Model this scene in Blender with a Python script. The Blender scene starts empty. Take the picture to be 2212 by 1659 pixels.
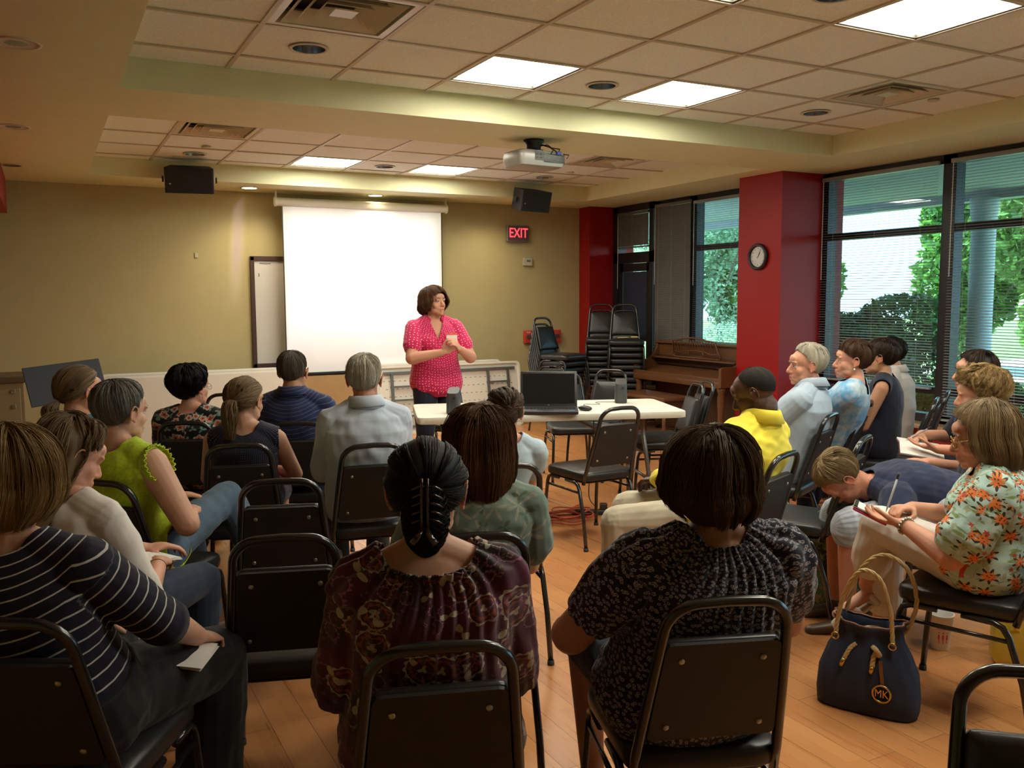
import bpy, bmesh, math, random
import numpy as np
from mathutils import Vector, Matrix, Quaternion
from mathutils.noise import noise as pnoise

D = bpy.data
SC = bpy.context.scene
COL = SC.collection
R = math.radians
V3 = Vector
random.seed(7)

# ------------------------------------------------------------------ camera
EYE = 1.5
YAW, PITCH, ROLL = 0.4856, 0.0973, -0.0061
def camera_axes():
    cy, sy, cp, sp = math.cos(YAW), math.sin(YAW), math.cos(PITCH), math.sin(PITCH)
    fwd = V3((sy*cp, cy*cp, -sp)); right = V3((cy, -sy, 0)); up = right.cross(fwd)
    cr, sr = math.cos(ROLL), math.sin(ROLL)
    return cr*right+sr*up, -sr*right+cr*up, fwd
cam = D.cameras.new('camera'); cam_o = D.objects.new('camera', cam); COL.objects.link(cam_o)
_r, _u, _f = camera_axes()
cam_o.matrix_world = Matrix(((_r.x, _u.x, -_f.x, 0), (_r.y, _u.y, -_f.y, 0), (_r.z, _u.z, -_f.z, EYE), (0, 0, 0, 1)))
cam.sensor_width = 36; cam.lens = 1905.7/2212*36; cam.clip_start = 0.05; cam.clip_end = 200
SC.camera = cam_o

# ------------------------------------------------------------------ world, sun, exposure
w = D.worlds.new('sky'); SC.world = w; w.use_nodes = True
bg = w.node_tree.nodes['Background']
bg.inputs[0].default_value = (0.62, 0.80, 1.0, 1); bg.inputs[1].default_value = 2.6
sun = D.lights.new('sun', 'SUN'); sun.energy = 9; sun.angle = R(1); sun.color = (1, .95, .85)
sun_o = D.objects.new('sun', sun); COL.objects.link(sun_o)
sun_o.rotation_euler = V3((0.05, -0.55, -1.0)).to_track_quat('-Z', 'Y').to_euler()
sun_o.location = (12, 14, 12)
vs = SC.view_settings
SC.display_settings.display_device = 'sRGB'
vs.view_transform = 'Standard'; vs.look = 'None'; vs.gamma = 1; vs.use_curve_mapping = False
vs.exposure = 1.06
PANEL_LIGHT = 13.0      # emission of the ceiling panels
SC.cycles.max_bounces = 8; SC.cycles.diffuse_bounces = 5; SC.cycles.glossy_bounces = 3
SC.cycles.transmission_bounces = 4; SC.cycles.transparent_max_bounces = 6
SC.cycles.caustics_reflective = False; SC.cycles.caustics_refractive = False
SC.cycles.sample_clamp_indirect = 4

# ------------------------------------------------------------------ materials
MATS = {}
def lin(c):
    return tuple(((x/255)/12.92 if x/255 <= .04045 else ((x/255+.055)/1.055)**2.4) for x in c)
class NT:
    """small helper around a node tree"""
    def __init__(s, m): s.t = m.node_tree; s.b = s.t.nodes['Principled BSDF']
    def n(s, typ, **kw):
        nd = s.t.nodes.new(typ)
        for k, v in kw.items():
            if isinstance(k, str) and hasattr(nd, k) and k not in ('inputs',): setattr(nd, k, v)
        return nd
    def l(s, a, b): s.t.links.new(a, b)
    def put(s, sock, v):
        if hasattr(v, 'is_output'): s.l(v, sock)
        elif isinstance(v, (tuple, list)) and len(v) == 3 and sock.type == 'RGBA': sock.default_value = (*v, 1)
        else: sock.default_value = v
    def math(s, op, a, b=0.0, c=None, clamp=False):
        nd = s.t.nodes.new('ShaderNodeMath'); nd.operation = op; nd.use_clamp = clamp
        s.put(nd.inputs[0], a); s.put(nd.inputs[1], b)
        if c is not None: s.put(nd.inputs[2], c)
        return nd.outputs[0]
    def mix(s, f, a, b, blend='MIX'):
        nd = s.t.nodes.new('ShaderNodeMix'); nd.data_type = 'RGBA'; nd.blend_type = blend
        s.put(nd.inputs[0], f); s.put(nd.inputs[6], a); s.put(nd.inputs[7], b)
        return nd.outputs[2]
    def noise(s, vec, scale, detail=3, rough=.5, dims='3D'):
        nd = s.t.nodes.new('ShaderNodeTexNoise'); nd.noise_dimensions = dims
        if vec is not None: s.l(vec, nd.inputs['Vector'])
        nd.inputs['Scale'].default_value = scale; nd.inputs['Detail'].default_value = detail; nd.inputs['Roughness'].default_value = rough
        return nd.outputs[0]
    def vor(s, vec, scale, rnd=1.0, dims='3D', feature='F1'):
        nd = s.t.nodes.new('ShaderNodeTexVoronoi'); nd.voronoi_dimensions = dims; nd.feature = feature
        s.l(vec, nd.inputs['Vector']); nd.inputs['Scale'].default_value = scale; nd.inputs['Randomness'].default_value = rnd
        return nd
    def ramp(s, f, stops, interp='LINEAR'):
        nd = s.t.nodes.new('ShaderNodeValToRGB'); cr = nd.color_ramp; cr.interpolation = interp
        while len(cr.elements) < len(stops): cr.elements.new(1)
        for e, (p, c) in zip(cr.elements, stops):
            e.position = p; e.color = (*c, 1) if len(c) == 3 else c
        s.put(nd.inputs[0], f); return nd.outputs[0]
    def obj(s): return s.n('ShaderNodeTexCoord').outputs['Object']
    def attr(s, name):
        a = s.n('ShaderNodeAttribute'); a.attribute_name = name; return a
    def mapv(s, vec, scale=(1, 1, 1), loc=(0, 0, 0), rot=(0, 0, 0)):
        m = s.n('ShaderNodeMapping'); s.l(vec, m.inputs[0])
        m.inputs['Scale'].default_value = scale; m.inputs['Location'].default_value = loc; m.inputs['Rotation'].default_value = rot
        return m.outputs[0]
    def sep(s, vec):
        x = s.n('ShaderNodeSeparateXYZ'); s.l(vec, x.inputs[0]); return x.outputs
    def comb(s, x, y, z=0.0):
        c = s.n('ShaderNodeCombineXYZ'); s.put(c.inputs[0], x); s.put(c.inputs[1], y); s.put(c.inputs[2], z); return c.outputs[0]
    def bump(s, h, strength=.3, dist=.01):
        b = s.n('ShaderNodeBump'); b.inputs['Strength'].default_value = strength; b.inputs['Distance'].default_value = dist
        s.l(h, b.inputs['Height']); s.l(b.outputs[0], s.b.inputs['Normal']); return b
def mat(name, col=None, rough=.6, metal=0., spec=.5, bump=None, var=None, coat=0., emit=None, alpha=None, trans=None):
    """plain procedural material: colour with optional noise variation and fine bump"""
    if name in MATS: return MATS[name]
    m = D.materials.new(name); m.use_nodes = True; MATS[name] = m
    t = NT(m); b = t.b
    col = col or (.5, .5, .5)
    b.inputs['Base Color'].default_value = (*col, 1); b.inputs['Roughness'].default_value = rough
    b.inputs['Metallic'].default_value = metal; b.inputs['Specular IOR Level'].default_value = spec
    if coat: b.inputs['Coat Weight'].default_value = coat; b.inputs['Coat Roughness'].default_value = .15
    if var:
        f = t.noise(t.obj(), var[0], 4)
        t.l(t.mix(f, tuple(x*(1-var[1]) for x in col), tuple(min(1, x*(1+var[1])) for x in col)), b.inputs['Base Color'])
    if bump: t.bump(t.noise(t.obj(), bump[0], 3), bump[1], bump[2] if len(bump) > 2 else .003)
    if emit: b.inputs['Emission Color'].default_value = (*emit[0], 1); b.inputs['Emission Strength'].default_value = emit[1]
    if trans is not None: b.inputs['Transmission Weight'].default_value = trans
    if alpha is not None: b.inputs['Alpha'].default_value = alpha
    return m

# ------------------------------------------------------------------ mesh building
class MB:
    """collects shapes into one mesh"""
    def __init__(s): s.v = []; s.f = []
    def add(s, vs, fs, M=None):
        o = len(s.v)
        s.v += [tuple(M @ V3(v)) if M else tuple(v) for v in vs]
        s.f += [tuple(i+o for i in f) for f in fs]; return s
    def box(s, c, d, rot=None, bev=0.0, M=None):
        x, y, z = d[0]/2, d[1]/2, d[2]/2
        if bev > 0:
            bev = min(bev, x*.95, y*.95, z*.95)
            bm = bmesh.new(); bmesh.ops.create_cube(bm, size=1)
            for v in bm.verts: v.co = V3((v.co.x*2*x, v.co.y*2*y, v.co.z*2*z))
            bmesh.ops.bevel(bm, geom=bm.edges[:], offset=bev, segments=3, profile=.5, affect='EDGES')
            bm.verts.index_update()
            vs = [v.co.copy() for v in bm.verts]; fs = [[v.index for v in f.verts] for f in bm.faces]; bm.free()
        else:
            vs = [V3((a*x, b*y, e*z)) for a in (-1, 1) for b in (-1, 1) for e in (-1, 1)]
            fs = [(0, 1, 3, 2), (4, 6, 7, 5), (0, 4, 5, 1), (2, 3, 7, 6), (0, 2, 6, 4), (1, 5, 7, 3)]
        T = Matrix.Translation(c)
        if rot is not None: T = T @ (rot.to_4x4() if not isinstance(rot, tuple) else Matrix.Rotation(rot[2], 4, 'Z') @ Matrix.Rotation(rot[1], 4, 'Y') @ Matrix.Rotation(rot[0], 4, 'X'))
        if M: T = M @ T
        return s.add(vs, fs, T)
    def tube(s, pts, r, seg=8, closed=False, cap=True, flat=None):
        """pts polyline, r radius or list; flat=(a,b) scales the section"""
        pts = [V3(p) for p in pts]; n = len(pts)
        rs = r if isinstance(r, (list, tuple)) else [r]*n
        vs = []; fs = []; prev = None
        for i, p in enumerate(pts):
            if closed: t = (pts[(i+1) % n]-pts[i-1])
            else: t = pts[min(i+1, n-1)]-pts[max(i-1, 0)]
            t = t.normalized() if t.length > 1e-9 else V3((0, 0, 1))
            if prev is None:
                a = V3((0, 0, 1)) if abs(t.z) < .9 else V3((1, 0, 0))
                u = t.cross(a).normalized()
            else:
                u = (prev - t*prev.dot(t))
                u = u.normalized() if u.length > 1e-6 else t.orthogonal().normalized()
            prev = u; w_ = t.cross(u)
            fa, fb = flat or (1, 1)
            for k in range(seg):
                an = 2*math.pi*k/seg
                vs.append(p + u*(math.cos(an)*rs[i]*fa) + w_*(math.sin(an)*rs[i]*fb))
        m = n if closed else n-1
        for i in range(m):
            j = (i+1) % n
            for k in range(seg):
                k2 = (k+1) % seg
                fs.append((i*seg+k, i*seg+k2, j*seg+k2, j*seg+k))
        if cap and not closed:
            fs.append(tuple(range(seg))[::-1]); fs.append(tuple((n-1)*seg+k for k in range(seg)))
        return s.add(vs, fs)
    def lathe(s, prof, c=(0, 0, 0), seg=24, axis=None, M=None, cap=True):
        """prof: list of (r, z)"""
        vs = []; fs = []; n = len(prof)
        for r_, z in prof:
            for k in range(seg):
                a = 2*math.pi*k/seg; vs.append(V3((r_*math.cos(a), r_*math.sin(a), z)))
        for i in range(n-1):
            for k in range(seg):
                k2 = (k+1) % seg; fs.append((i*seg+k, i*seg+k2, (i+1)*seg+k2, (i+1)*seg+k))
        if cap and prof[0][0] > 1e-6: fs.append(tuple(range(seg))[::-1])
        if cap and prof[-1][0] > 1e-6: fs.append(tuple((n-1)*seg+k for k in range(seg)))
        T = Matrix.Translation(c)
        if axis is not None: T = T @ V3(axis).to_track_quat('Z', 'Y').to_matrix().to_4x4()
        if M: T = M @ T
        return s.add(vs, fs, T)
    def ell(s, c, rad, rot=None, seg=16, rings=10):
        vs = [V3((0, 0, rad[2]))]
        for i in range(1, rings):
            p = math.pi*i/rings
            for k in range(seg):
                a = 2*math.pi*k/seg
                vs.append(V3((rad[0]*math.sin(p)*math.cos(a), rad[1]*math.sin(p)*math.sin(a), rad[2]*math.cos(p))))
        vs.append(V3((0, 0, -rad[2]))); fs = []
        for k in range(seg): fs.append((0, 1+k, 1+(k+1) % seg))
        for i in range(rings-2):
            for k in range(seg):
                k2 = (k+1) % seg; a = 1+i*seg
                fs.append((a+k, a+seg+k, a+seg+k2, a+k2))
        L = len(vs)-1; a = 1+(rings-2)*seg
        for k in range(seg): fs.append((L, a+(k+1) % seg, a+k))
        T = Matrix.Translation(c)
        if rot is not None: T = T @ rot.to_4x4()
        return s.add(vs, fs, T)
    def prism(s, poly, z0, z1, M=None):
        n = len(poly); vs = [V3((x, y, z0)) for x, y in poly]+[V3((x, y, z1)) for x, y in poly]
        fs = [tuple(range(n))[::-1], tuple(range(n, 2*n))]+[(i, (i+1) % n, n+(i+1) % n, n+i) for i in range(n)]
        return s.add(vs, fs, M)
    def build(s, name, m=None, parent=None, smooth=False):
        me = D.meshes.new(name); me.from_pydata(s.v, [], s.f); me.update()
        return link(name, me, m, parent, smooth)
def fixn(me):
    bm = bmesh.new(); bm.from_mesh(me); bmesh.ops.recalc_face_normals(bm, faces=bm.faces[:]); bm.to_mesh(me); bm.free()
def link(name, me, m=None, parent=None, smooth=False):
    if len(me.polygons) < 20000: fixn(me)
    if smooth:
        me.polygons.foreach_set('use_smooth', [True]*len(me.polygons))
        if smooth == 'auto':
            try: me.set_sharp_from_angle(angle=R(38))
            except Exception: pass
    if m: me.materials.append(m)
    o = D.objects.new(name, me); COL.objects.link(o)
    if parent: o.parent = parent
    return o
def tag(o, label=None, cat=None, group=None, kind=None):
    if label: o['label'] = label
    if cat: o['category'] = cat
    if group: o['group'] = group
    if kind: o['kind'] = kind
    return o
def struct(name, mb, m, label=None, smooth=False, parent=None):
    o = mb.build(name, m, parent, smooth)
    if parent is None: o['kind'] = 'structure'
    if label: o['label'] = label
    return o
def thing(name, label, cat, loc=(0, 0, 0), rz=0, group=None, rot=None):
    o = D.objects.new(name, None); COL.objects.link(o); o.empty_display_size = .1
    o.location = loc; o.rotation_euler = rot if rot else (0, 0, rz)
    return tag(o, label, cat, group)
def dup(o, label=None, loc=None, rz=None, parent=None):
    c = o.copy(); COL.objects.link(c)
    if parent is not None: c.parent = parent
    else:
        if label: c['label'] = label
        if loc is not None: c.location = loc
        if rz is not None: c.rotation_euler = (0, 0, rz)
    for ch in list(KIDS.get(o.name, [])): dup(ch, parent=c)
    return c
class _Kids(dict):
    def get(self, name, d=None):
        return [o for o in D.objects if o.parent and o.parent.name == name]
KIDS = _Kids()
def arc(cx, cy, r, a0, a1, n):
    return [(cx+r*math.cos(R(a0+(a1-a0)*i/n)), cy+r*math.sin(R(a0+(a1-a0)*i/n))) for i in range(n+1)]
def text(name, body, size, m, M, parent=None, extrude=.0008, align='CENTER', sx=1.0):
    cu = D.curves.new(name, 'FONT'); cu.body = body; cu.size = size; cu.extrude = extrude; cu.align_x = align; cu.align_y = 'CENTER'
    to = D.objects.new(name+'_tmp', cu); COL.objects.link(to)
    dg = bpy.context.evaluated_depsgraph_get(); me = D.meshes.new_from_object(to.evaluated_get(dg))
    D.objects.remove(to); D.curves.remove(cu)
    me.transform(M @ Matrix.Diagonal((sx, 1, 1, 1)))
    return link(name, me, m, parent)
# ================================================================== the room
ZC, ZS = 2.808, 2.645           # tiled ceiling, soffit underside
XW, YF = 6.545, 9.8             # window wall, front wall
XL, YB = -1.7, -3.0
RX0, RX1 = 0.415, 5.80          # ceiling recess left and right
YA1 = 5.315; YB0 = 6.13; YB1 = 9.05
def paint(name, c, v=.06, sc=6, bs=160, rough=.75, spec=.4):
    m = D.materials.new(name); m.use_nodes = True; t = NT(m)
    f = t.noise(t.obj(), sc, 4)
    t.l(t.mix(f, tuple(x*(1-v) for x in c), tuple(x*(1+v) for x in c)), t.b.inputs['Base Color'])
    t.b.inputs['Roughness'].default_value = rough; t.b.inputs['Specular IOR Level'].default_value = spec
    t.bump(t.noise(t.obj(), bs, 2), .12, .003); return m
M_wall = paint('wall_paint_yellow', (.45, .38, .19))
M_soffit = paint('soffit_paint', (.72, .71, .46))
M_red = paint('pillar_paint_red', (.30, .009, .008), rough=.38, spec=.22)
M_redl = paint('header_paint_red', (.30, .035, .02))
# floor: strip planks running towards the front wall
def floor_mat():
    m = D.materials.new('floor_planks'); m.use_nodes = True; t = NT(m)
    x, y, z = t.sep(t.obj())
    v = t.comb(y, x)
    b = t.n('ShaderNodeTexBrick'); t.l(v, b.inputs['Vector'])
    b.offset = .37; b.inputs['Scale'].default_value = 1; b.inputs['Brick Width'].default_value = 1.15; b.inputs['Row Height'].default_value = .127
    b.inputs['Mortar Size'].default_value = .0016; b.inputs['Mortar Smooth'].default_value = .3; b.inputs['Bias'].default_value = 0
    b.inputs['Color1'].default_value = (0, 0, 0, 1); b.inputs['Color2'].default_value = (1, 1, 1, 1); b.inputs['Mortar'].default_value = (.5, .5, .5, 1)
    b2 = t.n('ShaderNodeTexBrick'); t.l(v, b2.inputs['Vector'])
    b2.offset = .43; b2.inputs['Scale'].default_value = 1; b2.inputs['Brick Width'].default_value = .38; b2.inputs['Row Height'].default_value = .127/2
    b2.inputs['Mortar Size'].default_value = 0
    b2.inputs['Color1'].default_value = (0, 0, 0, 1); b2.inputs['Color2'].default_value = (1, 1, 1, 1)
    g = t.noise(t.mapv(t.obj(), (28, 1.3, 1)), 1, 6, .62)
    g2 = t.noise(t.mapv(t.obj(), (150, 4, 1)), 1, 3, .6)
    f = t.math('ADD', t.math('MULTIPLY', b.outputs[0], .30), t.math('ADD', t.math('MULTIPLY', b2.outputs[0], .22), t.math('MULTIPLY', g, .62)))
    c = t.ramp(f, [(.2, (.42, .165, .052)), (.5, (.50, .215, .075)), (.8, (.60, .28, .105))])
    c = t.mix(t.math('MULTIPLY', g2, .28), c, (.30, .09, .02))
    c = t.mix(t.math('MULTIPLY', b.outputs[1], .75), c, (.10, .03, .01))
    t.l(c, t.b.inputs['Base Color'])
    t.put(t.b.inputs['Roughness'], t.math('ADD', t.math('MULTIPLY', g, .14), .22))
    t.b.inputs['Specular IOR Level'].default_value = .45
    t.bump(t.math('ADD', t.math('MULTIPLY', b.outputs[1], -1), t.math('MULTIPLY', g2, .2)), .25, .001)
    return m
M_floor = floor_mat()
struct('floor', MB().box(((XL+XW)/2, (YB+YF)/2, -.05), (XW-XL+.4, YF-YB+.4, .1)), M_floor, 'orange wood strip floor')
# front wall
struct('wall_front', MB().box(((XL+XW)/2, YF+.1, 1.45), (XW-XL+.4, .2, 3.0)), M_wall, 'yellow front wall')
struct('wall_back', MB().box(((XL+XW)/2, YB-.1, 1.45), (XW-XL+.4, .2, 3.0)), M_wall)
struct('wall_left', MB().box((XL-.1, (YB+YF)/2, 1.45), (.2, YF-YB, 3.0)), M_wall)
struct('trim_header', MB().box((-.75, 3.2, 2.48), (.98, 12.8, .325)), M_redl, 'red header above the opening on the left')
# ceiling: tiles as one procedural lay-in grid with real T-bars
S = .61; GX, GY = .987, 4.397
M_tile = D.materials.new('ceiling_tile'); M_tile.use_nodes = True
_t = NT(M_tile); _n = _t.noise(_t.obj(), 130, 3, .7)
_t.l(_t.mix(_t.ramp(_n, [(.35, (0, 0, 0)), (.6, (1, 1, 1))]), (.74, .77, .72), (.88, .92, .86)), _t.b.inputs['Base Color'])
_t.b.inputs['Roughness'].default_value = .95; _t.bump(_n, .5, .003)
M_tbar = mat('ceiling_tee', (.55, .48, .38), .5)
panels = []          # (x0, y0) of light panels
GYB = 6.975
LA = [(2, 0), (4, 0), (4, -3), (2, -3), (2, -6), (4, -6), (6, -5)]
LB = [(2, 2), (4, 2), (4, -1), (2, -1)]
VA = [(0, -1), (6, -1)]; VB = [(0, 0), (6, 0)]
DL = [(1.295, 4.71), (3.13, 4.71), (4.96, 4.71), (3.12, 2.87), (1.27, 8.50), (3.07, 8.50), (4.90, 8.50)]
def holed(mb, xa, xb, ya, yb, z0, z1, cx, cy, r, n=32):
    for k in range(n):
        def P(i, z, out):
            a = 2*math.pi*i/n; c, s_ = math.cos(a), math.sin(a)
            if not out: return (cx+r*c, cy+r*s_, z)
            t = min(((xb-cx) if c > 0 else (xa-cx))/c if abs(c) > 1e-6 else 9, ((yb-cy) if s_ > 0 else (ya-cy))/s_ if abs(s_) > 1e-6 else 9)
            return (cx+t*c, cy+t*s_, z)
        mb.add([P(k, z0, 0), P(k+1, z0, 0), P(k+1, z0, 1), P(k, z0, 1), P(k, z1, 0), P(k+1, z1, 0)], [(0, 1, 2, 3), (0, 4, 5, 1)])
def ceil_zone(name, x0, x1, y0, y1, gx, gy, holes):
    mb = MB(); ij = set(holes)
    i0 = math.floor((x0-gx)/S); i1 = math.ceil((x1-gx)/S); j0 = math.floor((y0-gy)/S); j1 = math.ceil((y1-gy)/S)
    for i in range(i0, i1):
        for j in range(j0, j1):
            if (i, j) in ij: continue
            a, b = max(x0, gx+i*S), min(x1, gx+(i+1)*S); c, d = max(y0, gy+j*S), min(y1, gy+(j+1)*S)
            if b-a < .01 or d-c < .01: continue
            hd = [q for q in DL if a < q[0]-.09 and q[0]+.09 < b and c < q[1]-.09 and q[1]+.09 < d]
            if hd: holed(mb, a+.002, b-.002, c+.002, d-.002, ZC+.004, ZC+.02, hd[0][0], hd[0][1], .088); continue
            mb.box(((a+b)/2, (c+d)/2, ZC+.012+random.uniform(-.001, .001)), (b-a-.004, d-c-.004, .016), rot=(random.uniform(-.0015, .0015), random.uniform(-.0015, .0015), 0))
    o = struct(name, mb, M_tile, 'beige lay-in ceiling tiles')
    t = MB()
    for i in range(i0, i1+1):
        x = gx+i*S
        if x0 < x < x1: t.box((x, (y0+y1)/2, ZC), (.024, y1-y0, .008))
    for j in range(j0, j1+1):
        y = gy+j*S
        if y0 < y < y1: t.box(((x0+x1)/2, y, ZC-.0005), (x1-x0, .024, .008))
    t.build('ceiling_grid', M_tbar, o)
    struct('ceiling_deck', MB().box(((x0+x1)/2, (y0+y1)/2, ZC+.16), (x1-x0+.1, y1-y0+.1, .02)), mat('dark_void', (.02, .02, .02)))
ceil_zone('ceiling', RX0, RX1, YB, YA1, GX, GY, LA+VA)
ceil_zone('ceiling.001', RX0, RX1, YB0, YB1, .952, GYB, LB+VB)
# soffits and beam (solid blocks down to ZS)
H = .19; zc = ZS+H/2
struct('trim_soffit_left', MB().box(((XL+RX0)/2, (YB+YF)/2, zc), (RX0-XL, YF-YB, H)), M_soffit, 'plain soffit on the left')
struct('trim_soffit_right', MB().box(((RX1+XW+.35)/2, (YB+YF)/2, zc), (XW+.35-RX1, YF-YB, H)), M_soffit, 'soffit above the windows')
struct('trim_soffit_front', MB().box(((RX0+RX1)/2, (YB1+YF)/2, zc), (RX1-RX0, YF-YB1, H)), M_soffit, 'soffit along the front wall')
struct('trim_beam', MB().box(((RX0+RX1)/2, (YA1+YB0)/2, zc), (RX1-RX0, YB0-YA1, H)), M_soffit, 'dropped beam across the ceiling')
struct('ceiling_roof', MB().box(((XL+XW)/2, (YB+YF)/2, ZC+.2), (XW-XL+.9, YF-YB+.4, .04)), M_soffit)
# pillars
struct('trim_pillar', MB().box(((6.05+XW+.3)/2, (6.12+6.69)/2, ZS/2), (XW+.3-6.05, .57, ZS)), M_red, 'red pillar with the clock')
struct('trim_pillar_corner', MB().box(((6.17+XW+.3)/2, (9.55+YF)/2, ZS/2), (XW+.3-6.17, YF-9.55, ZS)), M_red, 'red pillar in the far corner')
# wall under windows, sill
M_sill = mat('sill_wood', (.36, .24, .13), .4, var=(12, .15))
def under(name, y0, y1):
    struct(name, MB().box((XW+.1, (y0+y1)/2, .2), (.2, y1-y0, .40)), M_redw, 'low red wall under the windows')
    struct('trim_sill', MB().box((XW+.01, (y0+y1)/2, .41), (.28, y1-y0, .035), bev=.006), M_sill, 'tan window sill')
M_redw = paint('low_wall_red', (.30, .016, .016), rough=.5)
under('wall_right', YB, 6.12); under('wall_right_far', 6.69, 8.70)
# window frames with glass
M_frame = mat('bronze_frame', (.022, .022, .027), .35, .3, var=(30, .2))
M_glass = D.materials.new('window_glass'); M_glass.use_nodes = True
_t = NT(M_glass); _t.b.inputs['Base Color'].default_value = (.80, .95, .95, 1); _t.b.inputs['Roughness'].default_value = 0
_tr = _t.n('ShaderNodeBsdfTransparent'); _tr.inputs[0].default_value = (.72, .90, .90, 1)
_gl = _t.n('ShaderNodeBsdfGlossy'); _gl.inputs['Roughness'].default_value = .02
_mx = _t.n('ShaderNodeMixShader'); _mx.inputs[0].default_value = .05
_t.l(_tr.outputs[0], _mx.inputs[1]); _t.l(_gl.outputs[0], _mx.inputs[2])
_t.l(_mx.outputs[0], [n for n in _t.t.nodes if n.type == 'OUTPUT_MATERIAL'][0].inputs[0])
def window(n, y0, y1, z0=.43, z1=2.64, bars=(2.05, .70), lowbar=True):
    X = XW+.09; fr = MB(); cy = (y0+y1)/2; w_ = y1-y0
    fr.box((X, y0+.03, (z0+z1)/2), (.11, .06, z1-z0)); fr.box((X, y1-.03, (z0+z1)/2), (.11, .06, z1-z0))
    fr.box((X, cy, z1-.035), (.11, w_, .07)); fr.box((X, cy, z0+.035), (.11, w_, .07))
    for b in bars: fr.box((X, cy, b), (.10, w_, .06))
    o = struct('window_%d' % n, fr, M_frame, 'bronze framed window')
    MB().box((X+.01, cy, (z0+z1)/2), (.006, w_-.1, z1-z0-.1)).build('glass', M_glass, o)
    return o
window(1, 4.80, 6.12); window(2, 3.45, 4.80); window(3, 2.1, 3.45); window(4, .75, 2.1); window(5, -.6, .75); window(6, -1.95, -.6)
window(7, 6.69, 8.02); window(8, 8.02, 8.70)
struct('wall_right_back', MB().box((XW+.1, (YB-1.95)/2, 1.3), (.2, 1.05, 2.7)), M_wall)
# blinds : horizontal slats
def blind_mat(name, c, rough=.45):
    return mat(name, c, rough, spec=.4, var=(40, .05))
M_slat = blind_mat('blind_slat', (.26, .29, .31))
M_slat2 = blind_mat('blind_slat_grey', (.14, .135, .125))
def blind(y0, y1, ztop, zbot, label, tilt=12, pitch=.0235, m=None, X=XW+.0, missing=(), w_=.025):
    root = thing('window_blind', label, 'blind', (X, (y0+y1)/2, ztop), 0, 'horizontal blinds in the windows')
    L = y1-y0; mb = MB(); n = int((ztop-zbot-.05)/pitch)
    for k in range(n):
        z = -.045-k*pitch-.006
        a = R(tilt+random.uniform(-1.2, 1.2)); sag = random.uniform(-.0006, .0006)
        c, s_ = math.cos(a)*w_/2, math.sin(a)*w_/2
        vs = [(-c, -L/2, z-s_), (0, -L/2, z+.0022), (c, -L/2, z+s_), (-c, L/2, z-s_+sag), (0, L/2, z+.0022+sag), (c, L/2, z+s_+sag)]
        mb.add(vs, [(0, 1, 4, 3), (1, 2, 5, 4)])
    o = mb.build('slats', m or M_slat, root)
    MB().box((0, 0, -.02), (.03, L, .035), bev=.004).build('head_rail', m or M_slat, root)
    MB().box((0, 0, zbot-ztop), (.03, L, .018), bev=.004).build('bottom_rail', m or M_slat, root)
    for yy in (-L*.38, 0, L*.38):
        MB().tube([(-.014, yy, -.03), (-.014, yy, zbot-ztop)], .0009, 4).build('ladder_cord', mat('blind_cord', (.5, .5, .48)), root)
    MB().tube([(-.03, L/2-.035, -.04), (-.032, L/2-.035, -.95)], .004, 6).build('tilt_wand', mat('clear_wand', (.55, .55, .55), .15), root)
    return root
blind(4.875, 6.10, 2.60, .72, 'half raised dark blind in the window next to the clock pillar')
blind(3.52, 4.76, 2.60, .47, 'dark blind behind the person with long dark hair')
blind(2.16, 3.40, 2.60, .47, 'dark blind third from the clock pillar')
blind(.80, 2.05, 2.60, .47, 'dark blind fourth from the clock pillar')
blind(-.55, .70, 2.60, .47, 'dark blind fifth from the clock pillar')
blind(6.72, 7.97, 2.58, .95, 'open blind in the window over the piano', tilt=4)
blind(8.0, 8.66, 2.60, .90, 'fully closed grey blind left of the piano window', tilt=68, pitch=.021, m=M_slat2, X=XW-.02)
# far door with transom, dark shade over its glass
M_door = mat('door_bronze', (.018, .018, .022), .35, .2)
d = MB(); X = XW+.05
d.box((X, 9.50, 1.32), (.14, .10, 2.64)); d.box((X, 8.74, 1.32), (.14, .08, 2.64)); d.box((X, 9.12, 2.60), (.14, .84, .08)); d.box((X, 9.12, 1.99), (.14, .84, .13))
do = struct('door_1', d, M_door, 'dark bronze glass door in the far corner')
dd = MB(); dd.box((X-.01, 9.42, .98), (.05, .09, 1.9)); dd.box((X-.01, 8.83, .98), (.05, .09, 1.9)); dd.box((X-.01, 9.12, 1.87), (.05, .62, .10)); dd.box((X-.01, 9.12, .14), (.05, .62, .24)); dd.box((X-.01, 9.12, .98), (.06, .62, .05))
dd.build('door_leaf', M_door, do)
MB().box((X-.0, 9.12, 1.0), (.006, .54, 1.7)).build('glass', M_glass, do)
MB().box((X-.0, 9.12, 2.33), (.006, .70, .46)).build('glass', M_glass, do)
MB().box((X-.035, 9.115, 1.40), (.006, .50, .83)).build('door_shade', mat('navy_shade', (.018, .028, .06), .6, var=(5, .3)), do)
MB().tube([(X-.075, 9.32, 1.04), (X-.11, 9.32, 1.04), (X-.11, 8.92, 1.04), (X-.075, 8.92, 1.04)], .012, 8).build('push_bar', mat('bar_steel', (.25, .25, .27), .3, .8), do)
blind(8.80, 9.44, 2.56, 2.12, 'small dark blind over the door in the far corner', tilt=70, pitch=.02, m=M_slat2, X=XW-.015)

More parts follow.
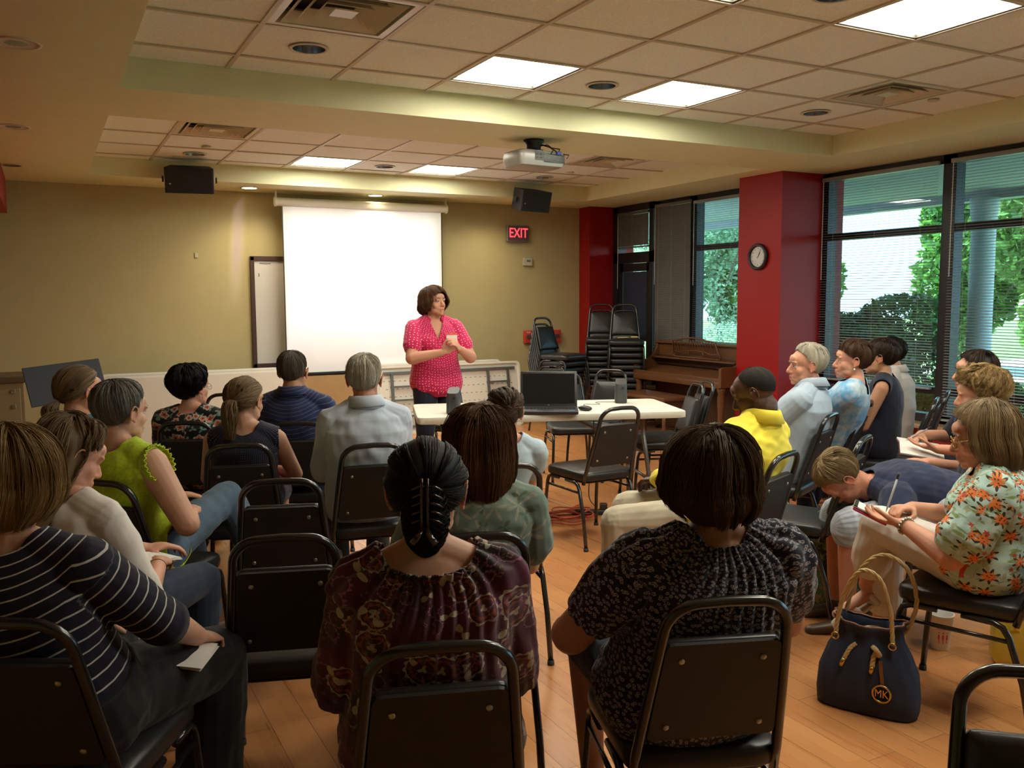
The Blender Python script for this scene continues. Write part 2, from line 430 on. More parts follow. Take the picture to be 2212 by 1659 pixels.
# ------------------------------------------------------------------ light panels, vents, downlights
M_panel = mat('panel_diffuser', (.9, .9, .88), .5, emit=((1, .97, .80), PANEL_LIGHT))
M_pframe = mat('panel_frame', (.06, .05, .04), .5)
def light_panel(x0, y0, label):
    o = thing('ceiling_light', label, 'ceiling light', (x0+S/2, y0+S/2, ZC), 0, 'square recessed ceiling light panels')
    fr = MB(); h = S/2-.014
    for a, b, c_, d_ in ((0, h, 2*h, .022), (0, -h, 2*h, .022), (h, 0, .022, 2*h), (-h, 0, .022, 2*h)):
        fr.box((a, b, .018), (c_+.01, d_+.0, .035))
    fr.build('frame', M_pframe, o)
    q = MB().box((0, 0, .022), (2*h-.03, 2*h-.03, .008)); q.build('diffuser', M_panel, o)
    MB().box((0, 0, .09), (2*h+.02, 2*h+.02, .06)).build('housing', M_pframe, o)
lab = {(2, 0): 'light panel left of the pair near the beam in the middle of the ceiling', (4, 0): 'light panel right of the pair near the beam in the middle of the ceiling',
       (4, -3): 'large light panel at the top right corner of the photo', (2, -3): 'light panel just cut off by the top edge of the photo',
       (0, -3): 'light panel overhead left behind the viewer', (2, -6): 'light panel overhead far behind the viewer', (4, -6): 'light panel overhead right, far behind the viewer', (6, -5): 'light panel overhead beyond the right edge'}
for i, j in LA: light_panel(GX+i*S, GY+j*S, lab[(i, j)])
lab = {(2, 2): 'far light panel above the left half of the projection screen', (4, 2): 'far light panel above the right edge of the projection screen',
       (4, -1): 'far light panel mostly hidden by the beam beside the projector', (2, -1): 'far light panel hidden behind the beam left of the projector'}
for i, j in LB: light_panel(.952+i*S, GYB+j*S, lab[(i, j)])
M_vent = mat('vent_enamel', (.62, .55, .42), .35, var=(9, .12)); M_void = mat('dark_void', (.02, .02, .02))
def vent(x0, y0, label):
    o = thing('ceiling_vent', label, 'vent', (x0+S/2, y0+S/2, ZC), 0, 'square stepped ceiling air diffusers')
    fr = MB(); h = S/2-.014
    def ring(h0, h1, z0, z1):
        vs = [(sx*h0, sy*h0, z0) for sx, sy in ((-1, -1), (1, -1), (1, 1), (-1, 1))]+[(sx*h1, sy*h1, z1) for sx, sy in ((-1, -1), (1, -1), (1, 1), (-1, 1))]
        vs += [(x, y, z+.004) for x, y, z in vs]
        fr.add(vs, [(i, (i+1) % 4, 4+(i+1) % 4, 4+i) for i in range(4)]+[(8+i, 12+i, 12+(i+1) % 4, 8+(i+1) % 4) for i in range(4)]+[(i, 8+i, 8+(i+1) % 4, (i+1) % 4) for i in range(4)]+[(4+i, 4+(i+1) % 4, 12+(i+1) % 4, 12+i) for i in range(4)])
    ring(h, h-.035, -.001, 0.0)
    ring(h-.035, h-.05, .0, .07)
    for k, (a, b) in enumerate(((.235, .185), (.175, .125), (.115, .07))): ring(a, b, .0, .045)
    fr.box((0, 0, .004), (.11, .11, .006))
    fr.build('diffuser_cone', M_vent, o)
    MB().box((0, 0, .10), (2*h, 2*h, .03)).build('duct', M_void, o)
vent(GX, GY-S, 'stepped air vent at the top of the photo, left of the middle'); vent(GX+6*S, GY-S, 'stepped air vent near the windows lit blue by daylight')
vent(.952, GYB, 'far stepped air vent above the black wall speaker on the left'); vent(.952+6*S, GYB, 'far stepped air vent to the right of the projector')
M_can = mat('can_steel', (.30, .33, .40), .22, .9); M_ring = mat('can_ring', (.60, .52, .40), .5)
M_canlit = mat('can_lamp', (.9, .85, .7), .4, emit=((1, .85, .55), 7.0))
M_white = mat('white_plastic', (.62, .58, .50), .45)
def downlight(x, y, z, label, r=.085, lit=False, inner=None):
    o = thing('downlight', label, 'downlight', (x, y, z), 0, 'round recessed downlights')
    MB().lathe([(r+.018, -.001), (r+.018, -.005), (r, -.006), (r, .0)], seg=28, cap=False).build('trim_ring', M_ring, o, True)
    mb = MB().lathe([(r, -.004), (r*.97, .02), (r*.80, .075), (r*.45, .105)] if (not lit and z > ZS+.01) else [(r, -.006), (r*.96, -.004), (r*.80, -.003), (r*.5, -.002)] if not lit else [(r, -.006), (r*.97, -.003)], seg=28, cap=False)
    mb.build('reflector', inner or M_can, o, True)
    zl = -.0055 if lit else (.100 if z > ZS+.01 else -.003)
    MB().lathe([(r*.99 if lit else r*.55, zl), (r*.3, zl), (0.0001, zl)], seg=28, cap=False).build('lamp', M_canlit if lit else M_can, o, True)
    return o
for x, y, l in ((1.295, 4.71, 'dark downlight beside the large vent at the top left'), (3.13, 4.71, 'dark downlight between the two middle light panels'), (4.96, 4.71, 'dark downlight below the vent near the windows'), (3.12, 2.87, 'dark downlight at the very top edge, right of the middle')):
    downlight(x, y, ZC-.0, l)
for x, y, l in ((1.27, 8.50, 'far dark downlight above the left wall speaker'), (3.07, 8.50, 'far dark downlight between the two far light panels'), (4.90, 8.50, 'far dark downlight above the right wall speaker')):
    downlight(x, y, ZC, l)
for x, y, l in ((1.93, 9.42, 'lit downlight over the wall left of the screen'), (3.32, 9.52, 'lit downlight just above the middle of the screen housing')):
    downlight(x, y, ZS, l, r=.075, lit=True)
downlight(-.05, 4.62, ZS, 'pale downlight nearest on the left soffit', inner=M_white)
downlight(-.12, 6.80, ZS, 'pale downlight in the middle of the left soffit', inner=M_white)
downlight(-.18, 8.70, ZS, 'black downlight hole at the far end of the left soffit', inner=M_void, r=.07)
for x, y, z, l in ((1.30, 8.05, ZC, 'small sprinkler cap near the far left vent'), (4.95, 8.05, ZC, 'small sprinkler cap left of the far right vent'), (5.35, 4.05, ZC, 'small round sprinkler cap right of the vent near the windows')):
    tag(MB().lathe([(.04, 0), (.04, -.006), (.03, -.010), (.0001, -.011)], (x, y, z-.003)).build('sprinkler_cap', M_ring, None, True), l, 'sprinkler', 'sprinkler caps on the ceiling')
def spot(x, y, z, tgt, e, ang, col=(1, .82, .52), blend=.6, size=.05):
    L = D.lights.new('wall_wash_spot', 'SPOT'); L.energy = e; L.spot_size = R(ang); L.spot_blend = blend; L.color = col; L.shadow_soft_size = size
    o = D.objects.new('wall_wash_spot', L); COL.objects.link(o); o.location = (x, y, z)
    o.rotation_euler = (V3(tgt)-V3((x, y, z))).to_track_quat('-Z', 'Y').to_euler(); return o
for x, e in ((1.93, 17), (3.32, 16), (4.75, 13)):  # last one has no fixture, added to brighten the wall right of the screen
    spot(x, 9.30, ZS-.02, (x, 9.55, 0), e, 125, blend=.9)
# ================================================================== stacking chairs
M_vinyl = mat('black_vinyl', (.014, .014, .014), .36, spec=.5, bump=(90, .12, .002))
M_vinylb = mat('vinyl_back_board', (.016, .0145, .013), .55, bump=(200, .15, .001))
M_tube = mat('black_enamel_tube', (.014, .014, .015), .22, spec=.6, coat=.3)
M_bolt = mat('chair_bolt', (.45, .42, .36), .28, .9)
M_foot = mat('rubber_foot', (.02, .02, .02), .7)
def cushion(poly, z0, z1, crown=.012, inset=.014, n=6):
    """padded slab over a convex outline, domed top"""
    cx = sum(p[0] for p in poly)/len(poly); cy = sum(p[1] for p in poly)/len(poly)
    vs = []; fs = []; m = len(poly)
    rings = [(1-inset*1.5, z0), (1.0-.01, z0+.006), (1.0, z0+(z1-z0)*.5), (.985, z1-.008), (.955, z1-.001), (.85, z1+crown*.35), (.6, z1+crown*.8), (.3, z1+crown)]
    for s_, z in rings:
        for x, y in poly: vs.append((cx+(x-cx)*s_, cy+(y-cy)*s_, z))
    vs.append((cx, cy, z1+crown*1.05))
    for i in range(len(rings)-1):
        for k in range(m):
            k2 = (k+1) % m; fs.append((i*m+k, i*m+k2, (i+1)*m+k2, (i+1)*m+k))
    L = (len(rings)-1)*m
    for k in range(m): fs.append((L+k, L+(k+1) % m, len(vs)-1))
    fs.append(tuple(range(m))[::-1]); return vs, fs
def rounded(pts, r, n=5):
    out = []; m = len(pts)
    for i in range(m):
        p = V3((*pts[i], 0)); a = (V3((*pts[i-1], 0))-p).normalized(); b = (V3((*pts[(i+1) % m], 0))-p).normalized()
        for k in range(n+1):
            t = k/n; q = (p+a*r)*(1-t)**2+p*2*t*(1-t)+(p+b*r)*t*t
            out.append((q.x, q.y))
    return out
# back plane: local (s across, t up the back) -> world of the chair
BK0 = V3((0, -.175, .415)); BKU = V3((0, -.135, .435)).normalized(); BKN = V3((0, BKU.z, -BKU.y))
def bk(s, t, d=0.0): return BK0+V3((s, 0, 0))+BKU*t+BKN*d
BKL = .455
def half_w(t): return .172-.040*(t/BKL)**1.1
def chair_parts():
    """returns list of (name, mesh, material, kids)"""
    out = []
    seat = rounded([(-.205, .225), (.205, .225), (.185, -.195), (-.185, -.195)], .07)
    mb = MB(); mb.add(*cushion(seat, .405, .455, .018)); out.append(('seat', mb, M_vinyl, True))
    mb = MB(); mb.add(*cushion([(x*.93, y*.93) for x, y in seat], .392, .404, .001)); out.append(('seat_pan', mb, M_vinylb, True))
    # back frame loop
    pts = []; tt = BKL-.075
    for k in range(7): t = -.03+(tt+.03)*k/6; pts.append(bk(-half_w(max(t, 0)), t))
    wtop = half_w(tt)
    for a in range(1, 9):
        an = R(180-a*10); pts.append(bk(-wtop+.075+.075*math.cos(an), tt+.075*math.sin(an)))
    pts.append(bk(-wtop+.075, BKL)); pts.append(bk(0, BKL+.003))
    full = pts+[V3((-p.x, p.y, p.z)) for p in pts[:-1][::-1]]
    mb = MB().tube(full, .0125, 10); out.append(('back_frame', mb, M_tube, True))
    # panel
    T = Matrix((( 1, 0, 0, 0), (0, BKU.y, BKN.y, BK0.y), (0, BKU.z, BKN.z, BK0.z), (0, 0, 0, 1)))
    t0, t1 = .085, .355
    pan = rounded([(-half_w(t0)+.012, t0), (half_w(t0)-.012, t0), (half_w(t1)-.010, t1), (-half_w(t1)+.010, t1)], .018, 3)
    mb = MB(); mb.add(*cushion(pan, .002, .026, .012), M=T); out.append(('back_cushion', mb, M_vinyl, True))
    mb = MB(); mb.prism([(x*.99, t0+.002+(y-t0)*.985) for x, y in pan], -.008, .002, T); out.append(('back_board', mb, M_vinylb, False))
    for sx in (-1, 1):
        for t in (t0+.04, t1-.045):
            mb = MB().lathe([(.0075, 0), (.0075, .002), (.005, .0045), (.0001, .005)], bk(sx*(half_w(t)-.052), t, -.0075), 12, -BKN)
            out.append(('bolt', mb, M_bolt, True))
    for sx in (-1, 1):
        f = [V3((sx*.205, .235, .012)), V3((sx*.197, .222, .2)), V3((sx*.19, .205, .352)), V3((sx*.188, .195, .378)), V3((sx*.187, .17, .390)), V3((sx*.187, .08, .392))]
        out.append(('leg', MB().tube(f, .0115, 8), M_tube, True))
        b = [V3((sx*.200, -.235, .012)), V3((sx*.196, -.20, .2)), V3((sx*.190, -.15, .35)), V3((sx*.188, -.13, .378)), V3((sx*.187, -.10, .390)), V3((sx*.187, .0, .392))]
        out.append(('leg', MB().tube(b, .0115, 8), M_tube, True))
        out.append(('side_rail', MB().tube([(sx*.190, .198, .335), (sx*.192, -.155, .335)], .008, 8, flat=(1, 1)), M_tube, True))
        out.append(('glide', MB().lathe([(.014, 0), (.015, .004), (.014, .02), (.0001, .021)], (sx*.205, .235, 0), 12), M_foot, True))
        out.append(('glide', MB().lathe([(.014, 0), (.015, .004), (.014, .02), (.0001, .021)], (sx*.200, -.235, 0), 12), M_foot, True))
    return out
_CH = [(n, D.objects.new('tmp', None), mb, m, sm) for n, mb, m, sm in []]
_chair_mesh = []
for n_, mb_, m_, sm_ in chair_parts():
    me = D.meshes.new(n_); me.from_pydata(mb_.v, [], mb_.f); me.update(); fixn(me)
    if sm_: me.polygons.foreach_set('use_smooth', [True]*len(me.polygons))
    me.materials.append(m_); _chair_mesh.append((n_, me))
def chair(label, x, y, deg, group='black stacking chairs of the audience', z=0, keep=None, rot=None):
    o = thing('stacking_chair', label, 'chair', (x, y, z), R(deg-90), group, rot)
    for n, me in _chair_mesh:
        if keep and n not in keep: continue
        c = D.objects.new(n, me); COL.objects.link(c); c.parent = o
    return o
CH = {}
def chair_loop(key, lx, ly, deg, label, **k):
    """place by the middle of the back loop's top"""
    d = R(deg); x, y = lx+.325*math.cos(d), ly+.325*math.sin(d)
    CH[key] = (x, y, deg); return chair(label, x, y, deg, **k)
CH['C1'] = (2.96, 4.56, 92)
chair('empty black chair in front of the white table, seen from behind on open floor', 2.96, 4.56, 92, 'empty chairs')
chair_loop('C2', 1.26, 1.39, 70, 'black chair in the foreground under the person in the navy floral blouse')
chair_loop('C3', .62, 1.457, 72, 'black chair in the foreground under the person in the burgundy paisley blouse')
chair_loop('C4', -.12, 2.0, 62, 'black chair at the bottom left corner under the person in the striped top')
chair_loop('C6', .54, 2.36, 72, 'nearer of the two empty black chairs left of the burgundy blouse', group='empty chairs')
chair_loop('C7', .71, 3.12, 72, 'farther of the two empty black chairs, beside the raised denim knee', group='empty chairs')
chair_loop('C8', .73, 3.99, 74, 'black chair under the person with the blonde ponytail')
chair_loop('C9', .62, 4.89, 66, 'black chair behind the person in the black floral blouse')
chair_loop('C10', 1.14, 4.57, 66, 'black chair under the person in the navy striped polo')
chair_loop('C11', 1.26, 3.70, 80, 'black chair under the white haired person in the light blue shirt')
chair_loop('C12', .12, 3.43, 52, 'black chair under the grey haired person in lime green')
chair("black chair hidden under the person in the white blouse", .105, 2.955, 54)
chair("black chair hidden under the person with the turquoise earring", .16, 4.375, 54)
chair_loop('C18', 1.01, 2.12, 72, 'black chair under the person in the green bamboo print top')
chair_loop('C12b', 1.55, 2.98, 76, 'black chair under the person in pale blue with pinned up hair')
chair_loop('C13', 2.68, 2.63, 112, 'black chair under the person in the yellow shirt')
chair_loop('C14', 3.80, 3.41, 116, 'black chair under the white haired person in the pale blue polo')
chair_loop('C15', 4.45, 3.72, 118, 'black chair under the person in the tie dye top')
chair("black chair under the dark haired person in navy by the window", 4.76, 3.88, 122)
chair("black chair under the person in beige nearest the window", 5.20, 4.12, 122)
chair("empty black chair between the yellow shirt and the pale blue polo", 3.15, 3.05, 118, "empty chairs")
# ================================================================== front of the room
M_plas = mat('folding_table_plastic', (.70, .68, .60), .5, bump=(60, .1, .002), var=(3, .05))
M_grey = mat('grey_steel_tube', (.17, .16, .15), .4, .6)
M_blk = mat('black_plastic', (.016, .016, .017), .42)
M_scr = mat('laptop_screen', (.008, .009, .011), .12)
def frame_M(o, ex, ey, ez=None):
    ex = V3(ex).normalized(); ey = V3(ey); ey = (ey-ex*ey.dot(ex)).normalized(); ez = ex.cross(ey)
    return Matrix(((ex.x, ey.x, ez.x, o[0]), (ex.y, ey.y, ez.y, o[1]), (ex.z, ey.z, ez.z, o[2]), (0, 0, 0, 1)))
# ---- folding table in use
A_, B_ = V3((2.075, 5.22, 0)), V3((3.763, 4.63, 0))
tx = (B_-A_).normalized(); ang = math.atan2(tx.y, tx.x); ctr = (A_+B_)/2+V3((-tx.y, tx.x, 0))*.38
T1 = thing('folding_table', 'white folding table with the laptop and two small speakers on it', 'table', (ctr.x, ctr.y, 0), ang)
def tabletop(L=1.80, Wd=.76, th=.045):
    o = rounded([(-L/2, -Wd/2), (L/2, -Wd/2), (L/2, Wd/2), (-L/2, Wd/2)], .05, 5)
    mb = MB(); m = len(o); vs = []; fs = []
    for s_, z in ((.9, -.01), (.992, -th), (1.0, -th+.004), (1.0, -.006), (.996, -.001), (.985, 0)):
        for x, y in o: vs.append((x*s_ if s_ > .95 else x*.97, y*s_ if s_ > .95 else y*.94, z))
    for i in range(5):
        for k in range(m): k2 = (k+1) % m; fs.append((i*m+k, i*m+k2, (i+1)*m+k2, (i+1)*m+k))
    fs.append(tuple(range(m))[::-1]); fs.append(tuple(5*m+k for k in range(m)))
    return mb.add(vs, fs)
tt_ = tabletop(); tt_.v = [(x, y, z+.74) for x, y, z in tt_.v]; tt_.build('tabletop', M_plas, T1, 'auto')
for sx in (-1, 1):
    for sy in (-1, 1):
        MB().tube([(sx*.62, sy*.24, .69), (sx*.66, sy*.25, .40), (sx*.68, sy*.27, .22), (sx*.70, sy*.33, .06), (sx*.70, sy*.34, .0)], .0145, 10).build('leg', M_grey, T1, True)
    MB().tube([(sx*.675, -.265, .26), (sx*.675, .265, .26)], .011, 8).build('cross_bar', M_grey, T1, True)
    MB().tube([(sx*.665, 0, .43), (sx*.15, 0, .685)], .009, 8).build('brace', M_grey, T1, True)
    MB().tube([(sx*.66, -.25, .43), (sx*.66, .25, .43)], .008, 8).build('cross_bar', M_grey, T1, True)
# ---- laptop
LP = thing('laptop', 'open black laptop on the white table', 'laptop', (2.93, 5.03, .741), R(-30))
bx = MB().box((0, 0, .014), (.385, .26, .024), bev=.006); bx.build('base', mat('laptop_body', (.03, .03, .032), .4), LP, 'auto')
kb = MB()
for i in range(15):
    for j in range(5): kb.box((-.165+i*.0235, .075-j*.022, .0272), (.0195, .018, .003))
kb.build('keyboard', M_blk, LP); MB().box((-.02, -.085, .0266), (.11, .07, .0015)).build('touchpad', mat('touchpad', (.02, .02, .02), .3), LP)
lm = Matrix.Translation((0, .128, .022)) @ Matrix.Rotation(R(-14), 4, 'X')
MB().box((0, .0, .12), (.385, .010, .25), bev=.004, M=lm).build('lid', mat('laptop_lid', (.022, .022, .024), .35), LP, 'auto')
MB().box((0, -.0062, .125), (.352, .001, .205), M=lm).build('screen', M_scr, LP)
text('maker_logo', 'hp', .012, mat('logo_silver', (.6, .6, .6), .3, .5), lm @ frame_M((0, -.0075, .012), (1, 0, 0), (0, 0, 1)), LP)
MB().box((.15, -.11, .0268), (.03, .022, .0008)).build('sticker', mat('blue_sticker', (.03, .25, .7), .4), LP)
tag(MB().box((-.205, -.09, .012), (.03, .014, .007), bev=.002).build('usb_stick', mat('lime_plastic', (.25, .7, .12), .4)), 'lime green usb stick in the left side of the laptop', 'usb stick')
D.objects['usb_stick'].location = LP.location; D.objects['usb_stick'].rotation_euler = LP.rotation_euler
# ---- desktop speakers
def desk_speaker(x, y, rz, label, h=.155):
    o = thing('desktop_speaker', label, 'speaker', (x, y, .741), rz, 'small black desktop speakers')
    ol = rounded([(-.045, -.05), (.045, -.05), (.045, .05), (-.045, .05)], .03, 5)
    mb = MB(); m = len(ol); vs = []; fs = []
    for s_, z in ((.9, 0), (.92, .004), (1, .01), (.97, h*.5), (.93, h-.012), (.86, h)):
        for px_, py_ in ol: vs.append((px_*s_, py_*s_, z+(.018*(py_/.05) if z > h*.9 else 0)))
    for i in range(5):
        for k in range(m): k2 = (k+1) % m; fs.append((i*m+k, i*m+k2, (i+1)*m+k2, (i+1)*m+k))
    fs += [tuple(range(m))[::-1], tuple(5*m+k for k in range(m))]
    mb.add(vs, fs).build('cabinet', mat('speaker_grey', (.045, .047, .05), .45, bump=(300, .2, .001)), o, 'auto')
    MB().lathe([(.010, 0), (.010, .002), (.006, .002), (.006, -.001), (.0001, -.001)], (.012, -.0495, h*.72), 16, (0, -1, 0)).build('port', M_blk, o, True)
    return o
desk_speaker(2.36, 5.30, R(-35), 'black desktop speaker at the left end of the white table'); desk_speaker(3.655, 5.24, R(-35), 'dark grey desktop speaker right of the laptop with a cord')
MO = tag(MB().ell((0, 0, .016), (.030, .055, .018)).build('computer_mouse', M_blk, None, True), 'black mouse at the right front corner of the laptop', 'mouse'); MO.location = (3.19, 4.99, .741); MO.rotation_euler = (0, 0, R(20))
def cord(pts, r, m, name, label, cat='cord', group=None, n=8):
    p = [V3(q) for q in pts]; out = []
    for i in range(len(p)-1):
        a, b, c, d = p[max(i-1, 0)], p[i], p[i+1], p[min(i+2, len(p)-1)]
        for k in range(n):
            t = k/n; out.append(.5*((2*b)+(c-a)*t+(2*a-5*b+4*c-d)*t*t+(3*b-3*c+d-a)*t**3))
    out.append(p[-1]); o = MB().tube(out, r, 6).build(name, m, None, True)
    return tag(o, label, cat, group)
cord([(3.63, 5.27, .745), (3.5, 5.33, .744), (3.46, 5.22, .744), (3.36, 5.27, .744), (3.30, 5.16, .744), (3.22, 5.20, .744), (3.17, 5.27, .744), (3.09, 5.24, .75), (3.05, 5.17, .752)], .0018, M_blk, 'speaker_cord', 'thin dark cord curling across the table from the right speaker')
cord([(3.19, 5.04, .757), (3.17, 5.12, .746), (3.13, 5.16, .745), (3.09, 5.17, .75), (3.06, 5.13, .755)], .002, M_blk, 'mouse_cord', 'short black cord from the mouse to the back of the laptop')
# ---- floor cables
M_orange = mat('orange_cord', (.45, .075, .03), .45); M_wcord = mat('white_cord', (.6, .52, .42), .5)
pts = []
for k in range(150):
    a = k*.21; r_ = .13+.03*math.sin(k*.37)+.015*math.sin(k*.9); pts.append((3.05+r_*1.25*math.cos(a), 5.0+r_*math.sin(a)*.95, .007+.0004*k+.004*math.sin(k*.8)))
cord(pts+[(3.2, 5.2, .02), (3.4, 5.35, .006)], .0048, M_orange, 'extension_cord', 'coiled orange extension cord on the floor under the table', n=2)
cord([(2.80, 5.25, .004), (2.98, 5.14, .004), (3.05, 5.20, .004), (3.02, 5.34, .02), (3.12, 5.45, .05), (3.22, 5.35, .02), (3.28, 5.16, .008), (3.36, 5.08, .014)], .004, M_wcord, 'white_cord', 'pale looping cord on the floor beside the orange coil')
cord([(2.70, 5.42, .004), (2.85, 5.3, .006), (2.95, 5.12, .01), (3.08, 4.98, .016), (3.25, 5.05, .014), (3.33, 5.06, .02)], .0035, M_blk, 'black_cord', 'black cord lying over the orange coil')
cord([(3.40, 5.20, .70), (3.37, 5.18, .4), (3.33, 5.16, .12), (3.36, 5.12, .035)], .0035, M_blk, 'laptop_power_cord', 'black cord hanging from the table down to the power strip')
cord([(3.44, 5.08, .012), (3.6, 5.14, .004), (3.72, 5.30, .004), (3.95, 5.38, .004), (4.2, 5.6, .004)], .003, M_blk, 'floor_cord', 'thin black cord trailing to the right from the power strip')
PS = thing('power_strip', 'black power strip with a plug on the floor by the orange coil', 'power strip', (3.28, 5.06, 0), R(-25))
MB().box((0, 0, .018), (.26, .05, .032), bev=.006).build('strip_body', M_blk, PS, 'auto'); MB().box((.09, 0, .056), (.05, .045, .045), bev=.005).build('plug', M_blk, PS, 'auto')
for k in range(4): MB().box((-.10+k*.045, 0, .0345), (.022, .028, .002)).build('socket', mat('socket_dark', (.05, .05, .05), .5), PS)
# ---- empty chairs around the table
chair('rightmost black chair of the nested pair at the right end of the table', 4.16, 5.33, 160, 'chairs around the table')
chair('black chair of the nested pair at the right end of the table, left one', 3.99, 5.24, 160, 'chairs around the table')
chair('black chair behind the table between the laptop and the right speaker', 3.83, 6.20, 250, 'chairs around the table')
chair('black chair behind the table directly behind the right speaker', 4.20, 6.35, 215, 'chairs around the table')
chair('black chair behind the standing person by the leaning tables', 3.05, 6.9, 262, 'chairs around the table')
chair('black chair at the far left behind the curly haired woman', .98, 5.95, 250, 'chairs around the table')
chair('black chair facing sideways left of the black floral blouse', .38, 5.55, 20, 'chairs around the table')
# ---- music stand
ms = thing('music_stand', 'black music stand with a tilted slate grey desk at the left', 'music stand', (.10, 6.30, 0), R(14))
MB().box((0, 0, .0), (.46, .010, .26), rot=(R(-22), R(-5), 0), bev=.004, M=Matrix.Translation((0, 0, .98))).build('desk', mat('stand_desk', (.035, .042, .055), .6), ms)
MB().tube([(0, .03, .95), (0, .03, .1)], .011, 8).build('pole', M_blk, ms, True)
for a in (90, 210, 330): MB().tube([(0, .03, .14), (.28*math.cos(R(a)), .03+.28*math.sin(R(a)), .01)], .009, 8).build('leg', M_blk, ms, True)
# ---- cabinet at far left
cb = thing('metal_cabinet', 'low beige metal cabinet at the left edge with small fittings', 'cabinet', (-.62, 8.25, 0), 0)
MB().box((0, 0, .43), (.9, .55, .86), bev=.01).build('body', mat('cabinet_metal', (.30, .22, .12), .35, .4), cb); MB().box((0, 0, .88), (.94, .59, .05), bev=.01).build('worktop', mat('cabinet_top', (.10, .065, .035), .4), cb)
for k in range(2): MB().box((-.2+.42*k, -.28, .45), (.40, .012, .72), bev=.004).build('door', mat('cabinet_door', (.33, .26, .16), .35, .4), cb)
for k in range(3): MB().box((.37, -.295, .55+.12*k), (.03, .02, .03), bev=.004).build('latch', M_bolt, cb)
# ---- folding tables leaning on the front wall
def lean_table(x0, x1, y, tilt, label, under_side=True, zoff=0.0):
    L = x1-x0; W_ = .765; o = thing('folding_table', label, 'table', ((x0+x1)/2, y, zoff), 0, 'white folding tables leaning on the front wall', (R(tilt), 0, 0))
    # local: x along, z up the leaning table, y depth (+ = towards wall)
    ol = rounded([(-L/2, 0), (L/2, 0), (L/2, W_), (-L/2, W_)], .06, 5)
    mb = MB(); TM = Matrix(((1, 0, 0, 0), (0, 0, 1, 0), (0, 1, 0, 0), (0, 0, 0, 1)))
    if under_side:
        m = len(ol); vs = []; fs = []; cz = W_/2
        for sx, d in ((1, .045), (1, -.006), (.975, -.006), (.965, .012)):
            for x, z in ol: vs.append((x*sx if sx == 1 else x-(.035 if x > 0 else -.035)*(1 if sx < .97 else .6), d, z if sx == 1 else cz+(z-cz)*(.90 if sx < .97 else .94)))
        for i in range(3):
            for k in range(m): k2 = (k+1) % m; fs.append((i*m+k, i*m+k2, (i+1)*m+k2, (i+1)*m+k))
        fs += [tuple(range(m)), tuple(3*m+k for k in range(m))]
        mb.add(vs, fs); mb.build('tabletop', M_plas, o, 'auto')
        d = MB(); nx = int((L-.12)/.062)
        for i in range(nx):
            for j in range(8):
                d.ell((-L/2+.09+i*.062+(.03 if j % 2 else 0), .012, .07+j*.088), (.014, .006, .006), seg=8, rings=4)
        d.build('honeycomb_dimples', mat('dimple_plastic', (.42, .40, .36), .5), o, True)['kind'] = 'stuff'
        for z in (.685, .08): MB().box((0, -.004, z), (L-.16, .022, .028)).build('rail', M_grey, o)
        for x in (-L*.33, L*.33):
            for dx in (-.13, .13) if L > 1.6 else (0,): MB().box((x+dx, -.016, W_/2), (.028, .02, W_-.18)).build('folded_leg', M_grey, o)
            for z in (.20, .38, .53): MB().box((x, -.014, z), (.30, .018, .022)).build('leg_cross_bar', M_grey, o)
        MB().box((-L*.43, -.006, .13), (.07, .004, .05)).build('warning_sticker', mat('yellow_sticker', (.65, .55, .03), .5), o)
    else:
        mb.prism(ol, 0, .045, TM); mb.build('tabletop', M_plas, o)
        MB().prism([(x*.97, .02+z*.95) for x, z in ol], -.003, .0, TM).build('table_face', mat('table_face_grey', (.60, .55, .47), .55), o)
    return o
lean_table(3.18, 4.97, 9.12, -8, 'white folding table leaning with its dimpled underside out, right of the screen')
lean_table(3.02, 4.83, 9.32, -10, 'white folding table leaning behind the one with its underside out', False, .015)
lean_table(.55, 2.35, 9.25, -9, 'white folding table leaning face out under the whiteboard at the left', False)
lean_table(.45, 2.2, 9.40, -9, 'white folding table behind the one under the whiteboard', False, .02)
tag(MB().box((0, 0, .34), (.95, .03, .68)).build('plywood_board', mat('plywood', (.33, .20, .08), .6, var=(6, .2))), 'brown board leaning under the screen between the folding tables', 'board')
D.objects['plywood_board'].location = (2.72, 9.30, 0); D.objects['plywood_board'].rotation_euler = (R(-6), 0, 0)
# ---- whiteboard, screen
wb = thing('whiteboard', 'whiteboard with a brown frame, half behind the projection screen', 'whiteboard', (2.88, 9.78, 1.36), 0)
MB().box((0, 0, 0), (1.76, .02, 1.16)).build('board', mat('whiteboard_face', (.62, .60, .56), .25), wb)
fr = MB()
for a, b, c, d in ((0, .58, 1.80, .05), (0, -.58, 1.80, .05), (-.88, 0, .045, 1.2), (.88, 0, .045, 1.2)): fr.box((a, -.012, b), (c, .03, d), bev=.004)
fr.build('frame', mat('dark_wood_frame', (.055, .022, .015), .4), wb)
sm = MB().tube([(-.81, -.0125, .42), (-.808, -.0125, .40), (-.811, -.0125, .385)], .006, 5).tube([(-.80, -.0125, .53), (-.73, -.0125, .525), (-.68, -.0125, .53)], .004, 5); sm.build('marker_smudge', mat('smudge', (.25, .24, .22), .6), wb)
ps = thing('projection_screen', 'white pull down projection screen lit by the projector', 'screen', (3.20, 9.50, 0), 0)
M_screen = mat('screen_fabric', (.86, .86, .86), .8)
sv = []; sf = []; nx_, nz_ = 30, 24
x0, x1, zb, zt = -.915, .90, .70, 2.50
for i in range(nx_+1):
    for j in range(nz_+1):
        u, v = i/nx_, j/nz_; wv = .006*math.sin(u*9+v*3)*(1-v)+.004*math.sin(u*23+v*5)*(1-v)
        sv.append((x0+(x1-x0)*u, wv, zb+(zt-zb)*v))
for i in range(nx_):
    for j in range(nz_): a = i*(nz_+1)+j; sf.append((a, a+nz_+1, a+nz_+2, a+1))
